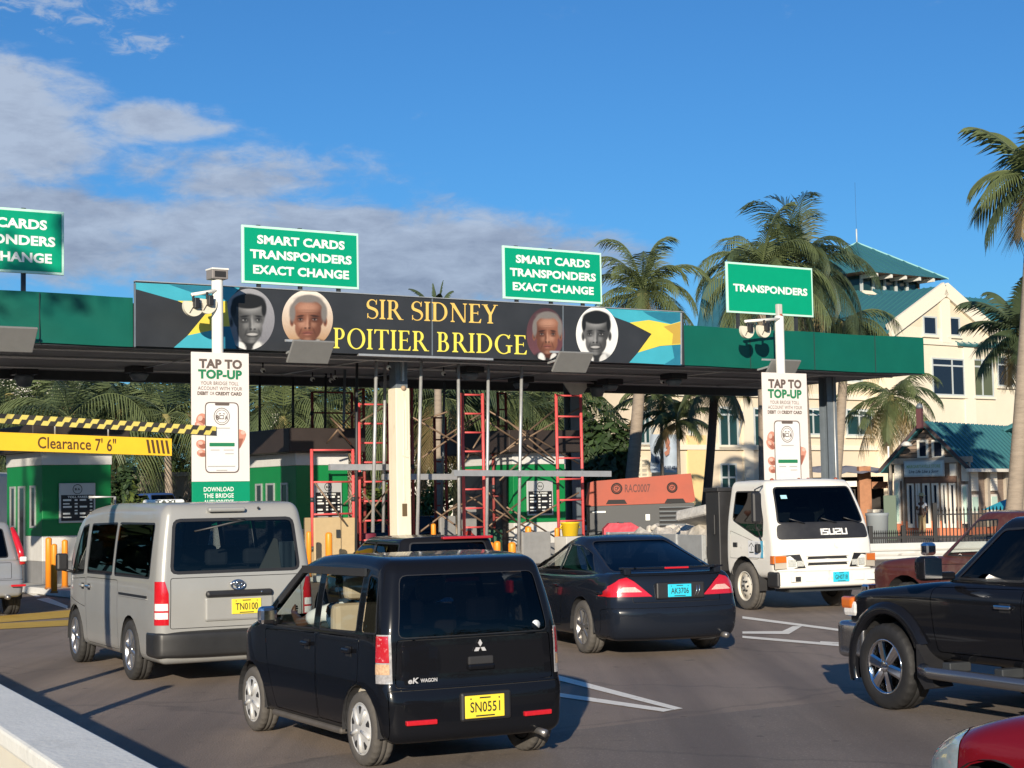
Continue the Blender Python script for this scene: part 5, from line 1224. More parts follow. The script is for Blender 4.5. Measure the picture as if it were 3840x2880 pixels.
    vv = [bp(cx + a * rx, cy + b * ry, 1) for a, b in pts]; F = [(0, 1 + j, 1 + (j + 1) % na) for j in range(na)]
    for i in range(nr - 1):
        for j in range(na): F.append((1 + i * na + j, 1 + (i + 1) * na + j, 1 + (i + 1) * na + (j + 1) % na, 1 + i * na + (j + 1) % na))
    o = MB().add(vv, F, PRINT).build('portrait', None, ban, fix=False); ca = o.data.color_attributes.new('ink', 'FLOAT_COLOR', 'POINT')
    ca.data.foreach_set('color', np.concatenate([np.clip(col, .003, .8), np.ones((len(P_), 1))], 1).astype(np.float32).ravel()); return o
portrait(537.5, 689.5, 55.5, 66, True, ((.30, .30, .32), (.17, .17, .19)), 1.0, 1, False, .62, .0, .02, 1)
portrait(664, 688.5, 55, 62, False, ((.74, .68, .60), (.34, .17, .06)), -.25, 0, True, .64, .03, .02, 2)
portrait(1178, 721.5, 41, 56.5, False, ((.06, .03, .035), (.13, .05, .06)), .05, 0, True, .68, .10, .0, 3)
portrait(1289.5, 721.5, 45.5, 59.5, True, ((.76, .76, .74), (.70, .70, .68)), -.35, 1, False, .62, -.04, .0, 4)
GOLD = mat('letter_gold', (.74, .50, .13), .45, var=.12, scale=3); LEM = mat('letter_lemon', (.78, .68, .10), .45, var=.06, scale=3)
def line_fn(lt, lb, rt, rb):
    def fn(u, v, k):
        x = lb[0] + (rb[0] - lb[0]) * u; yb = lb[1] + (rb[1] - lb[1]) * u; yt = lt[1] + (rt[1] - lt[1]) * u
        p = bp(x, yb + (yt - yb) * v); p.y = -.106 - k * .00004; return p
    return fn
w = MB(); serif_text(w, 'SIR SIDNEY', line_fn((790.5, 646), (790.5, 688), (1075, 659), (1075, 699.5)), GOLD); w.build('lettering', None, ban, fix=False)
w = MB(); serif_text(w, 'POITIER BRIDGE', line_fn((719, 708), (719, 752), (1140, 725), (1140, 766)), LEM); w.build('lettering', None, ban, fix=False)
w = MB()
for x, y0, y1 in ((933.5, 644, 768), (1216, 660, 780)): w.bar(bp(x, y0), bp(x, y1), .03, .012, MATS['steel_grey'])
w.bar(bp(291, 612), bp(291, 749), .04, .02, MATS['steel_grey']); w.bar(bp(1471, 676), bp(1471, 787), .05, .02, MATS['galvanised']); w.build('seam_strip', None, ban)
w = MB(); w.bar((S0, -.06, BT + .012), (S1, -.06, BT + .012), .14, .02, MATS['galvanised']); w.bar((h(770, 750)[0], -.07, ZB - .02), (h(1060, 780)[0], -.07, ZB - .02), .10, .05, MATS['galvanised']); w.build('edge_trim', None, ban)

# ------------------------------------------------------------------ lane signs on the canopy roof
def lane_sign(s0, s1, z0, z1, lines, label, legs, low=None):
    r = thing('lane_sign', label, 'sign', C3(s0, -.02, z0), TH, 'green lane signs above the canopy'); W, H = s1 - s0, z1 - z0
    MB().bbox(0, W, 0, .06, 0, H, .01, MATS['mint_border']).build('frame', None, r)
    MB().bbox(.055, W - .055, -.006, .01, .055, H - .055, .004, MATS['sign_green']).build('board', None, r)
    for s, cy, wd, ht in lines:
        t = MB(); put_text(t, s, lambda a, b: (a, -.009, b), W * .5, H * (1 - cy), W * wd, H * ht, MATS['sign_white'], .038); t.build('lettering', None, r, fix=False)
    l = MB()
    for x in legs: l.box(x - .045, x + .045, .062, .13, ZT - .14 - z0 if low is None else low - z0, H + .03, MATS['dark_metal'])
    l.build('legs', None, r); return r
L3 = [('SMART CARDS', .235, .75, .155), ('TRANSPONDERS', .49, .87, .155), ('EXACT CHANGE', .755, .82, .155)]
s1_ = h(138, 525)[0]
lane_sign(s1_ - 3.0, s1_, h(100, 593)[1], h(100, 455)[1], L3, 'green SMART CARDS sign on a lone post, cut by the left edge', (2.15,))
lane_sign(h(522, 550)[0], h(774, 560)[0], h(522, 611)[1], h(522, 485)[1], L3, 'green SMART CARDS sign above the portraits at the banner left end', (.45, 1.5, 2.5))
lane_sign(h(1086, 590)[0], h(1299, 600)[0], h(1086, 645)[1], h(1086, 530)[1], L3, 'green SMART CARDS sign above the banner right end, next to a palm', (.45, 1.5, 2.5))
lane_sign(h(1569, 620)[0], h(1755, 630)[0], h(1569, 675)[1], h(1569, 565)[1], [('TRANSPONDERS', .50, .86, .15)], 'green sign reading only TRANSPONDERS above the right fascia', (.45, 1.55, 2.6))

# ------------------------------------------------------------------ floodlights at the fascia
def floodlight(x, y, label, w_=1.05, front=True):
    s, z = h(x, y, -.75); r = thing('floodlight', label, 'floodlight', C3(s, -.75, z), TH, 'floodlights along the fascia')
    MB().bbox(-w_ / 2, w_ / 2, -.03, .03, -.30, .30, .015, mat('flood_grey', (.20, .20, .195), .5, var=.06), RX(rad(38))).build('housing', None, r)
    MB().bbox(-w_ * .46, w_ * .46, .032, .05, -.26, .26, .01, MATS['lamp_glass'], RX(rad(38))).build('lens', None, r)
    a = MB()
    for x_ in (-.25, .25): a.bar((x_, .05, .10), (x_, .72, .02), .04, .05, MATS['galvanised'])
    a.bar((-w_ * .5, .22, .26), (w_ * .45, .22, .26), .05, .05, MATS['galvanised']); a.build('arm', None, r)
floodlight(671, 760, 'grey floodlight panel under the second portrait of the banner')
floodlight(1237, 782, 'grey floodlight panel under the two right-hand portraits')
floodlight(8, 732, 'floodlight at the left edge, below the green fascia', 1.3)
floodlight(1690, 797, 'floodlight behind the post of the right-hand app sign')
# fittings hanging from the soffit
random.seed(3)
for x, y, t, k in ((300, 806, 5.2, 0), (835, 793, 5.5, 0), (1015, 790, 2.4, 0), (1125, 808, 5.0, 0), (1318, 812, 5.0, 0), (1455, 805, 2.6, 0), (52, 826, 6.8, 1), (1290, 820, 6.0, 1)):
    s, z = h(x, y, t); r = thing('ceiling_light', 'dark box light fitting hung under the canopy soffit', 'light', C3(s, t, ZB), TH, 'light fittings under the canopy')
    MB().bbox(-.28, .28, -.28, .28, -.16, .0, .02, MATS['black_plastic']).build('housing', None, r)
    MB().lathe([(.22, -.16), (.24, -.22), (.16, -.34 - .1 * k), (.001, -.36 - .1 * k)], MATS['steel_grey'], 16).build('lamp_shade', None, r)
for x, y, t in ((568, 801, 3.), (675, 810, 5.4), (715, 812, 5.6), (724, 804, 4.6), (812, 806, 4.6), (839, 772, 1.2), (958, 786, 2.4), (1430, 805, 3.)):
    s, z = h(x, y, t); r = thing('security_camera', 'small white dome camera on a drop under the canopy', 'camera', C3(s, t, ZB), TH, 'cameras under the canopy')
    MB().tube([(0, 0, 0), (0, 0, -.14)], .02, MATS['black_plastic'], 8).build('stem', None, r); MB().ball((0, 0, -.19), .065, MATS['sign_white'], 12).build('housing', None, r); MB().ball((0, -.05, -.22), .035, MATS['interior_dark'], 8).build('lens', None, r)

# ------------------------------------------------------------------ app signs on white poles
PINK = mat('sign_cream', (.76, .70, .655), .5, var=.03, scale=1.5); INK = mat('ink_brown', (.13, .10, .085), .5); GRN = mat('ink_green', (.02, .20, .085), .5); SKN = mat('print_hand', (.60, .27, .19), .5); SKD = mat('print_hand_shade', (.33, .12, .08), .5); SKL = mat('print_hand_light', (.74, .45, .36), .5); SCR = mat('print_screen', (.77, .75, .72), .45); PG = mat('panel_green', lin(0, 140, 100), .45, var=.03)
def app_sign(t, px, py, pole_top, label, W, cap, arm, discs):
    s = h(px, py, t)[0]; z1 = h(px, py, t)[1]; r = thing('app_sign', label, 'sign', C3(s, t, 0), TH, 'app signs on white poles')
    U = W / 570.; X = lambda x: (x - 577) * U; Z = lambda y: z1 - (y - 112) * U; P = lambda x, y, k=0: (X(x), -.1515 - .002 * k, Z(y))
    b0, b1 = Z(1300), Z(1700)
    MB().bbox(-W / 2, W / 2, -.15, -.11, b0, z1, .004, PINK).build('board', None, r); MB().bbox(-W / 2, W / 2, -.152, -.11, b1, b0 - .004, .004, PG).build('lower_board', None, r)
    def line(s_, cx, cy, w, hgt, m, bold, sp=1.05):
        t_ = MB(); put_text(t_, s_, lambda a, b: (X(cx) + a, -.1545, Z(cy) + b), 0, 0, w * U, hgt * U, m, bold, sp); t_.build('lettering', None, r, fix=False)
    line('TAP TO', 578, 217, 428, 88, INK, .05); line('TOP-UP', 573, 314, 436, 88, GRN, .05)
    line('YOUR BRIDGE TOLL', 567, 396, 376, 33, INK, .004); line('ACCOUNT WITH YOUR', 572, 444, 440, 33, INK, .004); line('DEBIT', 400, 491, 106, 33, INK, .05); line('OR', 492, 491, 44, 31, INK, .004); line('CREDIT CARD', 655, 491, 264, 33, INK, .05)
    for s_, y, bd in (('DOWNLOAD', 1371, .015), ('THE BRIDGE', 1430, .015), ("AUTHORITY'S", 1487, .015), ('MOBILE APP', 1547, .06)): line(s_, 551, y, 296, 41, MATS['sign_white'], bd)
    # printed hand holding a phone
    q = MB(); k = 0
    def lay(pts, m):
        nonlocal k; q.poly([P(x, y, .4 + k * .22) for x, y in pts], m); k += 1
    for (cx, cy, rx, ry, ti) in ((385, 735, 52, 62, .5), (372, 800, 62, 40, .7), (385, 960, 55, 42, .2), (385, 1040, 48, 34, .1)): lay(ell(cx, cy, rx, ry, 20, tilt=ti), SKN); lay(ell(cx + 12, cy + 14, rx * .7, ry * .55, 16, tilt=ti), SKD); lay(ell(cx - 12, cy - 14, rx * .45, ry * .4, 14, tilt=ti), SKL)
    lay([(700, 830), (760, 820), (815, 835), (828, 870), (812, 915), (770, 985), (720, 1040), (680, 1050)], SKN); lay([(745, 905), (800, 905), (770, 985), (720, 1040)], SKD); lay(ell(795, 850, 24, 18, 16), SKL)
    def rr(x0, y0, x1, y1, c): return [(x, y) for x, y in rounded([(x0, y0), (x1, y0), (x1, y1), (x0, y1)], c, 5)]
    lay(rr(418, 570, 755, 1222, 50), INK); lay(rr(428, 580, 745, 1212, 44), SCR); lay(rr(518, 574, 662, 602, 16), INK)
    lay(ell(585, 702, 80, 80, 32), INK); lay(ell(585, 702, 73, 73, 32), SCR); lay(ell(585, 702, 62, 62, 32), INK); lay(ell(585, 702, 57, 57, 32), SCR); lay([(555, 676), (575, 670), (575, 680), (555, 684)], INK); lay([(596, 672), (616, 676), (616, 684), (596, 680)], INK); lay(rr(560, 690, 606, 728, 8), INK); lay(rr(567, 697, 600, 720, 6), SCR)
    lay(rr(460, 945, 710, 978, 5), GRN)
    for x0, x1, y in ((505, 665, 806), (470, 560, 1008), (600, 700, 1008), (615, 700, 1042), (442, 715, 1158), (525, 635, 1194)): lay([(x0, y), (x1, y), (x1, y + 7), (x0, y + 7)], G_('line_grey', (.38, .36, .34)))
    q.build('phone_picture', None, r, fix=False)
    t_ = MB()
    for s_, x in (('B', 543), ('A', 628)): put_text(t_, s_, lambda a, b: (X(x) + a, -.1645, Z(712) + b), 0, 0, 30 * U, 42 * U, INK, .05)
    t_.build('logo_lettering', None, r, fix=False)
    sx, zt = h(pole_top[0], pole_top[1], t); x_ = sx - s
    MB().lathe([(.125, 0.0), (.125, zt), (.11, zt + .02), (.001, zt + .02)], MATS['white_paint'], 18, 'Z', T(x_, 0.02, 0)).build('pole', None, r)
    cpm = MB()
    if cap: cpm.bbox(x_ - .19, x_ + .19, -.15, .19, zt + .02, zt + .24, .02, mat('cap_grey', (.22, .20, .19), .6)).bbox(x_ - .20, x_ + .20, -.17, .20, zt + .22, zt + .26, .01, MATS['white_paint']).box(x_ - .13, x_ + .13, -.157, -.150, zt + .06, zt + .19, MATS['interior_dark'])
    else: cpm.bbox(x_ - .10, x_ + .06, -.06, .06, zt, zt + .34, .02, mat('cap_pale', (.50, .48, .44), .6)).ball((x_, -.05, zt + .02), .06, MATS['lamp_brown'], 8)
    cpm.build('pole_cap', None, r)
    a = MB(); a.tube([(x_, -.05, zt + arm[0]), (x_ + arm[1], -.12, zt + arm[2])], .04, MATS['white_paint'], 8)
    for dx, dz in discs: a.tube([(x_ + dx, -.12, zt + arm[0] + (arm[2] - arm[0]) * dx / arm[1]), (x_ + dx, -.12, zt + dz)], .03, MATS['black_plastic'], 8)
    a.build('arm', None, r)
    for dx, dz in discs:
        pts = [(.225 * math.cos(t__), .225 * math.sin(t__)) for t__ in [rad(a_) for a_ in range(154, 388, 9)]]
        d = MB().poly([(x_ + dx + a_, -.14, zt + dz + b_) for a_, b_ in pts], mat('disc_cream', (.66, .62, .50), .6), thick=(0, .10, 0)); do = d.build('disc_antenna', None, r)
        MB().bbox(x_ + dx - .02, x_ + dx + .10, -.26, -.13, zt + dz - .06, zt + dz + .17, .02, MATS['black_plastic']).bar((x_ + dx, -.15, zt + dz), (x_ + dx - .1, -.15, zt + dz - .16), .015, .01, MATS['interior_dark']).build('bracket', None, do)
app_sign(-1.0, 470, 763, (470, 606), 'cream TAP TO TOP-UP sign with a phone, left, in front of the flag end', 1.34, True, (-.22, -.66, -.36), ((-.62, -.60), (-.30, -.53)))
app_sign(-1.0, 1686.5, 806.5, (1684, 684), 'cream TAP TO TOP-UP sign with a phone, right, above the white truck', 1.60, False, (-.06, -1.36, -.20), ((-1.27, -.42), (-.68, -.38)))
# ------------------------------------------------------------------ clearance bar and sign
ct = -1.15
sb, zb_ = h(465, 931, ct); sa, za_ = h(0, 904, ct)
r = thing('height_bar', 'yellow and black striped height bar crossing in front of the app sign', 'barrier', C3(sb, ct, zb_), TH)
BY = mat('bar_yellow', (.66, .54, .13), .5, var=.08); BB = mat('bar_black', (.04, .036, .03), .5, var=.2)
Lb = 6.5; sl = (za_ - zb_) / (sb - sa)
w = MB(); n = 22; stp = Lb / n; rr_ = .095
for i in range(n):
    for row in (0, 1):
        x0 = -i * stp - (stp * .5 if row else 0) - stp * .5; q = BY; z0 = (0 if row == 0 else -rr_)
        for k, m in ((0, BY), (1, BB)):
            a = x0 + k * stp * .5; b_ = a + stp * .5; lean = .06
            w.poly([(min(0, a), -.05, -a * sl + z0), (min(0, b_), -.05, -b_ * sl + z0), (min(0, b_ + lean), -.05, -b_ * sl + z0 + rr_), (min(0, a + lean), -.05, -a * sl + z0 + rr_)], m)
w.build('stripes', None, r, fix=False)
MB().bar((0, 0, 0), (-Lb, 0, Lb * sl), .096, .19, BB, up=(0, 0, 1)).build('bar', None, r)
s1c, z1c = h(367, 966, ct); s0c, z0c = h(0, 953, ct); zc_ = z1c; slc = (z0c - z1c) / (s1c - s0c); top1 = h(367, 950, ct)[1]; bot1 = h(367, 983, ct)[1]
r2 = thing('clearance_sign', "yellow hanging clearance sign reading Clearance 7' 6\" over the left lane", 'sign', C3(s1c, ct, (top1 + bot1) / 2), TH); hh = (top1 - bot1) / 2 + .02
YS = mat('clearance_yellow', (.82, .50, .025), .45, var=.06, scale=3)
V = []
for x in (-6., 0):
    for y in (-.10, .06):
        for z in (-1, 1): V.append((x, y, -x * slc + z * (hh if z > 0 else hh)))
MB().add(V, [(0, 1, 3, 2), (4, 6, 7, 5), (0, 4, 5, 1), (2, 3, 7, 6), (0, 2, 6, 4), (1, 5, 7, 3)], YS).build('box', None, r2)
BR = mat('letter_brown', (.09, .045, .015), .5); w = MB(); f = lambda a, b: (a, -.1035, b - a * slc)
sx0 = h(135, 960, ct)[0] - s1c; sx1 = h(428 * .0 + 247, 960, ct)[0] - s1c; sxl = h(78, 960, ct)[0] - s1c
def tilted(s_, x0, x1, hgt, dz=0.):
    v, fc = text_mesh(s_, .015, 1.03); w.add([f((x0 + x1) / 2 + p[0] * (x1 - x0), p[1] * hgt + dz) for p in v], fc, BR)
tilted('Clearance', sxl, h(193, 960, ct)[0] - s1c, .24); tilted('7\' 6"', h(202, 960, ct)[0] - s1c, sx1, .27, .0)
for i in range(5):
    a = -.52 + i * .105; w.poly([f(a, -hh * .78), f(a + .055, -hh * .78), f(a + .005, hh * .78), f(a - .05, hh * .78)], BR); 
    a = -5.3 + i * .105 ; w.poly([f(a, -hh * .78), f(a + .055, -hh * .78), f(a + .085, hh * .78), f(a + .03, hh * .78)], BR)
w.build('lettering', None, r2, fix=False)
w = MB()
for px in (118, 404 * .99):
    s_, z_ = h(px, 925, ct)
    if px > 367: continue
    w.tube([(s_ - s1c, -.02, hh - (s_ - s1c) * slc), (s_ - s1c, -.02, hh + .34 - (s_ - s1c) * slc)], .018, MATS['galvanised'], 6)
s_ = h(233, 930, ct)[0] - s1c; w.tube([(s_, -.02, hh - s_ * slc), (s_, -.02, hh + .3 - s_ * slc)], .018, MATS['galvanised'], 6); w.build('hanger', None, r2)

# ------------------------------------------------------------------ islands and booths
KERB = mat('kerb_concrete', (.46, .45, .42), .8, var=.15, scale=2, dirt=((.2, .19, .18), 2, .6)); KW = mat('kerb_white', (.62, .62, .60), .7, var=.12, scale=2)
for i, (s0, s1) in enumerate(((-1.35, 1.9), (5.3, 8.9), (12.0, 15.6))):
    lab = ['left', 'middle', 'right'][i]
    w = MB().bbox(s0, s1, -1.8, 13, 0, .15, .03, KERB, T(0, 0, 0)); w.box(s0 - .006, s0 + .14, -1.7, 12.9, .02, .156, KW)
    k = tag(w.build('kerb_island', None, None), kind='structure'); k.matrix_world = T(A0.x, A0.y, 0) @ RZ(TH)
BRN = mat('booth_roof', (.030, .022, .020), .6, var=.15, scale=3); BW = mat('booth_white', (.60, .60, .58), .55, var=.06); BWH = mat('booth_base', (.58, .57, .54), .6, var=.08, dirt=((.35, .33, .3), 2, .6))
def rate_board(par, s0, s1, z0, z1, y, label=None):
    w = MB().bbox(s0, s1, y - .05, y, z0, z1, .01, mat('board_silver', (.55, .56, .56), .4, .3)); o = w.build('rate_board', None, par); W, H = s1 - s0, z1 - z0; q = MB(); IK = mat('board_black', (.018, .018, .02), .4)
    q.box(s0 + .05 * W, s1 - .05 * W, y - .054, y - .05, z0 + .05 * H, z0 + .70 * H, IK); q.build('fare_panel', None, o)
    q = MB(); c = (s0 + s1) / 2; f = lambda a, b: (a, y - .058, b); wh = MATS['sign_white']
    put_text(q, 'TOLL FARES', f, c, z0 + .65 * H, W * .55, H * .055, wh, .03); put_text(q, 'B A', f, c, z0 + .845 * H, W * .14, H * .055, MATS['plate_ink'], .05)
    q.tube([(c + W * .125 * math.cos(a), y - .055, z0 + .845 * H + W * .125 * math.sin(a)) for a in [2 * math.pi * i / 20 for i in range(20)]], .008, MATS['plate_ink'], 5, closed=True)
    random.seed(9)
    for i in range(6):
        z = z0 + H * (.55 - i * .085)
        for a, b in ((.10, .10 + random.uniform(.16, .3)), (.42, .50), (.56, .56 + random.uniform(.14, .24)), (.84, .91)):
            if i % 2 == 0 or random.random() < .6: q.box(s0 + W * a, s0 + W * b, y - .057, y - .0545, z, z + H * (.03 if i % 2 else .045), wh)
    q.build('lettering', None, o, fix=False)
def booth(s0, s1, t, L, label, board, zt=3.24, dark_side=False):
    W = s1 - s0; r = thing('toll_booth', label, 'booth', C3(s0, t, .15), TH, 'toll booths under the canopy'); z = zt - .15
    MB().bbox(0, W, 0, L, .52, 1.11, .02, BWH).bbox(0.01, W - .01, .01, L - .01, 0, .519, .01, mat('base_grey', (.22, .22, .22), .7, var=.1)).build('base', None, r)
    MB().bbox(.0, W, .0, L, 1.112, z - .32, .015, MATS['booth_green']).build('wall', None, r)
    MB().bbox(-.02, W + .02, -.02, L + .02, z - .32, z, .015, BW).build('band', None, r)
    MB().bbox(-.35, W + .35, -.35, L + .4, z + .002, z + .62, .03, BRN).build('roof', None, r)
    for y0, y1, z0, z1 in ((.45, .85, 1.3, 2.3), (1.25, 1.75, .5, 2.3), (2.0, 2.4, 1.3, 2.3)):
        fr = MB(); m = MATS['galvanised']
        fr.box(-.03, -.001, y0, y0 + .05, z0, z1, m).box(-.03, -.001, y1 - .05, y1, z0, z1, m).box(-.028, -.001, y0 + .05, y1 - .05, z1 - .05, z1, m).box(-.028, -.001, y0 + .05, y1 - .05, z0, z0 + .05, m)
        o = fr.build('window', None, r); MB().box(-.012, -.002, y0 + .05, y1 - .05, z0 + .05, z1 - .05, mat('pane_dark', (.02, .026, .03), .06)).build('pane', None, o)
    if dark_side: MB().box(-.045, -.031, .25, L - .1, .35, 2.55, mat('booth_side_dark', (.012, .013, .015), .4)).build('door', None, r)  # one flat dark panel over most of the side wall
    if board:
        a, b = board; rate_board(r, h(a[0], 1080, t)[0] - s0, h(b[0], 1080, t)[0] - s0, h(a[0], b[1], t)[1] - .15, h(a[0], a[1], t)[1] - .15, -.02)
    return r
t_b = 3.9
b1 = booth(h(91, 1080, t_b)[0], h(240, 1080, t_b)[0], t_b, 2.7, 'green toll booth under the yellow clearance sign, fare board on its front', ((126, 1044), (204, 1130)))
s_b2 = h(640, 1080, t_b)[0]; s_b3 = h(1109, 1060, t_b)[0]; ze2 = h(640, 978, t_b)[1]; ze3 = h(1109, 978, t_b)[1]
b2 = booth(s_b2, h(752, 1080, t_b)[0], t_b, 2.9, 'green toll booth behind the lower red ladder left of the white column', ((676, 1040), (736, 1120)), ze2)
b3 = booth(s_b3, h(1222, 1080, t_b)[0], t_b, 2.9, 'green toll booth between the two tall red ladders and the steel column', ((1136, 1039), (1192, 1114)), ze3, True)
# open barrier gate frame beside the first booth
s, z = h(248, 1120, 2.6); r = thing('handrail', 'small pale handrail frame standing in front of the left booth', 'rail', C3(s, 2.6, .15), TH)
MB().tube([(-.62, 0, z + .35), (0, 0, z + .35), (0, 0, 0)], .035, MATS['galvanised'], 8).build('rail', None, r)
s, z = h(236, 1170, 1.6); r = thing('ticket_box', 'black hooded ticket box on an orange post beside the van front', 'machine', C3(s, 1.6, .15), TH)
MB().lathe([(.13, 0), (.13, 1.0), (.001, 1.0)], MATS['orange'], 16).build('post', None, r); MB().bbox(-.22, .3, -.25, .25, 1.0, 1.35, .05, MATS['orange']).build('cabinet', None, r)
MB().bbox(-.25, .32, -.28, .25, 1.36, 1.72, .08, MATS['black_plastic'], RY(.1)).build('hood', None, r); MB().poly([(-.25, -.30, 1.42), (.3, -.30, 1.30), (.3, -.30, 1.36), (-.25, -.30, 1.52)], MATS['sign_white'], thick=(0, -.02, 0)).build('lip', None, r)

# ------------------------------------------------------------------ bollards
def bollard(px, ytop, t, label, rpx=8.0, s=None, z=None):
    s_, z_ = h(px, ytop, t); P = C3(s_, t, .15); R = rpx * KP * P.y / FPX
    r = thing('bollard', label, 'bollard', P, TH, 'orange bollards on the toll islands'); H = max(.55, z_ - .15)
    MB().lathe([(R, 0), (R, H - R * .7), (R * .93, H - R * .35), (R * .7, H - R * .1), (R * .35, H), (.001, H + .005)], MATS['orange'], 20).build('post', None, r)
    MB().lathe([(R * 1.25, 0), (R * 1.25, .03), (R * 1.02, .04)], mat('bollard_foot', (.30, .12, .03), .7), 20).build('foot', None, r)
for a in ((105, 1161, 1.6, 'tall orange bollard at the left booth, farther of the two', 6.8), (117, 1175, -.3, 'orange bollard at the left booth, nearer of the two', 6.5), (140, 1166, 1.9, 'orange bollard at the left booth, behind the ticket box', 6.5),
    (667, 1148, 1.4, 'orange bollard just right of the silver van', 5.5), (710, 1150, 1.0, 'orange bollard in front of the tan cabinet', 7.6), (936, 1131, 3.6, 'orange bollard seen right of the white column, far back', 5.5),
    (1028, 1170, -.2, 'low orange bollard behind the black wagon roof, at the red gas bottle', 8.0), (1059, 1171, .6, 'low orange bollard, second along from the red gas bottle', 8.4), (1074, 1169, 1.4, 'low orange bollard close behind its twin', 7.4), (1106, 1171, -.2, 'low orange bollard near the coupe windscreen', 8.4),
    (1141, 1137, 1.2, 'tall leaning orange bollard above the coupe mirror', 7.0), (1203, 1140, 1.4, 'orange bollard at the foot of the right red ladder', 5.5)): bollard(*a)

# ------------------------------------------------------------------ scaffolding
RED = mat('scaffold_red', (.60, .085, .085), .5, var=.2, scale=5, dirt=((.20, .05, .04), 5, .62)); BRD = mat('brace_brown', (.20, .135, .09), .55, .3, var=.2, scale=6); REDD = mat('scaffold_dark_red', (.26, .05, .045), .55, var=.25, scale=5)  # REDD: darker red for the rear and edge-on frames
def ladder(x0, x1, ytop, ybot, t, label, m=RED, rungs=7, tilt=0., lean=None):
    s0, zt = h(x0, ytop, t); s1, _ = h(x1, ytop, t); zb = max(.2, h(x0, ybot, t)[1]); r = thing('scaffold_ladder', label, 'scaffold', C3(s0, t, zb), TH, 'red scaffold frames between the booths'); W = s1 - s0; H = zt - zb
    w = MB()
    for x in (0, W): w.tube([(x, 0, 0), (x, 0, H)], .042, m, 8)
    o = w.build('posts', None, r)
    for i in range(rungs): w2 = MB().tube([(0, 0, H * (.04 + .95 * i / (rungs - 1))), (W, 0, H * (.04 + .95 * i / (rungs - 1)))], .026, m, 6); w2.build('rung', None, r)
    q = MB()
    for x in (0, W):
        for z in (H * .5, H * .02): q.lathe([(.05, z - .06), (.05, z + .06)], MATS['dark_metal'], 8, 'Z', T(x, 0, 0))
    q.build('coupler', None, r); return r
ladder(673, 762, 970, 1190, 2.3, 'wide low red scaffold frame in front of the booth with the fare board', rungs=4)
ladder(775, 838, 870, 1180, 2.6, 'tall red scaffold frame immediately left of the white column', rungs=8)
ladder(998, 1042, 849, 1195, 1.6, 'tall red scaffold frame right of the white column, narrow, fully lit', rungs=9)
ladder(1201, 1254, 851, 1185, 1.8, 'tall red scaffold frame in front of the slim grey steel column', rungs=8)
ladder(1064, 1084, 930, 1175, 4.6, 'dark narrow red scaffold frame seen between the two tall ones', REDD, 6)
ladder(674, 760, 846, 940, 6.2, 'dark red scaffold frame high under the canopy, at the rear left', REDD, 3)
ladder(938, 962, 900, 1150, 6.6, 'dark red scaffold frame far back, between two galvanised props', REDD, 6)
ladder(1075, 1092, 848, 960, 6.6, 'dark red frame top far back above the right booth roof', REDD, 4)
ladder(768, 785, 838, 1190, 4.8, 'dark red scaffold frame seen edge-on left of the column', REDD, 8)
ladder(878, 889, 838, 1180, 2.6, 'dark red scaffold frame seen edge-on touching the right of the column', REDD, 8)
def rod(name, label, cat, a, b, ta, tb, r_, m, grp, square=False):
    pa, pb = C3(h(*a, ta)[0], ta, max(.16, h(*a, ta)[1])), C3(h(*b, tb)[0], tb, max(.16, h(*b, tb)[1]))
    w = MB(); lo = pa if pa.z < pb.z else pb; w.tube([pa - lo, pb - lo], r_, m, 8) if not square else w.bar(pa - lo, pb - lo, r_[0], r_[1], m)
    o = w.build(name, None, None, loc=lo); return tag(o, label, cat, grp)
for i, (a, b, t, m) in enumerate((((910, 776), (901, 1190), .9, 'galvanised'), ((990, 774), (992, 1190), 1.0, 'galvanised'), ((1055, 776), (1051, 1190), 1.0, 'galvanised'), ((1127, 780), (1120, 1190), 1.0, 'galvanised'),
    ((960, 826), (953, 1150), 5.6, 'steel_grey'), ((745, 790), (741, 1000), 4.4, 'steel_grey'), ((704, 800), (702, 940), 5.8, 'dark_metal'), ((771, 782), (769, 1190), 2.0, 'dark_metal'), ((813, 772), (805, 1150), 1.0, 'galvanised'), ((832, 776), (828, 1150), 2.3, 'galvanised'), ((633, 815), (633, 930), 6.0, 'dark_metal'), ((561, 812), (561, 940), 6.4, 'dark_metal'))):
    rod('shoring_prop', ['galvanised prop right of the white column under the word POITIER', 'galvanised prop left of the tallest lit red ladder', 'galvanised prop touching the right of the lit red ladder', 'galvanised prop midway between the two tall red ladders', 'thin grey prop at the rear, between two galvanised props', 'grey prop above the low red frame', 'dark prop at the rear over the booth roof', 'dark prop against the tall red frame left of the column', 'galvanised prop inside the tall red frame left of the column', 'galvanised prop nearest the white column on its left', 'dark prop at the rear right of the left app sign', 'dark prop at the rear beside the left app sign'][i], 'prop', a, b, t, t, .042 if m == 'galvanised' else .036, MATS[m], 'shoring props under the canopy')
Z6 = lambda x, y: (576 + x * .2604, 748.8 + y * .2604); Z7 = lambda x, y: (1094.5 + x * .2604, 777.6 + y * .2604)
random.seed(4)
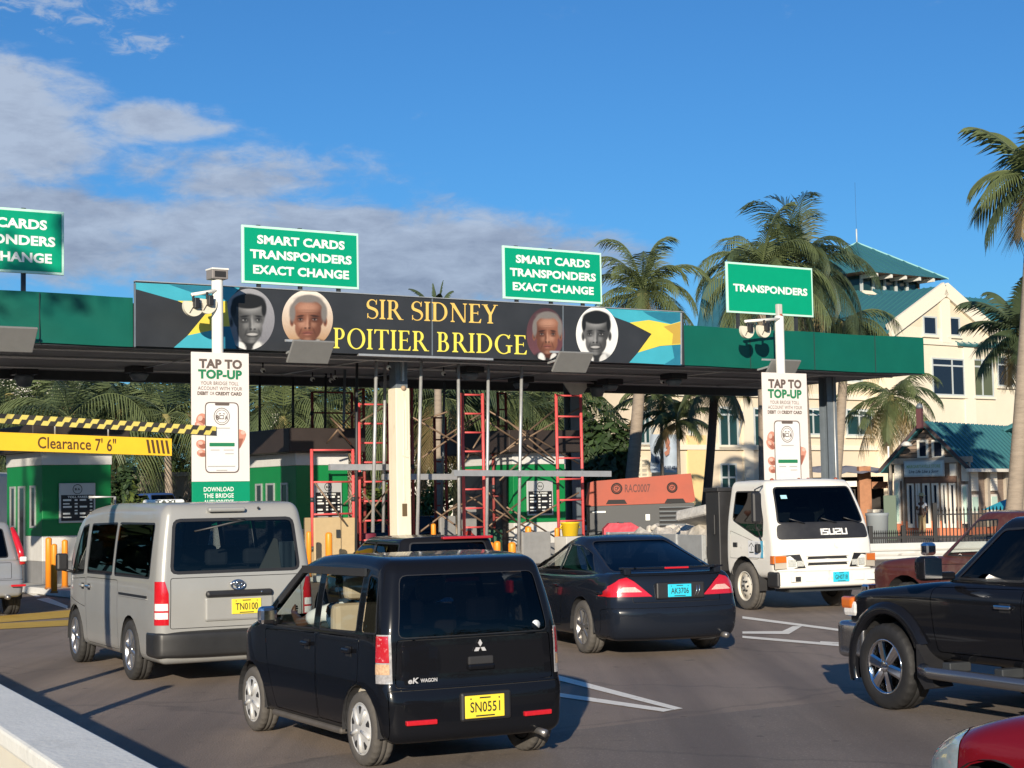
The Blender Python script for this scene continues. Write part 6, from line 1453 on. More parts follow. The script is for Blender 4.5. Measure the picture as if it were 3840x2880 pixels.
braces = [(Z6(1200, 580), Z6(1790, 920)), (Z6(1290, 920), Z6(1790, 580)), (Z6(1820, 520), Z7(600, 860)), (Z6(1810, 960), Z7(600, 400)), (Z6(1800, 600), Z6(2200, 860)), (Z7(0, 740), Z7(390, 420)), (Z7(0, 500), Z7(400, 830)),
    (Z6(500, 800), Z6(590, 690)), (Z6(590, 690), Z6(700, 810)), (Z6(400, 1130), Z6(640, 1450)), (Z6(640, 1310), Z6(740, 1210)), (Z6(1380, 1350), Z6(1790, 1640)), (Z6(1490, 1370), Z6(1780, 1230)), (Z6(1650, 1220), Z6(2000, 1450)), (Z7(0, 1220), Z7(420, 1480)), (Z7(0, 1430), Z7(600, 1100)), (Z7(170, 710), Z7(390, 850)), (Z6(1890, 1350), Z7(360, 1500)), (Z6(520, 580), Z6(640, 700)), (Z6(640, 640), Z6(760, 500)), (Z6(800, 1220), Z6(1010, 1480)), (Z6(800, 1450), Z6(1010, 1180)), (Z6(1240, 1560), Z6(1600, 1290)), (Z6(1640, 960), Z6(1800, 700)), (Z6(1830, 1200), Z6(2100, 1480)), (Z6(1830, 1500), Z6(2150, 1250)), (Z7(-60, 1000), Z7(200, 760)), (Z6(1210, 640), Z6(1500, 540)), (Z6(1600, 1330), Z6(1960, 1560)), (Z6(780, 620), Z6(1010, 480)), (Z6(1460, 760), Z6(1800, 540))]
for i, (a, b) in enumerate(braces): rod('scaffold_brace', 'thin brown diagonal brace crossing between the red scaffold frames', 'brace', a, b, 1.7 + .35 * (i % 4), 1.9 + .35 * (i % 3), .024, BRD, 'diagonal braces of the scaffolding')
for a, b, t, lab in ((Z6(520, 1000), Z6(1020, 1000), 2.0, 'aluminium beam across the frames left of the white column'), (Z6(960, 1080), Z6(1600, 1080), 2.2, 'aluminium beam passing right of the white column'), (Z6(1545, 1048), Z7(860, 945), .9, 'long silver beam across both tall red frames, reaching the compressor')):
    rod('scaffold_beam', lab, 'beam', a, b, t, t, (.10, .15), mat('beam_silver', (.40, .41, .42), .4, .4, var=.12, scale=6), 'aluminium beams of the scaffolding', True)
# bits and pieces among it
s, z = h(718, 1135, 2.2); r = thing('cabinet', 'tan cabinet standing behind the orange bollard under the fare board', 'cabinet', C3(h(679, 1135, 2.2)[0], 2.2, .15), TH); W = h(772, 1135, 2.2)[0] - h(679, 1135, 2.2)[0]
TAN = mat('cabinet_tan', (.48, .36, .20), .6, var=.06); MB().bbox(0, W * .62, 0, .6, 0, z - .15 + .2, .02, TAN).build('door', None, r); MB().bbox(W * .62, W, .05, .6, 0, z - .15 + .18, .02, TAN).build('side', None, r); MB().box(W * .5, W * .58, -.04, -.001, .9, 1.1, MATS['dark_metal']).build('handle', None, r)
s, z = h(1013, 1137, 2.4); r = thing('gas_cylinder', 'red gas bottle with a tapered neck at the foot of the lit red ladder', 'gas bottle', C3(s, 2.4, .15), TH); H = z - .15
MB().lathe([(.27, 0), (.30, .05), (.30, H * .55), (.24, H * .72), (.08, H * .84), (.06, H * .9)], mat('cylinder_red', (.36, .04, .035), .5, var=.15), 20).build('bottle', None, r); MB().lathe([(.09, H * .9), (.09, H * .98), (.03, H)], MATS['steel_grey'], 12).build('valve', None, r)
for px, c_, lab in ((788, 'barrel_maroon', 'maroon drum under the frames left of the white column'), (1062, 'barrel_green', 'dark green drum right of the red gas bottle')):
    s, z = h(px, 1128 if px < 900 else 1140, 3.0); r = thing('drum', lab, 'drum', C3(s, 3.0, .15), TH); MB().lathe([(.28, 0), (.29, .05), (.28, .3), (.295, .33), (.28, .36), (.28, .62), (.295, .65), (.28, .68), (.29, .95), (.27, .97), (.001, .96)], mat(c_, (.16, .02, .04) if px < 900 else (.03, .10, .05), .55), 24).build('barrel', None, r)
s, z = h(1231, 1128, .9); zb = h(1231, 1158, .9)[1]; r = thing('bucket', 'bright yellow bucket with two lugs at the foot of the right red ladder', 'bucket', C3(s, .9, zb), TH); H = z - zb
MB().lathe([(.20, 0), (.24, H * .9), (.265, H * .92), (.265, H), (.23, H), (.19, .03), (.001, .03)], mat('bucket_yellow', (.82, .55, .02), .45), 24).build('pail', None, r); MB().tube([(-.26, 0, H * .8), (-.31, 0, H * .6), (-.24, 0, H * .55)], .02, MATS['bucket_yellow'], 6).tube([(.26, 0, H * .8), (.31, 0, H * .6), (.24, 0, H * .55)], .02, MATS['bucket_yellow'], 6).build('lug', None, r)
r = thing('trestle', 'low concrete block under the yellow bucket', 'block', C3(s, .9, 0), TH); MB().bbox(-.3, .45, -.25, .3, 0, zb - .005, .02, KERB).build('block', None, r)
for px0, px1, y0, y1, t, lab in ((1128, 1190, 1150, 1165, 1.0, 'white barrier board behind the tall orange bollard'), (951, 985, 1115, 1160, 4.2, 'white plastic barrier far back between the ladders'), (1000, 1030, 1095, 1150, 5.0, 'narrow white panel leaning behind the red gas bottle')):
    s0, z1 = h(px0, y0, t); s1_b, _ = h(px1, y0, t); r = thing('barrier', lab, 'barrier', C3(s0, t, .15), TH); z_ = max(z1 - .15, .5); MB().bbox(0, s1_b - s0, 0, .12, .1, z_, .03, mat('barrier_shade_grey', (.24, .24, .235), .6, var=.12, dirt=((.2, .19, .18), 4, .58))).build('board', None, r); MB().box(.1, .2, -.2, .3, 0, .1, MATS['dark_metal']).box(s1_b - s0 - .2, s1_b - s0 - .1, -.2, .3, 0, .1, MATS['dark_metal']).build('feet', None, r)  # grey base colour stands in for shade on the white boards

# ------------------------------------------------------------------ compressor behind the truck bed
cy = 51.; cx0, cx1 = at(1272, 1100, cy).x, at(1503, 1100, cy).x; Lc = cx1 - cx0; zt_ = at(1390, 1033, cy).z; zm = at(1390, 1090, cy).z; zb = at(1390, 1146, cy).z
r = thing('air_compressor', 'towed air compressor with a red hood marked RAC0007 over a grey body', 'compressor', (cx0, cy, 0), rad(1.0))
RC = mat('compressor_red', (.34, .062, .030), .6, var=.14, scale=2, dirt=((.20, .045, .026), 2, .62)); GC = mat('compressor_grey', (.036, .039, .043), .5, var=.12, scale=2)
D_ = 1.7; w = MB(); pr = [(0, zm), (.04, zm - .02), (Lc * .97, zm - .02 + .06), (Lc, zm + .1), (Lc * .965, zt_ + .12), (.18, zt_ - .06), (.06, zt_ - .1)]
w.poly([(x, 0, z) for x, z in pr], RC, thick=(0, D_, 0)); o = w.build('hood', None, r); w = MB()
for x in (Lc * .26, Lc * .81): w.poly([(x - .32, -.006, zm + .03), (x + .32, -.006, zm + .03), (x + .24, -.006, zm + .16), (x - .24, -.006, zm + .16)], MATS['interior_dark'])
for x, q in ((Lc * .265, .15), (Lc * .785, .14)):
    c = (zm + zt_) / 2 + .10
    w.tube([(x + q * math.cos(a), -.012, c + q * math.sin(a)) for a in [2 * math.pi * i / 28 for i in range(28)]], .022, MATS['interior_dark'], 5, closed=True); w.tube([(x + q * .72 * math.cos(a), -.012, c + q * .72 * math.sin(a)) for a in [2 * math.pi * i / 28 for i in range(28)]], .012, MATS['interior_dark'], 5, closed=True); put_text(w, 'CP', lambda a, b: (x + a, -.014, c + b), 0, 0, q * .8, q * .75, MATS['interior_dark'], .03)
put_text(w, 'RAC0007', lambda a, b: (a, -.014, b), Lc * .46, (zm + zt_) / 2 + .10, Lc * .24, .24, mat('letter_rust', (.10, .02, .015), .6), .015, shear=.05); w.build('lettering', None, o, fix=False)
w = MB().poly([(.03, .02, zb), (Lc * .99, .02, zb + .02), (Lc * .99, .02, zm + .03), (.03, .02, zm - .03)], GC, thick=(0, D_ - .04, 0)); o = w.build('body', None, r); w = MB()
for i in range(6): w.box(Lc * .66, Lc * .97, -.012, .019, zm - .16 - i * .13, zm - .10 - i * .13, MATS['interior_dark']).box(Lc * .66, Lc * .97, -.03, .0, zm - .10 - i * .13, zm - .085 - i * .13, MATS['steel_grey'])
w.build('louvre', None, o); w = MB().box(Lc * .53, Lc * .57, 0, .019, zb + .3, zb + .48, MATS['sign_white']).box(Lc * .82, Lc * .89, -.002, .019, zb - .02, zb + .10, MATS['plate_yellow']).box(.1, .5, .0, .019, zb + .55, zb + .60, MATS['sign_white']); w.build('sticker', None, o)
w = MB(); w.box(0, Lc, .1, D_ - .1, zb - .18, zb - .002, MATS['dark_metal']).bar((Lc, D_ / 2, zb - .1), (Lc + 1.4, D_ / 2, .45), .12, .12, MATS['dark_metal']).box(Lc * .8, Lc * .86, .2, .3, 0, zb - .19, MATS['dark_metal']); w.build('chassis', None, r)
w = MB(); w.poly([(Lc * .18 + .5 * math.cos(rad(a)), -.06, .42 + .52 * math.sin(rad(a))) for a in range(10, 171, 12)] + [(Lc * .18 + .44 * math.cos(rad(a)), -.06, .42 + .46 * math.sin(rad(a))) for a in range(170, 9, -12)], MATS['black_plastic'], thick=(0, .3, 0)); w.build('mudguard', None, r)
for yy, sd in ((.06, -1), (D_ - .06, 1)):
    hb = wheel(r, 0, 0, .36, .2, -1, 'steel', .6, 6, mat('rim_ochre', (.50, .34, .16), .55, var=.2)); hb.rotation_euler = (0, 0, rad(90) if sd < 0 else rad(-90)); hb.location = (Lc * .18, yy, .36)
r = thing('fuel_can', 'crumpled red fuel container behind the coupe roof, below the compressor', 'container', at(1348, 1160, 36.) , rad(5)); hz = at(1348, 1129, 36.).z - r.location.z
MB().poly([(-.42, 0, 0), (.46, 0, 0), (.40, 0, hz * .5), (.16, 0, hz), (-.30, 0, hz * .98), (-.42, 0, hz * .6)], mat('can_red', (.48, .035, .06), .5, var=.2, scale=6, bump=.6, bscale=7), thick=(0, .3, 0)).build('body', None, r)
MB().box(-.1, .0, -.01, .31, hz * .97, hz * 1.03, MATS['dark_metal']).build('cap', None, r)
P_ = r.location.copy(); b_ = thing('concrete_block', 'pale stained concrete block row behind the coupe roof', 'block', (P_.x - .55, P_.y - .15, 0), rad(5)); MB().bbox(0, 2.6, 0, .7, 0, P_.z - .005, .03, mat('block_grey', (.40, .38, .34), .85, var=.2, scale=3, dirt=((.2, .18, .16), 3, .6))).build('block', None, b_)
# ------------------------------------------------------------------ cream office building with teal roofs
CRM = mat('stucco_cream', (.68, .575, .43), .8, var=.06, scale=.5, bump=.15, bscale=8, dirt=((.56, .46, .33), .35, .57)); CRW = mat('stucco_pale', (.72, .64, .50), .8, var=.04, scale=.6); TRM = mat('trim_cream', (.76, .69, .56), .7)
TEAL = mat('roof_teal', (.055, .20, .22), .45, .25, var=.10, scale=.6); TEALR = mat('roof_seam', (.045, .165, .185), .45, .25); PANE = mat('pane_green', (.015, .045, .048), .04, var=.4, scale=.25); PANB = mat('pane_navy', (.012, .018, .034), .04); FRM = mat('frame_pale', (.46, .50, .50), .5); FRD = mat('frame_teal', (.10, .22, .23), .5)
P0 = at(1700, 1000, 100); BA = rad(37); BP = PL(P0, BA)
bl = thing('office_building', 'cream three-storey building with teal metal roofs, gable and lantern tower', 'building', (P0.x, P0.y, 0), BA)
def bh(x, y, t=0.): return BP.shift(t).hit(x, y)
def roof_plane(mb, a, b, c, d, n, r=.05):
    """a-b eave, d-c ridge; standing seams run up the slope"""
    a, b, c, d = map(Vector, (a, b, c, d)); nn = (b - a).cross(d - a).normalized()
    if nn.z < 0: nn = -nn
    mb.poly([a, b, c, d], TEAL, thick=-nn * .12)
    for i in range(n + 1): t = i / n; mb.bar(a.lerp(b, t) + nn * .02, d.lerp(c, t) + nn * .02, .06, .07, TEALR, up=nn)
def bwin(par, s0, s1, z0, z1, t, cols=(), rows=(), pane=None, fr=None, dark=False, brace=0, y0=-.08):
    fr = fr or FRM; w = MB(); k = .10; w.box(s0, s0 + k, t + y0, t - .002, z0, z1, fr).box(s1 - k, s1, t + y0, t - .002, z0, z1, fr).box(s0 + k, s1 - k, t + y0 + .004, t - .002, z1 - k, z1, fr).box(s0 + k, s1 - k, t + y0 + .004, t - .002, z0, z0 + k, fr)
    for c in cols: x = s0 + (s1 - s0) * c; w.box(x - .05, x + .05, t + y0 + .012, t - .002, z0 + k, z1 - k, fr)
    for c in rows: z = z0 + (z1 - z0) * c; w.box(s0 + k, s1 - k, t + y0 + .018, t - .002, z - .05, z + .05, fr)
    if brace:
        zt = z0 + (z1 - z0) * .80; w.bar((s0 + (s1 - s0) * .5, t - 1.2, zt + .1), (s1, t - .05, z0 + .25 * (z1 - z0)), .07, .07, FRM).bar((s0 + (s1 - s0) * .1, t - .05, z1 - .05), (s0 + (s1 - s0) * .5, t - 1.2, zt + .1), .07, .07, FRM)
    w.box(s0 - .12, s1 + .12, t - .16, t - .003, z0 - .14, z0 - .001, TRM)
    o = w.build('window', None, par); MB().box(s0 + k, s1 - k, t - .028, t - .004, z0 + k, z1 - k, pane or PANE).build('pane', None, o); return o
sL = bh(1361, 900)[0]; sR = bh(2000, 900)[0]; zE = bh(1750, 722)[1]
MB().box(sL, sR, 0, 14, 0, zE, CRM).build('wall', None, bl)
bay0, bay1 = bh(1432, 900)[0], bh(1484, 900)[0]
MB().box(bh(1484, 1000)[0], bh(1524, 1000)[0], -.12, -.002, 0, bh(1480, 940)[1], mat('stucco_sunlit', (.78, .58, .28), .8, var=.04)).build('bay', None, bl)  # sunlit strip of the cream wall, its yellow light put into the colour
MB().box(bh(1605, 1000)[0], bh(1625, 1000)[0], -.14, -.002, 0, bh(1620, 862)[1], CRW).build('bay', None, bl)
w = MB()
for y in (857, 972): z = bh(1600, y)[1]; w.box(sL - .1, sR, -.16, -.003, z, z + .28, TRM)
for i in range(5): z = .5 + i * .75; w.box(sL - .02, bh(1466, 1000)[0], -.03, -.004, z, z + .04, mat('groove', (.42, .36, .27), .8))
w.build('belt_course', None, bl)
for x0, x1, y0, y1, c, r_, br in ((1369, 1405, 882, 960, (.33, .66), (.78,), 1), (1486, 1507, 905, 936, (), (), 0), (1551, 1595, 878, 966, (.5,), (.8,), 1), (1626, 1672, 880, 966, (.5,), (.8,), 1), (1737, 1774, 881, 940, (.5,), (.75,), 1), (1826, 1884, 883, 942, (.5,), (.75,), 1), (1924, 1952, 884, 960, (.5,), (.75,), 0),
    (1370, 1406, 812, 850, (.5,), (), 0), (1450, 1470, 818, 850, (.5,), (), 0), (1618, 1644, 820, 846, (.5,), (), 0), (1820, 1862, 800, 826, (.5,), (), 0), (1555, 1591, 1001, 1056, (.5,), (.45,), 0)):
    s0, z1 = bh(x0, y0); s1, z0 = bh(x1, y1); bwin(bl, s0, s1, z0, z1, 0, c, r_, brace=br)
s0, z1 = bh(1368, 990); s1, z0 = bh(1400, 1032); bwin(bl, s0, s1, z0, z1, 0, (.5,), (.25, .5, .75), mat('louvre_grey', (.42, .40, .34), .7), CRW)
# gable wing
gt = -1.6; g0 = bh(1905, 800, gt)[0]; g1 = bh(2230, 800, gt)[0]; gx, gzp = bh(2038, 624, gt); ze = bh(1917, 712, gt)[1]; gl = bh(1917, 712, gt)[0]; gr = gx + (gx - gl)
w = MB().box(gl + .6, gr - .6, gt, gt + 12, 0, ze + .3, CRW).poly([(gl + .6, gt + .001, ze + .3), (gr - .6, gt + .001, ze + .3), (gx, gt + .001, gzp - .25)], CRM, thick=(0, 11.9, 0)).box(gr - .59, gr + 14, gt + .4, gt + 12, 0, ze + .1, CRW); w.build('gable_wing', None, bl)
w = MB(); tw = .85
for a, b in (((gl, ze - .1), (gx, gzp)), ((gr, ze - .1), (gx, gzp))): w.bar((a[0], gt - .12, a[1]), (b[0], gt - .12, b[1]), .22, tw, TRM, up=(0, 0, 1))
pz = bh(2038, 700, gt)[1]; w.box(gx - .42, gx + .42, gt - .14, gt - .003, ze - .6, gzp - .6, TRM).box(gl + .6, gr - .6, gt - .12, gt - .003, bh(2038, 746, gt)[1], bh(2038, 738, gt)[1], TRM); s_, _ = bh(2092, 800, gt); w.box(s_ - .5, s_ + .5, gt - .10, gt - .003, 0, bh(2038, 747, gt)[1], TRM); w.build('gable_trim', None, bl)
w = MB(); ov = .12
roof_plane(w, (gl - .3, gt - ov, ze - .2), (gl - .3, gt + 12, ze - .2), (gx, gt + 12, gzp + .2), (gx, gt - ov, gzp + .2), 22); roof_plane(w, (gr + .3, gt - ov, ze - .2), (gr + .3, gt + 12, ze - .2), (gx, gt + 12, gzp + .2), (gx, gt - ov, gzp + .2), 22); w.build('gable_roof', None, bl)
for x0, x1, y0, y1, c, r_, p in ((1992, 2023, 682, 725, (), (), PANB), (2045, 2073, 684, 727, (), (), PANB), (2011, 2084, 772, 856, (.62,), (.80,), PANB), (2100, 2146, 775, 858, (.45,), (.80,), mat('pane_olive', (.10, .11, .06), .08)), (2163, 2200, 768, 835, (.6,), (.72,), PANB)):
    s0, z1 = bh(x0, y0, gt); s1, z0 = bh(x1, y1, gt); 
    if x0 == 2163: bwin(bl, s0, s1, z0, z1, gt + .4, c, r_, p)
    else: bwin(bl, s0, s1, z0, z1, gt, c, r_, p)
# main roofs and the lantern tower
w = MB(); zr = bh(1850, 628, 9)[1]; a0 = bh(1700, 700, 0)[0]
roof_plane(w, (a0 - 8, -.8, zE - .3), (gx + 4, -.8, zE - .3), (gx + 4, 9, zr), (a0 + 2, 9, zr), 40)
zr2 = bh(2120, 645, 5)[1]; ze2_ = bh(2190, 752, gt)[1]; roof_plane(w, (gx + 1, gt - .3, ze2_), (gx + 26, gt - .3, ze2_), (gx + 26, 5, zr2), (gx + 1, 5, zr2), 40); w.build('main_roof', None, bl)
tt = 9.5; tx0, tx1 = bh(1862, 610, tt)[0], bh(1984, 610, tt)[0]; tz0, tz1 = bh(1900, 632, tt)[1] - 1, bh(1900, 594, tt)[1]; W = tx1 - tx0
w = MB().box(tx0, tx1, tt, tt + W, tz0 - 2.5, tz0 + 1.0, CRW); w.build('tower_base', None, bl)
WOOD = mat('timber_brown', (.16, .095, .06), .7, var=.15, scale=3)
w = MB().box(tx0 + .1, tx1 - .1, tt + .1, tt + W - .1, tz0 + 1.0, tz1, PANE); o = w.build('lantern', None, bl); w = MB()
for i in range(6): x = tx0 + W * i / 5; w.box(x - .09, x + .09, tt - .03, tt + .12, tz0 + 1, tz1, FRM if i < 5 else WOOD)
for i in range(5): y = tt + W * i / 4 ; w.box(tx1 - .12, tx1 + .04, y - .09 + .2, y + .09 + .2, tz0 + 1, tz1 - .003, WOOD)
w.box(tx0, tx1, tt - .06, tt - .031, tz1 - .25, tz1 - .02, FRM); w.box(tx0 - .05, tx1 + .05, tt - .12, tt - .04, tz0 + .8, tz0 + 1.05, TRM); w.build('mullion', None, o)
ov = 1.5; cxr, cyr = (tx0 + tx1) / 2, tt + W / 2; zap = bh(1875, 527, tt + W / 2)[1]; zev = tz1 - .1; q = [(tx0 - ov, tt - ov, zev), (tx1 + ov, tt - ov, zev), (tx1 + ov, tt + W + ov, zev), (tx0 - ov, tt + W + ov, zev)]; w = MB()
for i in range(4):
    a, b = Vector(q[i]), Vector(q[(i + 1) % 4]); ap = Vector((cxr, cyr, zap)); w.poly([a, b, ap], TEAL)
    for k in range(1, 12):
        p = a.lerp(b, k / 12); tk = 1 - abs(2 * k / 12 - 1); w.bar(p, p.lerp(ap + (b - a) * .0, tk * .98) if k == 6 else p + (ap - (a + b) / 2) * tk, .06, .08, TEALR)
    w.bar(a, ap, .12, .12, TEALR)
w.poly(q[::-1], WOOD)
for i in range(5): x = tx0 + W * i / 4; w.box(x - .1, x + .1, tt - ov + .1, tt, zev - .28, zev - .02, MATS['white_dirty'])
w.tube([(cxr, cyr, zap - .1), (cxr, cyr, zap + 1.0)], .06, FRM, 6); w.tube([(cxr, cyr, zap), (cxr, cyr, zap + 4.4)], .008, MATS['dark_metal'], 5); w.build('tower_roof', None, bl)

# printed banner on the facade, behind the young palms
PN = BP.shift(-1.4); s0, z1 = PN.hit(1404, 938); s1, z0 = PN.hit(1466, 1020); r = thing('advert_banner', 'pale blue printed banner with a leaping figure hung on the cream building', 'banner', PN.w(s0, z0), BA); W, H = s1 - s0, z1 - z0
V = []; F = []
for i in range(13):
    for j in range(9): V.append((W * i / 12, .05 * math.sin(i * 1.1) + .04 * math.sin(j * 1.3), H * j / 8))
for i in range(12):
    for j in range(8): F.append((i * 9 + j, (i + 1) * 9 + j, (i + 1) * 9 + j + 1, i * 9 + j + 1))
MB().add(V, F, mat('banner_pale', (.42, .49, .56), .7, var=.2, scale=.8), True).build('sheet', None, r, fix=False); w = MB(); f = lambda a, b: (W * a, -.12, H * b); dk = mat('banner_ink', (.05, .07, .11), .6)
put_text(w, 'G S', lambda a, b: f(.2 + a, .62 + b), 0, 0, .26, .15, dk, .04); put_text(w, '242-557 AQUA', lambda a, b: f(.66 + a, .12 + b), 0, 0, .56, .10, dk, .05)
w.poly([f(.52, .98), f(.60, .98), f(.66, .8), f(.58, .62), (W * .50, -.12, H * .66), f(.48, .8)], mat('banner_skin', (.45, .20, .13), .6)); w.poly([f(.58, .78), f(.66, .66), f(.62, .48), f(.50, .42), f(.44, .52), f(.54, .58)], MATS['banner_skin']); w.poly([f(.47, .98), f(.56, 1.0), f(.57, .88), f(.50, .86)], dk); w.poly([f(.10, .42), f(.26, .42), f(.30, .30), f(.24, .22), f(.12, .26)], dk)
w.build('print', None, r, fix=False)

# ------------------------------------------------------------------ timber shop
HY = 74.; pk_ = at(1998, 911, HY); HA = rad(-38); HP = PL(pk_, HA); hh_ = lambda x, y, t=0.: HP.shift(t).hit(x, y)
shop = thing('timber_shop', 'weathered timber shop with a teal roof and a pale sign on its gable', 'building', (pk_.x, pk_.y, 0), HA)
TW = mat('weathered_timber', (.23, .17, .13), .8, var=.25, scale=1.2, stretch=(.6, .6, 8), dirt=((.28, .24, .20), 2, .58)); PST = mat('post_timber', (.36, .31, .25), .8, var=.2, scale=2); MINT = mat('shutter_mint', (.50, .68, .58), .6); CORAL = mat('plinth_coral', (.62, .20, .10), .7); LV = mat('louvre_white', (.76, .72, .63), .6)
xl, zl = hh_(1914, 984); xr, zr_ = hh_(2094, 992); xr = -xl * 1.0; zev = (zl + zr_) / 2; zpk = hh_(1998, 911)[1]; xl += .35; xr -= .35; LEN = 14.
w = MB().box(xl, xr, 0, LEN, .3, zev, TW).poly([(xl, .001, zev), (xr, .001, zev), (0, .001, zpk - .3)], TW, thick=(0, LEN - .1, 0))
n = 9
for i in range(n): z = zev + (zpk - zev) * i / n; k = 1 - i / n; w.box(xl * k + .02, xr * k - .02, -.025, -.002, z, z + .02, mat('timber_gap', (.05, .035, .028), .9))
w.build('wall', None, shop); w = MB().box(xl - .02, xr + .02, -.03, LEN, 0, .299, CORAL).box(xl, xr, -.025, -.0, .30, .62, CORAL); w.build('plinth', None, shop)
w = MB(); ov = .55; sl_ = (zpk - zev) / xr; roof_plane(w, (xr + ov, -.3, zev - sl_ * ov), (xr + ov, LEN + .4, zev - sl_ * ov), (0, LEN + .4, zpk), (0, -.3, zpk), 30); roof_plane(w, (xl - ov, -.3, zev - sl_ * ov), (xl - ov, LEN + .4, zev - sl_ * ov), (0, LEN + .4, zpk), (0, -.3, zpk), 30)
w.bar((xl - ov, -.32, zev - sl_ * ov), (0, -.32, zpk), .05, .14, mat('barge_dark', (.07, .05, .05), .6)).bar((xr + ov, -.32, zev - sl_ * ov), (0, -.32, zpk), .05, .14, MATS['barge_dark']); w.bar((xr + ov, -.5, zev - sl_ * ov - .05), (xr + ov, LEN, zev - sl_ * ov - .05), .12, .14, LV); w.build('roof', None, shop)
w = MB().box(-.12, .12, -.62, -.42, zpk - .3, zpk + .55, mat('finial_maroon', (.10, .035, .04), .6)).lathe([(.13, zpk + .55), (.16, zpk + .64), (.08, zpk + .76), (.001, zpk + .80)], MATS['steel_grey'], 12, 'Z', T(0, -.52, 0)); w.build('finial', None, shop)
w = MB().lathe([(.26, 0), (.22, .10), (.08, .2), (.001, .2)], MATS['white_dirty'], 14, 'Z', T(-.55, -.75, zpk - 1.05)).tube([(-.55, -.75, zpk - .9), (-.2, -.4, zpk - .7)], .03, MATS['dark_metal'], 6); w.build('gable_lamp', None, shop)
zx = lambda x, y: (1555.3 + x * .2969, 864 + y * .2969)
def srect(x0, y0, x1, y1): a = hh_(*zx(x0, y0)); b = hh_(*zx(x1, y1)); return a[0], b[0], b[1], a[1]
for x0, x1 in ((1437, 1522), (1543, 1635)):
    a, b, c, d = srect(x0, 292, x1, 425); w = MB(); k = .10; w.box(a, a + k, -.09, -.002, c, d, LV).box(b - k, b, -.09, -.002, c, d, LV).box(a + k, b - k, -.088, -.002, d - k, d, LV).box(a + k, b - k, -.088, -.002, c, c + k, LV); o = w.build('window', None, shop); MB().box(a + k, b - k, -.04, -.004, c + k, d - k, PANB).build('pane', None, o)
# louvred shutters, mint panels, posts
for x0, x1 in ((1270, 1325), (1672, 1725), (1757, 1815)):
    a, b, c, d = srect(x0, 462, x1, 590 if x0 != 1672 else 560); w = MB().box(a, b, -.06, -.026, c, d, LV)
    for i in range(9): z = c + (d - c) * (i + .5) / 9; w.bar((a + .04, -.075, z), (b - .04, -.075, z), .03, .06, LV)
    w.build('shutter', None, shop)
for x0, x1 in ((1268, 1322), (1757, 1818)):
    a, b, c, d = srect(x0, 590 if x0 < 1300 else 615, x1, 900); MB().box(a, b, -.06, -.026, c, d, LV).box(a + .08, b - .08, -.075, -.061, c + .08, d - .08, MINT).build('panel', None, shop)
w = MB()
for x0, x1 in ((1240, 1268), (1330, 1356), (1730, 1752), (1818, 1842)):
    a, b, c, d = srect(x0, 440, x1, 955); w.box(a, b, -.16, -.027, .3, d, PST)
a, b, c, d = srect(1240, 428, 1842, 452); w.box(a, b, -.20, -.028, c, d, PST); a, b, c, d = srect(1356, 560, 1730, 600); w.box(a, b, -.14, -.028, c, d, mat('lintel', (.17, .10, .07), .8)); w.build('timber_frame', None, shop)
# glazed doors
for x0, x1 in ((1365, 1425), (1428, 1470), (1478, 1540), (1545, 1605), (1612, 1665), (1670, 1728)):
    a, b, c, d = srect(x0, 605, x1, 930); w = MB(); k = .09; w.box(a, a + k, -.10, -.027, c, d, LV).box(b - k, b, -.10, -.027, c, d, LV).box(a + k, b - k, -.098, -.027, d - k, d, LV).box(a + k, b - k, -.098, -.027, c, c + k * 2, LV); o = w.build('door', None, shop); MB().box(a + k, b - k, -.05, -.028, c + k * 2, d - k, PANB).build('pane', None, o)
# flank windows under the eave
w = MB()
for i in range(6):
    y = .6 + i * 2.1; w.box(xr + .002, xr + .14, y - .15, y + .15, .3, zev - .2, PST)
    w2 = MB().box(xr + .003, xr + .08, y + .35, y + 1.1, zev - 1.5, zev - .45, LV)
    for k in range(8): w2.bar((xr + .09, y + .4, zev - 1.45 + k * .125), (xr + .09, y + 1.05, zev - 1.45 + k * .125), .03, .05, LV)
    w2.build('shutter', None, shop); MB().box(xr + .003, xr + .06, y + .35, y + 1.1, .9, zev - 1.65, LV).box(xr + .061, xr + .075, y + .42, y + 1.03, 1.0, zev - 1.75, MINT).build('panel', None, shop)
w.build('timber_frame', None, shop)
a, b, c, d = srect(1356, 445, 1652, 555); r = thing('shop_sign', 'pale blue shop sign reading MARGARITAVILLE STORE on the timber gable', 'sign', HP.w(a, c, -.30), HA); W, H = b - a, d - c
MB().bbox(0, W, 0, .08, 0, H, .015, FRM).bbox(.06, W - .06, -.012, .01, .06, H - .06, .005, mat('shop_sign_blue', (.50, .62, .64), .5, var=.08)).build('board', None, r); w = MB()
put_text(w, 'MARGARITAVILLE STORE', lambda x, y: (x, -.016, y), W * .5, H * .64, W * .84, H * .20, mat('shop_green', (.28, .42, .22), .5), .03); put_text(w, 'Live Life Like a Song', lambda x, y: (x, -.016, y), W * .5, H * .30, W * .74, H * .26, mat('shop_ink', (.05, .07, .10), .5), .02, shear=.25); w.build('lettering', None, r, fix=False)
r2 = thing('timber_shop', 'second teal roof rising just behind the timber shop', 'building', HP.w(3.2, 0, 9), HA); zr3 = hh_(2080, 866, 12)[1]
w = MB(); roof_plane(w, (5.0, -1, zpk - .2), (5.0, 12, zpk - .2), (1, 12, zr3), (1, -1, zr3), 16); roof_plane(w, (-3.0, -1, zpk - .2), (-3.0, 12, zpk - .2), (1, 12, zr3), (1, -1, zr3), 16); w.build('roof', None, r2); MB().box(-2.6, 4.6, -.5, 11, 0, zpk - .3, TW).build('wall', None, r2)
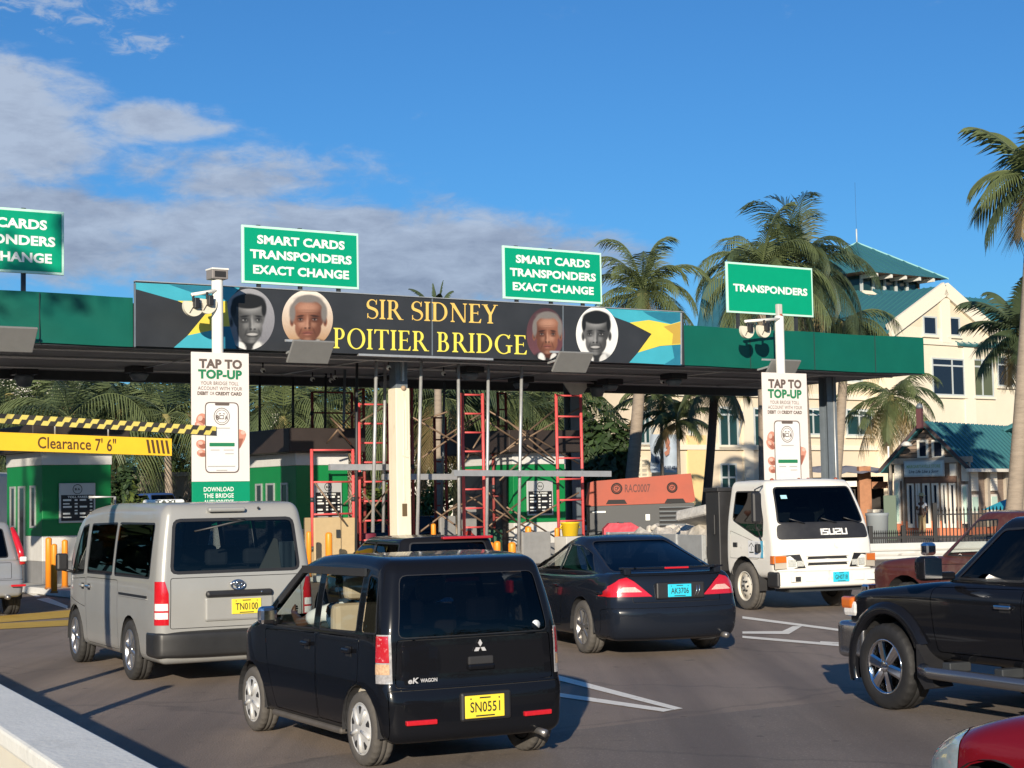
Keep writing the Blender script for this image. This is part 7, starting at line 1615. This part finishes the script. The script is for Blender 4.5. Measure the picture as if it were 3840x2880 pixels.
# person in the doorway
pd = hh_(*zx(1508, 925)); r = thing('person', 'person in a white top and straw hat standing at the shop door', 'person', HP.w(pd[0], 0, -.5), HA)
J = {'pelvis': ((0, 0, .95), .12), 'waist': ((0, 0, 1.08), (.115, .09)), 'chest': ((0, 0, 1.30), (.145, .10)), 'collar': ((0, -.01, 1.44), .06)}; E = [('pelvis', 'waist'), ('waist', 'chest'), ('chest', 'collar')]; head(J, E, (0, -.02, 1.62), (0, -1, 0)); E.append(('collar', 'neck'))
for p, s in (('l', -1), ('r', 1)):
    J[p + 'sho'] = ((s * .17, 0, 1.38), .055); el = (s * .25, .02, 1.12); wr = (s * .20, -.12, .92) if s > 0 else (s * .06, -.20, 1.12); J[p + 'elb'] = (el, .042); J[p + 'wrist'] = (wr, .028); E += [('chest', p + 'sho'), (p + 'sho', p + 'elb'), (p + 'elb', p + 'wrist')]; add_hand(J, E, p, wr, Vector(wr) - Vector(el), (0, -1, .2), .5)
    J[p + 'hip'] = ((s * .09, 0, .86), .085); J[p + 'knee'] = ((s * .10, -.02, .48), .058); J[p + 'ank'] = ((s * .11, 0, .09), .04); J[p + 'toe'] = ((s * .12, -.15, .04), .035); E += [('pelvis', p + 'hip'), (p + 'hip', p + 'knee'), (p + 'knee', p + 'ank'), (p + 'ank', p + 'toe')]
person_mesh('body', J, E, r, MATS['skin_dark'])
S = {k: (J[k][0], tuple(q + .014 for q in (J[k][1] if isinstance(J[k][1], tuple) else (J[k][1],) * 2))) for k in ('waist', 'chest', 'lsho', 'rsho')}; S['lslv'] = ((-.215, .01, 1.25), .06); S['rslv'] = ((.215, .01, 1.25), .06); person_mesh('shirt', S, [('waist', 'chest'), ('chest', 'lsho'), ('chest', 'rsho'), ('lsho', 'lslv'), ('rsho', 'rslv')], r, MATS['shirt_white'])
S = {'pelvis': ((0, 0, .97), .135), 'lhip': ((-.09, 0, .86), .10), 'rhip': ((.09, 0, .86), .10), 'lknee': ((-.10, -.02, .48), .075), 'rknee': ((.10, -.02, .48), .075), 'lank': ((-.11, 0, .12), .06), 'rank': ((.11, 0, .12), .06)}; person_mesh('trousers', S, [('pelvis', 'lhip'), ('pelvis', 'rhip'), ('lhip', 'lknee'), ('rhip', 'rknee'), ('lknee', 'lank'), ('rknee', 'rank')], r, mat('trouser_khaki', (.32, .24, .13), .9, var=.3, scale=12))
face_parts(r, (0, -.02, 1.62), (0, -1, 0), MATS['skin_dark'], MATS['hair_black']); MB().lathe([(.20, 1.70), (.205, 1.715), (.11, 1.73), (.10, 1.82), (.001, 1.85)], mat('straw', (.55, .42, .22), .8), 18).build('hat', None, r)
# lean-to bar left of the shop
LY = 78.; s = PL(at(1880, 1100, LY), rad(8)); lh = lambda x, y, t=0.: s.shift(t).hit(x, y)
r = thing('bar_shelter', 'low dark open bar with a grey canopy left of the timber shop', 'building', (s.o.x, s.o.y, 0), rad(8)); x0, x1 = lh(1755, 1030)[0], lh(1925, 1030)[0]; zt = lh(1830, 1012)[1]; zc = lh(1830, 1030)[1]
MB().box(x0, x1, 1, 5, 0, zc, mat('bar_dark', (.035, .03, .027), .8)).build('wall', None, r); w = MB(); random.seed(2)
V = [];F = []
for i in range(15):
    for j in range(5): V.append((x0 - .4 + (x1 - x0 + .8) * i / 14, -1.4 + 6 * j / 4, zc + .1 + (zt - zc) * (j / 4) + .12 * random.random()))
for i in range(14):
    for j in range(4): F.append((i * 5 + j, (i + 1) * 5 + j, (i + 1) * 5 + j + 1, i * 5 + j + 1))
w.add(V, F, mat('awning_grey', (.30, .30, .33), .8, var=.15), True).build('awning', None, r, fix=False)
w = MB(); a = lh(*zx(990, 500))[0]; w.box(a, a + .55, -.4, -.1, 0, lh(*zx(990, 485))[1], mat('post_rust', (.36, .17, .09), .8, var=.15)).box(a + .6, x1 - .3, -.35, -.15, zc - .55, zc - .25, MATS['post_rust']); a = lh(1908, 1050)[0]; w.tube([(lh(1908, 1050)[0], -.8, .2), (lh(1908, 1050)[0], -.8, lh(1908, 965)[1])], .05, MATS['white_paint'], 8); w.box(lh(1770, 1050)[0], lh(1843, 1050)[0], -.5, -.3, lh(1800, 1052)[1], lh(1800, 1040)[1], MATS['white_paint']); w.build('posts', None, r)
MB().box(lh(1866, 1100)[0], lh(1895, 1100)[0], -1.2, -.3, lh(1880, 1102)[1] - .1, lh(1880, 1100)[1], MATS['white_dirty']).box(lh(1870, 1100)[0], lh(1890, 1100)[0], -1.0, -.5, 0, lh(1880, 1103)[1], MATS['bar_dark']).build('counter', None, r)
p_ = at(1895, 1133, 62); r = thing('rubbish_bin', 'round grey bin standing left of the timber shop behind the fence', 'bin', (p_.x, p_.y, 0)); zt = at(1895, 1108, 62).z
MB().lathe([(.36, .02), (.40, zt * .9), (.42, zt * .92), (.42, zt), (.36, zt), (.001, zt - .02)], mat('bin_grey', (.26, .29, .31), .6), 20).build('drum', None, r); MB().lathe([(.30, .0), (.30, .02)], MATS['black_plastic'], 16).build('foot', None, r)
p_ = at(1923, 1110, 66); r = thing('info_board', 'narrow dark green board standing at the shop corner', 'board', (p_.x, p_.y, 0), rad(-20)); zt = at(1923, 1070, 66).z; MB().bbox(-.24, .24, -.05, .05, .05, zt, .02, mat('board_green', (.10, .14, .10), .6)).build('board', None, r); MB().box(-.2, .2, -.2, .2, 0, .05, MATS['dark_metal']).build('foot', None, r)
# low wall and iron fence
FY = 49.; wp = PL(at(1885, 1190, FY), rad(6)); wh_ = lambda x, y: wp.hit(x, y); r = thing('garden_wall', 'low pale grey wall below the iron fence, behind the truck', 'wall', (wp.o.x, wp.o.y, 0), rad(6)); zt = wh_(1950, 1173)[1]; MB().bbox(-1.5, 14, 0, .3, 0, zt, .02, mat('wall_pale', (.50, .51, .50), .75, var=.08, dirt=((.38, .38, .37), 1.2, .6))).build('wall', None, r); MB().box(-1.5, 14, -.03, -.002, .1, .16, KERB).box(-1.5, 14, -.05, -.002, .24, .28, KERB).build('band', None, r)
IRN = mat('iron_black', (.014, .014, .015), .5)
def fence(name, label, x0, x1, z0, z1, n, posts, t):
    r = thing(name, label, 'fence', wp.w(x0, z0, t), rad(6)); L = x1 - x0; H = z1 - z0; w = MB()
    for i in range(n + 1):
        x = L * i / n; w.bar((x, 0, 0), (x, 0, H - .12), .028, .028, IRN).lathe([(.03, H - .12), (.012, H - .03), (.001, H)], IRN, 5, 'Z', T(x, 0, 0))
    w.build('pickets', None, r); MB().box(0, L, -.025, .025, .12, .16, IRN).box(0, L, -.0251, .0251, H - .24, H - .20, IRN).build('rail', None, r)
    for x in posts: MB().bbox(L * x - .06, L * x + .06, -.06, .06, -.0, H + .12, .01, IRN).build('post', None, r)
fence('iron_fence', 'low black picket fence on the pale wall right of the truck', wh_(1884, 1160)[0], wh_(2021, 1160)[0], zt, wh_(1950, 1144)[1], 30, (0, .52), .15)
fence('iron_fence', 'taller black iron fence with spear tops seen through the maroon cab', wh_(2024, 1140)[0], wh_(2230, 1140)[0], zt, wh_(2080, 1094)[1], 26, (0,), .15)
p_ = at(2208, 1085, 64); r = thing('parasol', 'turquoise parasol showing at the right edge below the tall palm', 'umbrella', (p_.x, p_.y, 0)); z_ = p_.z; MB().lathe([(1.5, z_ - .25), (.8, z_ + .05), (.001, z_ + .35)], mat('parasol_turquoise', (.03, .38, .50), .7), 8, smooth=False).build('canopy', None, r); MB().tube([(0, 0, 0), (0, 0, z_ + .4)], .025, MATS['white_paint'], 6).build('pole', None, r); MB().lathe([(.3, 0), (.3, .08), (.05, .1)], MATS['dark_metal'], 12).build('base', None, r)

# ------------------------------------------------------------------ far buildings, banks and parked cars beyond the plaza
EARTH = mat('planting_earth', (.20, .16, .11), .9, var=.25, scale=1.5, bump=.4, bscale=6); LAWN = mat('verge_green', (.10, .11, .04), .9, var=.3, scale=1.2, bump=.5, bscale=12)
g = MB().poly([(-60, 60, 0), (-12, 66, 0), (12, 72, 0), (16, 84, 0), (-10, 160, 0), (-90, 160, 0)], LAWN, thick=(0, 0, .35)).build('planted_verge', None); tag(g, kind='structure')
def block(name, label, x0, x1, y, z1, Y, depth, m, wins=(), ang=0., roof=None, yb=None):
    a = at(x0, y, Y); b = at(x1, y, Y); r = thing(name, label, 'building', (a.x, Y, 0), ang); W = b.x - a.x; H = a.z if z1 is None else z1
    MB().box(0, W, 0, depth, 0, H, m).build('wall', None, r)
    MB().box(-.3, W + .3, -.3, depth + .3, H + .002, H + .35, roof or TRM).build('roof', None, r)
    for k in range(max(2, int(W / 4))):
        for z in range(int(H // 3.3)):
            x = 1.2 + k * (W - 2) / max(1, int(W / 4)); o = MB().box(x, x + 1.3, -.06, -.002, z * 3.3 + 1, z * 3.3 + 2.5, TRM).build('window', None, r); MB().box(x + .12, x + 1.18, -.075, -.062, z * 3.3 + 1.1, z * 3.3 + 2.4, PANB).build('pane', None, o)
    return r
block('low_building', 'long pale building glimpsed behind the palms at the far left', -40, 175, 812, None, 150, 12, mat('far_white', (.70, .66, .60), .8, var=.05))
block('low_building', 'white building behind the palms, left of the white column', 560, 800, 898, None, 130, 12, MATS['far_white'])
block('low_building', 'white building behind the palms, between the column and the lit ladder', 872, 1075, 902, None, 125, 12, MATS['far_white'])
block('low_building', 'peach building glimpsed at the left behind a palm trunk', 100, 165, 868, None, 135, 10, mat('far_peach', (.72, .46, .22), .8))
a = at(262, 1030, 80); b = at(420, 1030, 80); r = thing('boundary_wall', 'buff garden wall behind the trunks beside the left app sign', 'wall', (a.x - 2, 80, .3)); zt = at(340, 1030, 80).z - .3; W = b.x - a.x + 6; BUF = mat('wall_buff', (.36, .29, .23), .8, var=.1); MB().box(0, W, 0, .4, 0, zt, BUF).build('wall', None, r); w = MB().box(-.1, W + .1, -.08, .48, zt + .002, zt + .2, mat('coping_buff', (.46, .40, .33), .8))
w.box(0, W, -.06, -.002, zt * .45, zt * .52, MATS['coping_buff']); w.build('coping', None, r)
a = at(1228, 1030, 66); b = at(1333, 1030, 66); r = thing('kiosk', 'low white kiosk between the right red ladder and the compressor', 'kiosk', (a.x, 66, 0)); W = b.x - a.x; zt = at(1280, 1012, 66).z
MB().box(0, W, 0, 2.5, 0, zt, MATS['white_paint']).build('wall', None, r); w = MB().box(-.2, W + .2, -.3, 2.7, zt + .002, zt + .25, MATS['white_paint']).box(0, W * .7, -.2, 2.4, zt + .26, zt + .55, MATS['white_paint']); w.build('roof', None, r); w = MB().box(W * .3, W * .6, -.02, -.001, zt * .45, zt * .62, PANB).box(W * .66, W * .95, -.02, -.001, .2, zt * .6, PANB); w.build('window', None, r)
p_ = at(350, 1070, 62); r = small_car('hatchback', 'blue car parked beyond the plaza, roof showing over the silver van', Vector((p_.x - .3, 62, .95)), rad(55), paint('car_blue', (.03, .07, .20), .25), MATS['car_blue'], False)
g = MB().poly([(p_.x - 8, 57, 0), (p_.x + 5, 57, 0), (p_.x + 6, 70, 0), (p_.x - 8, 70, 0)], KERB, thick=(0, 0, .945)).build('raised_pavement', None); tag(g, kind='structure')
p_ = at(920, 1130, 58); r = small_car('hatchback', 'black car in the shade beyond the scaffolding, right of the white column', Vector((p_.x, 58, 0)), rad(70), paint('car_black', (.01, .01, .012), .25), MATS['car_black'], True)
p_ = at(-2, 1080, 60); r = thing('delivery_van', 'white delivery van with red markings, a sliver at the left edge behind the booth', 'van', (p_.x - 1.2, 60, 0), rad(0)); MB().bbox(-.9, .95, 0, 4.6, .4, 3.2, .15, MATS['white_paint']).build('body', None, r); MB().box(.6, .955, -.012, .0, 1.8, 2.3, MATS['red_lens']).box(.5, .8, -.013, -.001, 1.0, 1.5, PANB).build('markings', None, r)
for x in (-.75, .75): wheel(r, x, .9, .36, .22, 1 if x > 0 else -1, 'steel', .6); wheel(r, x, 3.6, .36, .22, 1 if x > 0 else -1, 'steel', .6)

# ------------------------------------------------------------------ palms, shrubs and hedges
def leafmat(name, col, var=.35, scale=.9, trans=.25):
    m = mat(name, col, .55, var=var, scale=scale); nt = m.node_tree; N = nt.nodes; L = nt.links; b = N['Principled BSDF']
    t = N.new('ShaderNodeBsdfTranslucent'); mx = N.new('ShaderNodeMixShader'); mx.inputs[0].default_value = trans; src = b.inputs['Base Color'].links[0].from_socket; L.new(src, t.inputs[0])
    L.new(b.outputs[0], mx.inputs[1]); L.new(t.outputs[0], mx.inputs[2]); L.new(mx.outputs[0], N['Material Output'].inputs[0]); return m
PF = leafmat('palm_frond', (.120, .152, .060)); PFD = leafmat('palm_frond_deep', (.062, .090, .042)); PFY = leafmat('palm_frond_dry', (.22, .16, .07)); HF = leafmat('hedge_leaf', (.045, .085, .022)); HL = leafmat('hedge_leaf_light', (.13, .17, .035)); BF = leafmat('bush_leaf', (.035, .062, .022))
BARK = mat('palm_bark', (.27, .22, .17), .85, var=.22, scale=2.5, stretch=(1, 1, 5), bump=.6, bscale=5, dirt=((.14, .11, .085), 2.2, .58)); BARKD = mat('palm_bark_dark', (.07, .052, .04), .85, var=.2, scale=3, bump=.5, bscale=5); SHAFT = mat('palm_crownshaft', (.22, .19, .07), .6, var=.2, scale=3)
def frond(mb, base, az, el, L, droop, m, rng, wid=.32, n=30, w0=.055):
    p = Vector(base); d = Vector((math.cos(az) * math.cos(el), math.sin(az) * math.cos(el), math.sin(el))); side = Vector((-math.sin(az), math.cos(az), 0)); pts = []; k = 14
    for i in range(k + 1):
        pts.append(p.copy()); p = p + d * (L / k); d = (d + Vector((0, 0, -1)) * droop * (.35 + i / k) / k * 2.1).normalized()
    mb.tube(pts, [.035 * (1 - .85 * i / k) for i in range(k + 1)], m, 4, caps=False); tw = rng.uniform(-.5, .5)
    for i in range(n):
        t = .12 + .88 * i / (n - 1); f = t * k; a = min(k - 1, int(f)); q = pts[a].lerp(pts[a + 1], f - a); td = (pts[a + 1] - pts[a]).normalized(); up = side.cross(td).normalized()
        ll = L * wid * (math.sin(math.pi * (.12 + .82 * t))**.6) * rng.uniform(.8, 1.1)
        for s in (-1, 1):
            dr = (side * s * (.85 - .35 * t) + td * (.45 + .5 * t) + up * (.25 + tw * s * .3) ).normalized(); dn = Vector((0, 0, -1)); g = rng.uniform(.5, 1.0)
            b1 = q + dr * ll * .5 + dn * ll * .08 * g; b2 = q + dr * ll * .95 + dn * ll * .42 * g; wv = td * w0 * .5
            mb.add([q - wv, q + wv, b1 + wv * .9, b1 - wv * .9, b2], [(0, 1, 2, 3), (3, 2, 4)], m)
_palm_n = 0
def palm(label, base, top, R, nf=20, trunk=(.20, .14), m=PF, group=None, seed=None, name='palm_tree', bark=None, el=(-.5, 1.25), droop=(.8, 1.5), wid=.30, leaf=30, w0=.06, cat='palm', bend=.4, dry=.1, coco=False):
    global _palm_n; _palm_n += 1; rng = random.Random(seed if seed is not None else _palm_n * 17 + 3); base = Vector(base); top = Vector(top)
    r = thing(name, label, cat, base, 0, group); d = top - base; pts = []; n = 12
    for i in range(n + 1):
        t = i / n; pts.append(Vector((d.x * (t + bend * t * (1 - t)), d.y * t, d.z * t)))
    H = d.z; rr = [trunk[0] * (1.35 - .35 * min(1, i / 1.5)) * (1 - i / n) + trunk[1] * (i / n) for i in range(n + 1)]; MB().tube(pts, rr, bark or BARK, 12).build('trunk', None, r)
    mb = MB(); c = pts[-1]
    for i in range(nf):
        u = i / nf; a = i * 2.39996 + rng.uniform(-.3, .3); e = el[1] + (el[0] - el[1]) * u + rng.uniform(-.15, .15); mm = m if rng.random() > .25 else (PFD if m is PF else m)
        if u > 1 - dry: mm = PFY
        frond(mb, c + Vector((0, 0, .1 * (1 - u))), a, e, R * rng.uniform(.85, 1.1), rng.uniform(*droop) * (1 - .3 * u), mm, rng, wid, leaf, w0)
    if coco:
        for k in range(9): mb.ball(tuple(c + Vector((rng.uniform(-.35, .35), rng.uniform(-.45, .1), rng.uniform(-.6, -.1)))), .13, SHAFT, 6)
    mb.build('crown', None, r, fix=False); MB().tube([c - Vector((0, 0, .9)), c + Vector((0, 0, .1))], [trunk[1], trunk[1] * 1.5], SHAFT, 10).build('crownshaft', None, r); return r
def gpt(x, Y): p = at(x, 1080, Y); return Vector((p.x, Y, 0))
# named palms
palm('coconut palm with a round feathery crown right of the second full lane sign', gpt(1345, 62), at(1390, 640, 62), 2.7, 24, (.27, .17), el=(-.35, 1.45), seed=11, leaf=32, bend=.5, w0=.055, wid=.40, droop=(1.3, 2.4))
palm('big dense palm behind the TRANSPONDERS sign, its crown the left of two', gpt(1655, 66), at(1645, 605, 66), 3.3, 28, (.3, .2), m=PF, seed=21, leaf=34, w0=.06, el=(-.6, 1.4), wid=.40, droop=(1.2, 2.3))
palm('big dense palm behind the TRANSPONDERS sign, its crown the right of two', gpt(1745, 68), at(1722, 578, 68), 3.5, 34, (.3, .2), m=PFD, seed=23, leaf=36, w0=.06, el=(-.8, 1.5), wid=.40, droop=(1.2, 2.3))
palm('palm half hidden behind the right fascia, fronds drooping over its top edge', gpt(1790, 71), at(1826, 700, 71), 3.0, 18, (.25, .16), seed=27, leaf=32, w0=.06, wid=.4, el=(-.5, .6), droop=(1.3, 2.))
palm('dark-trunked palm between the compressor and the right app sign', gpt(1512, 60), at(1545, 806, 60), 2.1, 14, (.17, .14), bark=BARKD, seed=31, leaf=32, w0=.06, wid=.4, el=(-1.0, 1.0), bend=.35, m=PF)
palm('palm with drooping yellowish fronds and coconuts before the cream building', gpt(1918, 84), at(1925, 858, 84), 3.1, 22, (.13, .10), seed=33, leaf=30, w0=.07, wid=.40, el=(-1.2, .9), dry=.25, coco=True, droop=(.9, 1.4))
palm('tall thick-trunked palm cut by the right edge of the picture', gpt(2176, 46), at(2234, 385, 46) , 2.1, 22, (.235, .18), m=PF, seed=35, leaf=26, w0=.075, el=(-.9, 1.4), bend=.25, wid=.5, droop=(.7, 1.3))
palm('small dark palm at the right edge beside the tall trunk', gpt(2203, 60), at(2203, 715, 60), 2.3, 20, (.12, .09), m=PFD, seed=37, leaf=26, w0=.085, el=(-1.0, 1.4), wid=.40, droop=(.6, 1.0))
palm('young slender palm standing before the cream building, left', gpt(1430, 78), at(1428, 866, 78), 2.5, 13, (.10, .07), seed=41, leaf=24, w0=.10, wid=.36, el=(-.3, 1.3))
palm('young slender palm in front of the pale blue printed banner', gpt(1468, 77), at(1464, 912, 77), 2.2, 13, (.10, .07), seed=43, leaf=24, w0=.10, wid=.36, el=(-.3, 1.3), m=PF)
palm('palm whose tips just show above the name banner', gpt(945, 60), at(945, 700, 60), 1.5, 14, (.16, .12), seed=45, m=PFD, el=(.2, 1.5), wid=.2, leaf=26, w0=.08)
# the row beyond the plaza
row = [(20, 855, 74), (95, 880, 82), (150, 905, 70), (205, 870, 78), (262, 890, 72), (318, 862, 84), (360, 900, 70), (420, 872, 76), (-20, 915, 72), (560, 880, 72), (612, 905, 66), (655, 855, 80), (705, 890, 72), (765, 860, 68), (800, 905, 78), (905, 880, 72), (950, 860, 66), (985, 905, 78), (1030, 885, 70), (1085, 870, 80), (1120, 905, 70), (1172, 880, 74), (1215, 860, 82)]
for i, (x, y, Y) in enumerate(row):
    rng = random.Random(i); palm('coconut palm in the dense row seen under the canopy', gpt(x + rng.uniform(-18, 18), Y), at(x, y, Y), rng.uniform(3.4, 4.6), 17, (.20, .13), group='coconut palms in the dense row under the canopy', seed=100 + i, leaf=28, w0=.075, wid=.38, droop=(1.2, 2.2), el=(-.7, 1.2), dry=.12 if i % 3 else .0)
def leaf_cloud(mb, c, r, n, size, ms, rng, shell=.55):
    for k in range(n):
        v = Vector((rng.gauss(0, 1), rng.gauss(0, 1), rng.gauss(0, 1))).normalized(); q = rng.uniform(shell, 1.0) * (1 + .16 * math.sin(v.x * 5 + v.z * 7 + c[0]) + .12 * math.sin(v.y * 9 - v.z * 6))
        p = Vector((c[0] + v.x * r[0] * q, c[1] + v.y * r[1] * q, c[2] + v.z * r[2] * q)); nrm = (v + Vector((rng.uniform(-1, 1), rng.uniform(-1, 1), rng.uniform(-.4, 1))) * .8).normalized()
        a = nrm.cross(Vector((rng.uniform(-1, 1), rng.uniform(-1, 1), .3))).normalized(); b = nrm.cross(a); s = size * rng.uniform(.6, 1.3)
        mb.add([p - a * s, p + b * s * .45, p + a * s, p - b * s * .45], [(0, 1, 2, 3)], ms[0 if rng.random() < .7 else -1])
def shrub(label, x0, x1, y0, Y, n, size, ms, name='shrub', zb=0., group=None, lobes=7, cat='shrub'):
    a, b = at(x0, y0, Y), at(x1, y0, Y); W = b.x - a.x; H = a.z - zb; r = thing(name, label, cat, ((a.x + b.x) / 2, Y, zb), 0, group); rng = random.Random(int(x0 * 7 + y0)); mb = MB()
    for i in range(lobes):
        u = (i + .5) / lobes; rx = W / lobes * rng.uniform(.8, 1.4) + W * .12; hz = H * rng.uniform(.72, 1.0); leaf_cloud(mb, (-W / 2 + W * u, rng.uniform(-.4, .4), hz * .52), (rx, min(1.8, max(.6, rx)), hz * .5), n // lobes, size, ms, rng)
    mb.build('foliage', None, r, fix=False); st = MB()
    for i in range(4): x = -W * .3 + W * .2 * i; st.tube([(x, 0, 0), (x * 1.2, .1, H * .5)], [.06, .03], BARKD, 6)
    st.build('stems', None, r); return r
shrub('large dark glossy bush beside the steel column, left of the grey palm trunk', 1262, 1352, 862, 64, 4200, .20, (BF, HF), 'bush', lobes=6, cat='bush')
shrub('dark glossy bush right of the left toll booth', 238, 292, 985, 62, 1500, .16, (BF, HF), 'bush', .3, lobes=4, cat='bush')
shrub('small pale spiky shrub at the foot of the dark glossy bush', 268, 312, 1048, 58, 700, .13, (HL, HF), 'shrub', .3, lobes=3)
shrub('bright yellow-green hedge clump behind the white column', 838, 948, 1040, 62, 2600, .16, (HL, HF), 'hedge', .0, lobes=6, cat='hedge')
shrub('bright hedge clump left of the white column, behind the frames', 772, 838, 1045, 63, 1800, .16, (HL, HF), 'hedge', .0, lobes=5, cat='hedge')
shrub('green hedge behind the trunks, over the buff wall', 300, 420, 975, 84, 2000, .22, (HL, HF), 'hedge', .3, lobes=6, cat='hedge')
shrub('low shrubs at the foot of the buff wall', 262, 420, 1066, 76, 1600, .16, (HF, BF), 'shrub', .3, lobes=8)
mb = MB(); rng = random.Random(77)
for i in range(31): x = -64 + i * 2.4; leaf_cloud(mb, (x, 100 + rng.uniform(-5, 5) + abs(x) * .1, 3.2), (3.6, 2.2, rng.uniform(3.0, 4.6)), 330, .34, (BF, HF), rng, .5)
o = mb.build('tree_belt', None, None, fix=False); tag(o, 'dark belt of garden trees filling the gaps behind the palms', 'trees', kind='stuff')
# a tree outside the picture, up sun, whose shade mottles the left fascia and booth
r = thing('shade_tree', 'leafy street tree standing left of the picture, shading the left booth', 'tree', (-15.6, 9, 0)); rng = random.Random(5); mb = MB()
for c, q, n in (((1.5, 0, 11.55), (1.0, .9, .95), 620), ((-1.6, -1, 10.6), (1.6, 2.2, 1.5), 300), ((2.3, .4, 14.3), (1.5, 1.4, .75), 105), ((.6, 0, 14.9), (1.4, 1.4, .9), 130), ((3.1, 0, 15.75), (.55, .6, .45), 60)): leaf_cloud(mb, c, q, n, .24, (HF, BF), rng, .15)
mb.build('crown', None, r, fix=False); MB().tube([(0, 0, 0), (.1, 0, 4), (.3, 0, 8), (.2, 0, 13)], [.32, .26, .18, .05], BARKD, 10).tube([(.2, 0, 6), (1.6, .6, 9.5), (2.3, 1, 11.5)], [.14, .10, .03], BARKD, 8).tube([(.2, 0, 6.5), (-1, -.6, 9.3), (-1.7, -1, 11)], [.13, .09, .03], BARKD, 8).build('trunk', None, r)

# gardens beside and behind the road, outside the picture: what the windows and paint reflect
mb = MB(); rng = random.Random(78)
for i in range(40): leaf_cloud(mb, (-40 + rng.uniform(-3, 3), -62 + i * 3.1, 4.4), (3.0, 3.2, rng.uniform(3.6, 5.6)), 150, 1.0, (BF, HF), rng, .4)
for i in range(30): leaf_cloud(mb, (-42 + i * 3.1, -66 + rng.uniform(-3, 3), 4.4), (3.2, 3.0, rng.uniform(3.6, 6.0)), 150, 1.0, (BF, HF), rng, .4)
for i in range(34): leaf_cloud(mb, (48 + rng.uniform(-3, 3), -62 + i * 3.3, 4.4), (3.0, 3.2, rng.uniform(3.6, 5.6)), 120, .6, (BF, HF), rng, .4)
o = mb.build('tree_belt', None, None, fix=False); tag(o, 'garden trees round the road outside the picture, mirrored in the car windows', 'trees', kind='stuff')
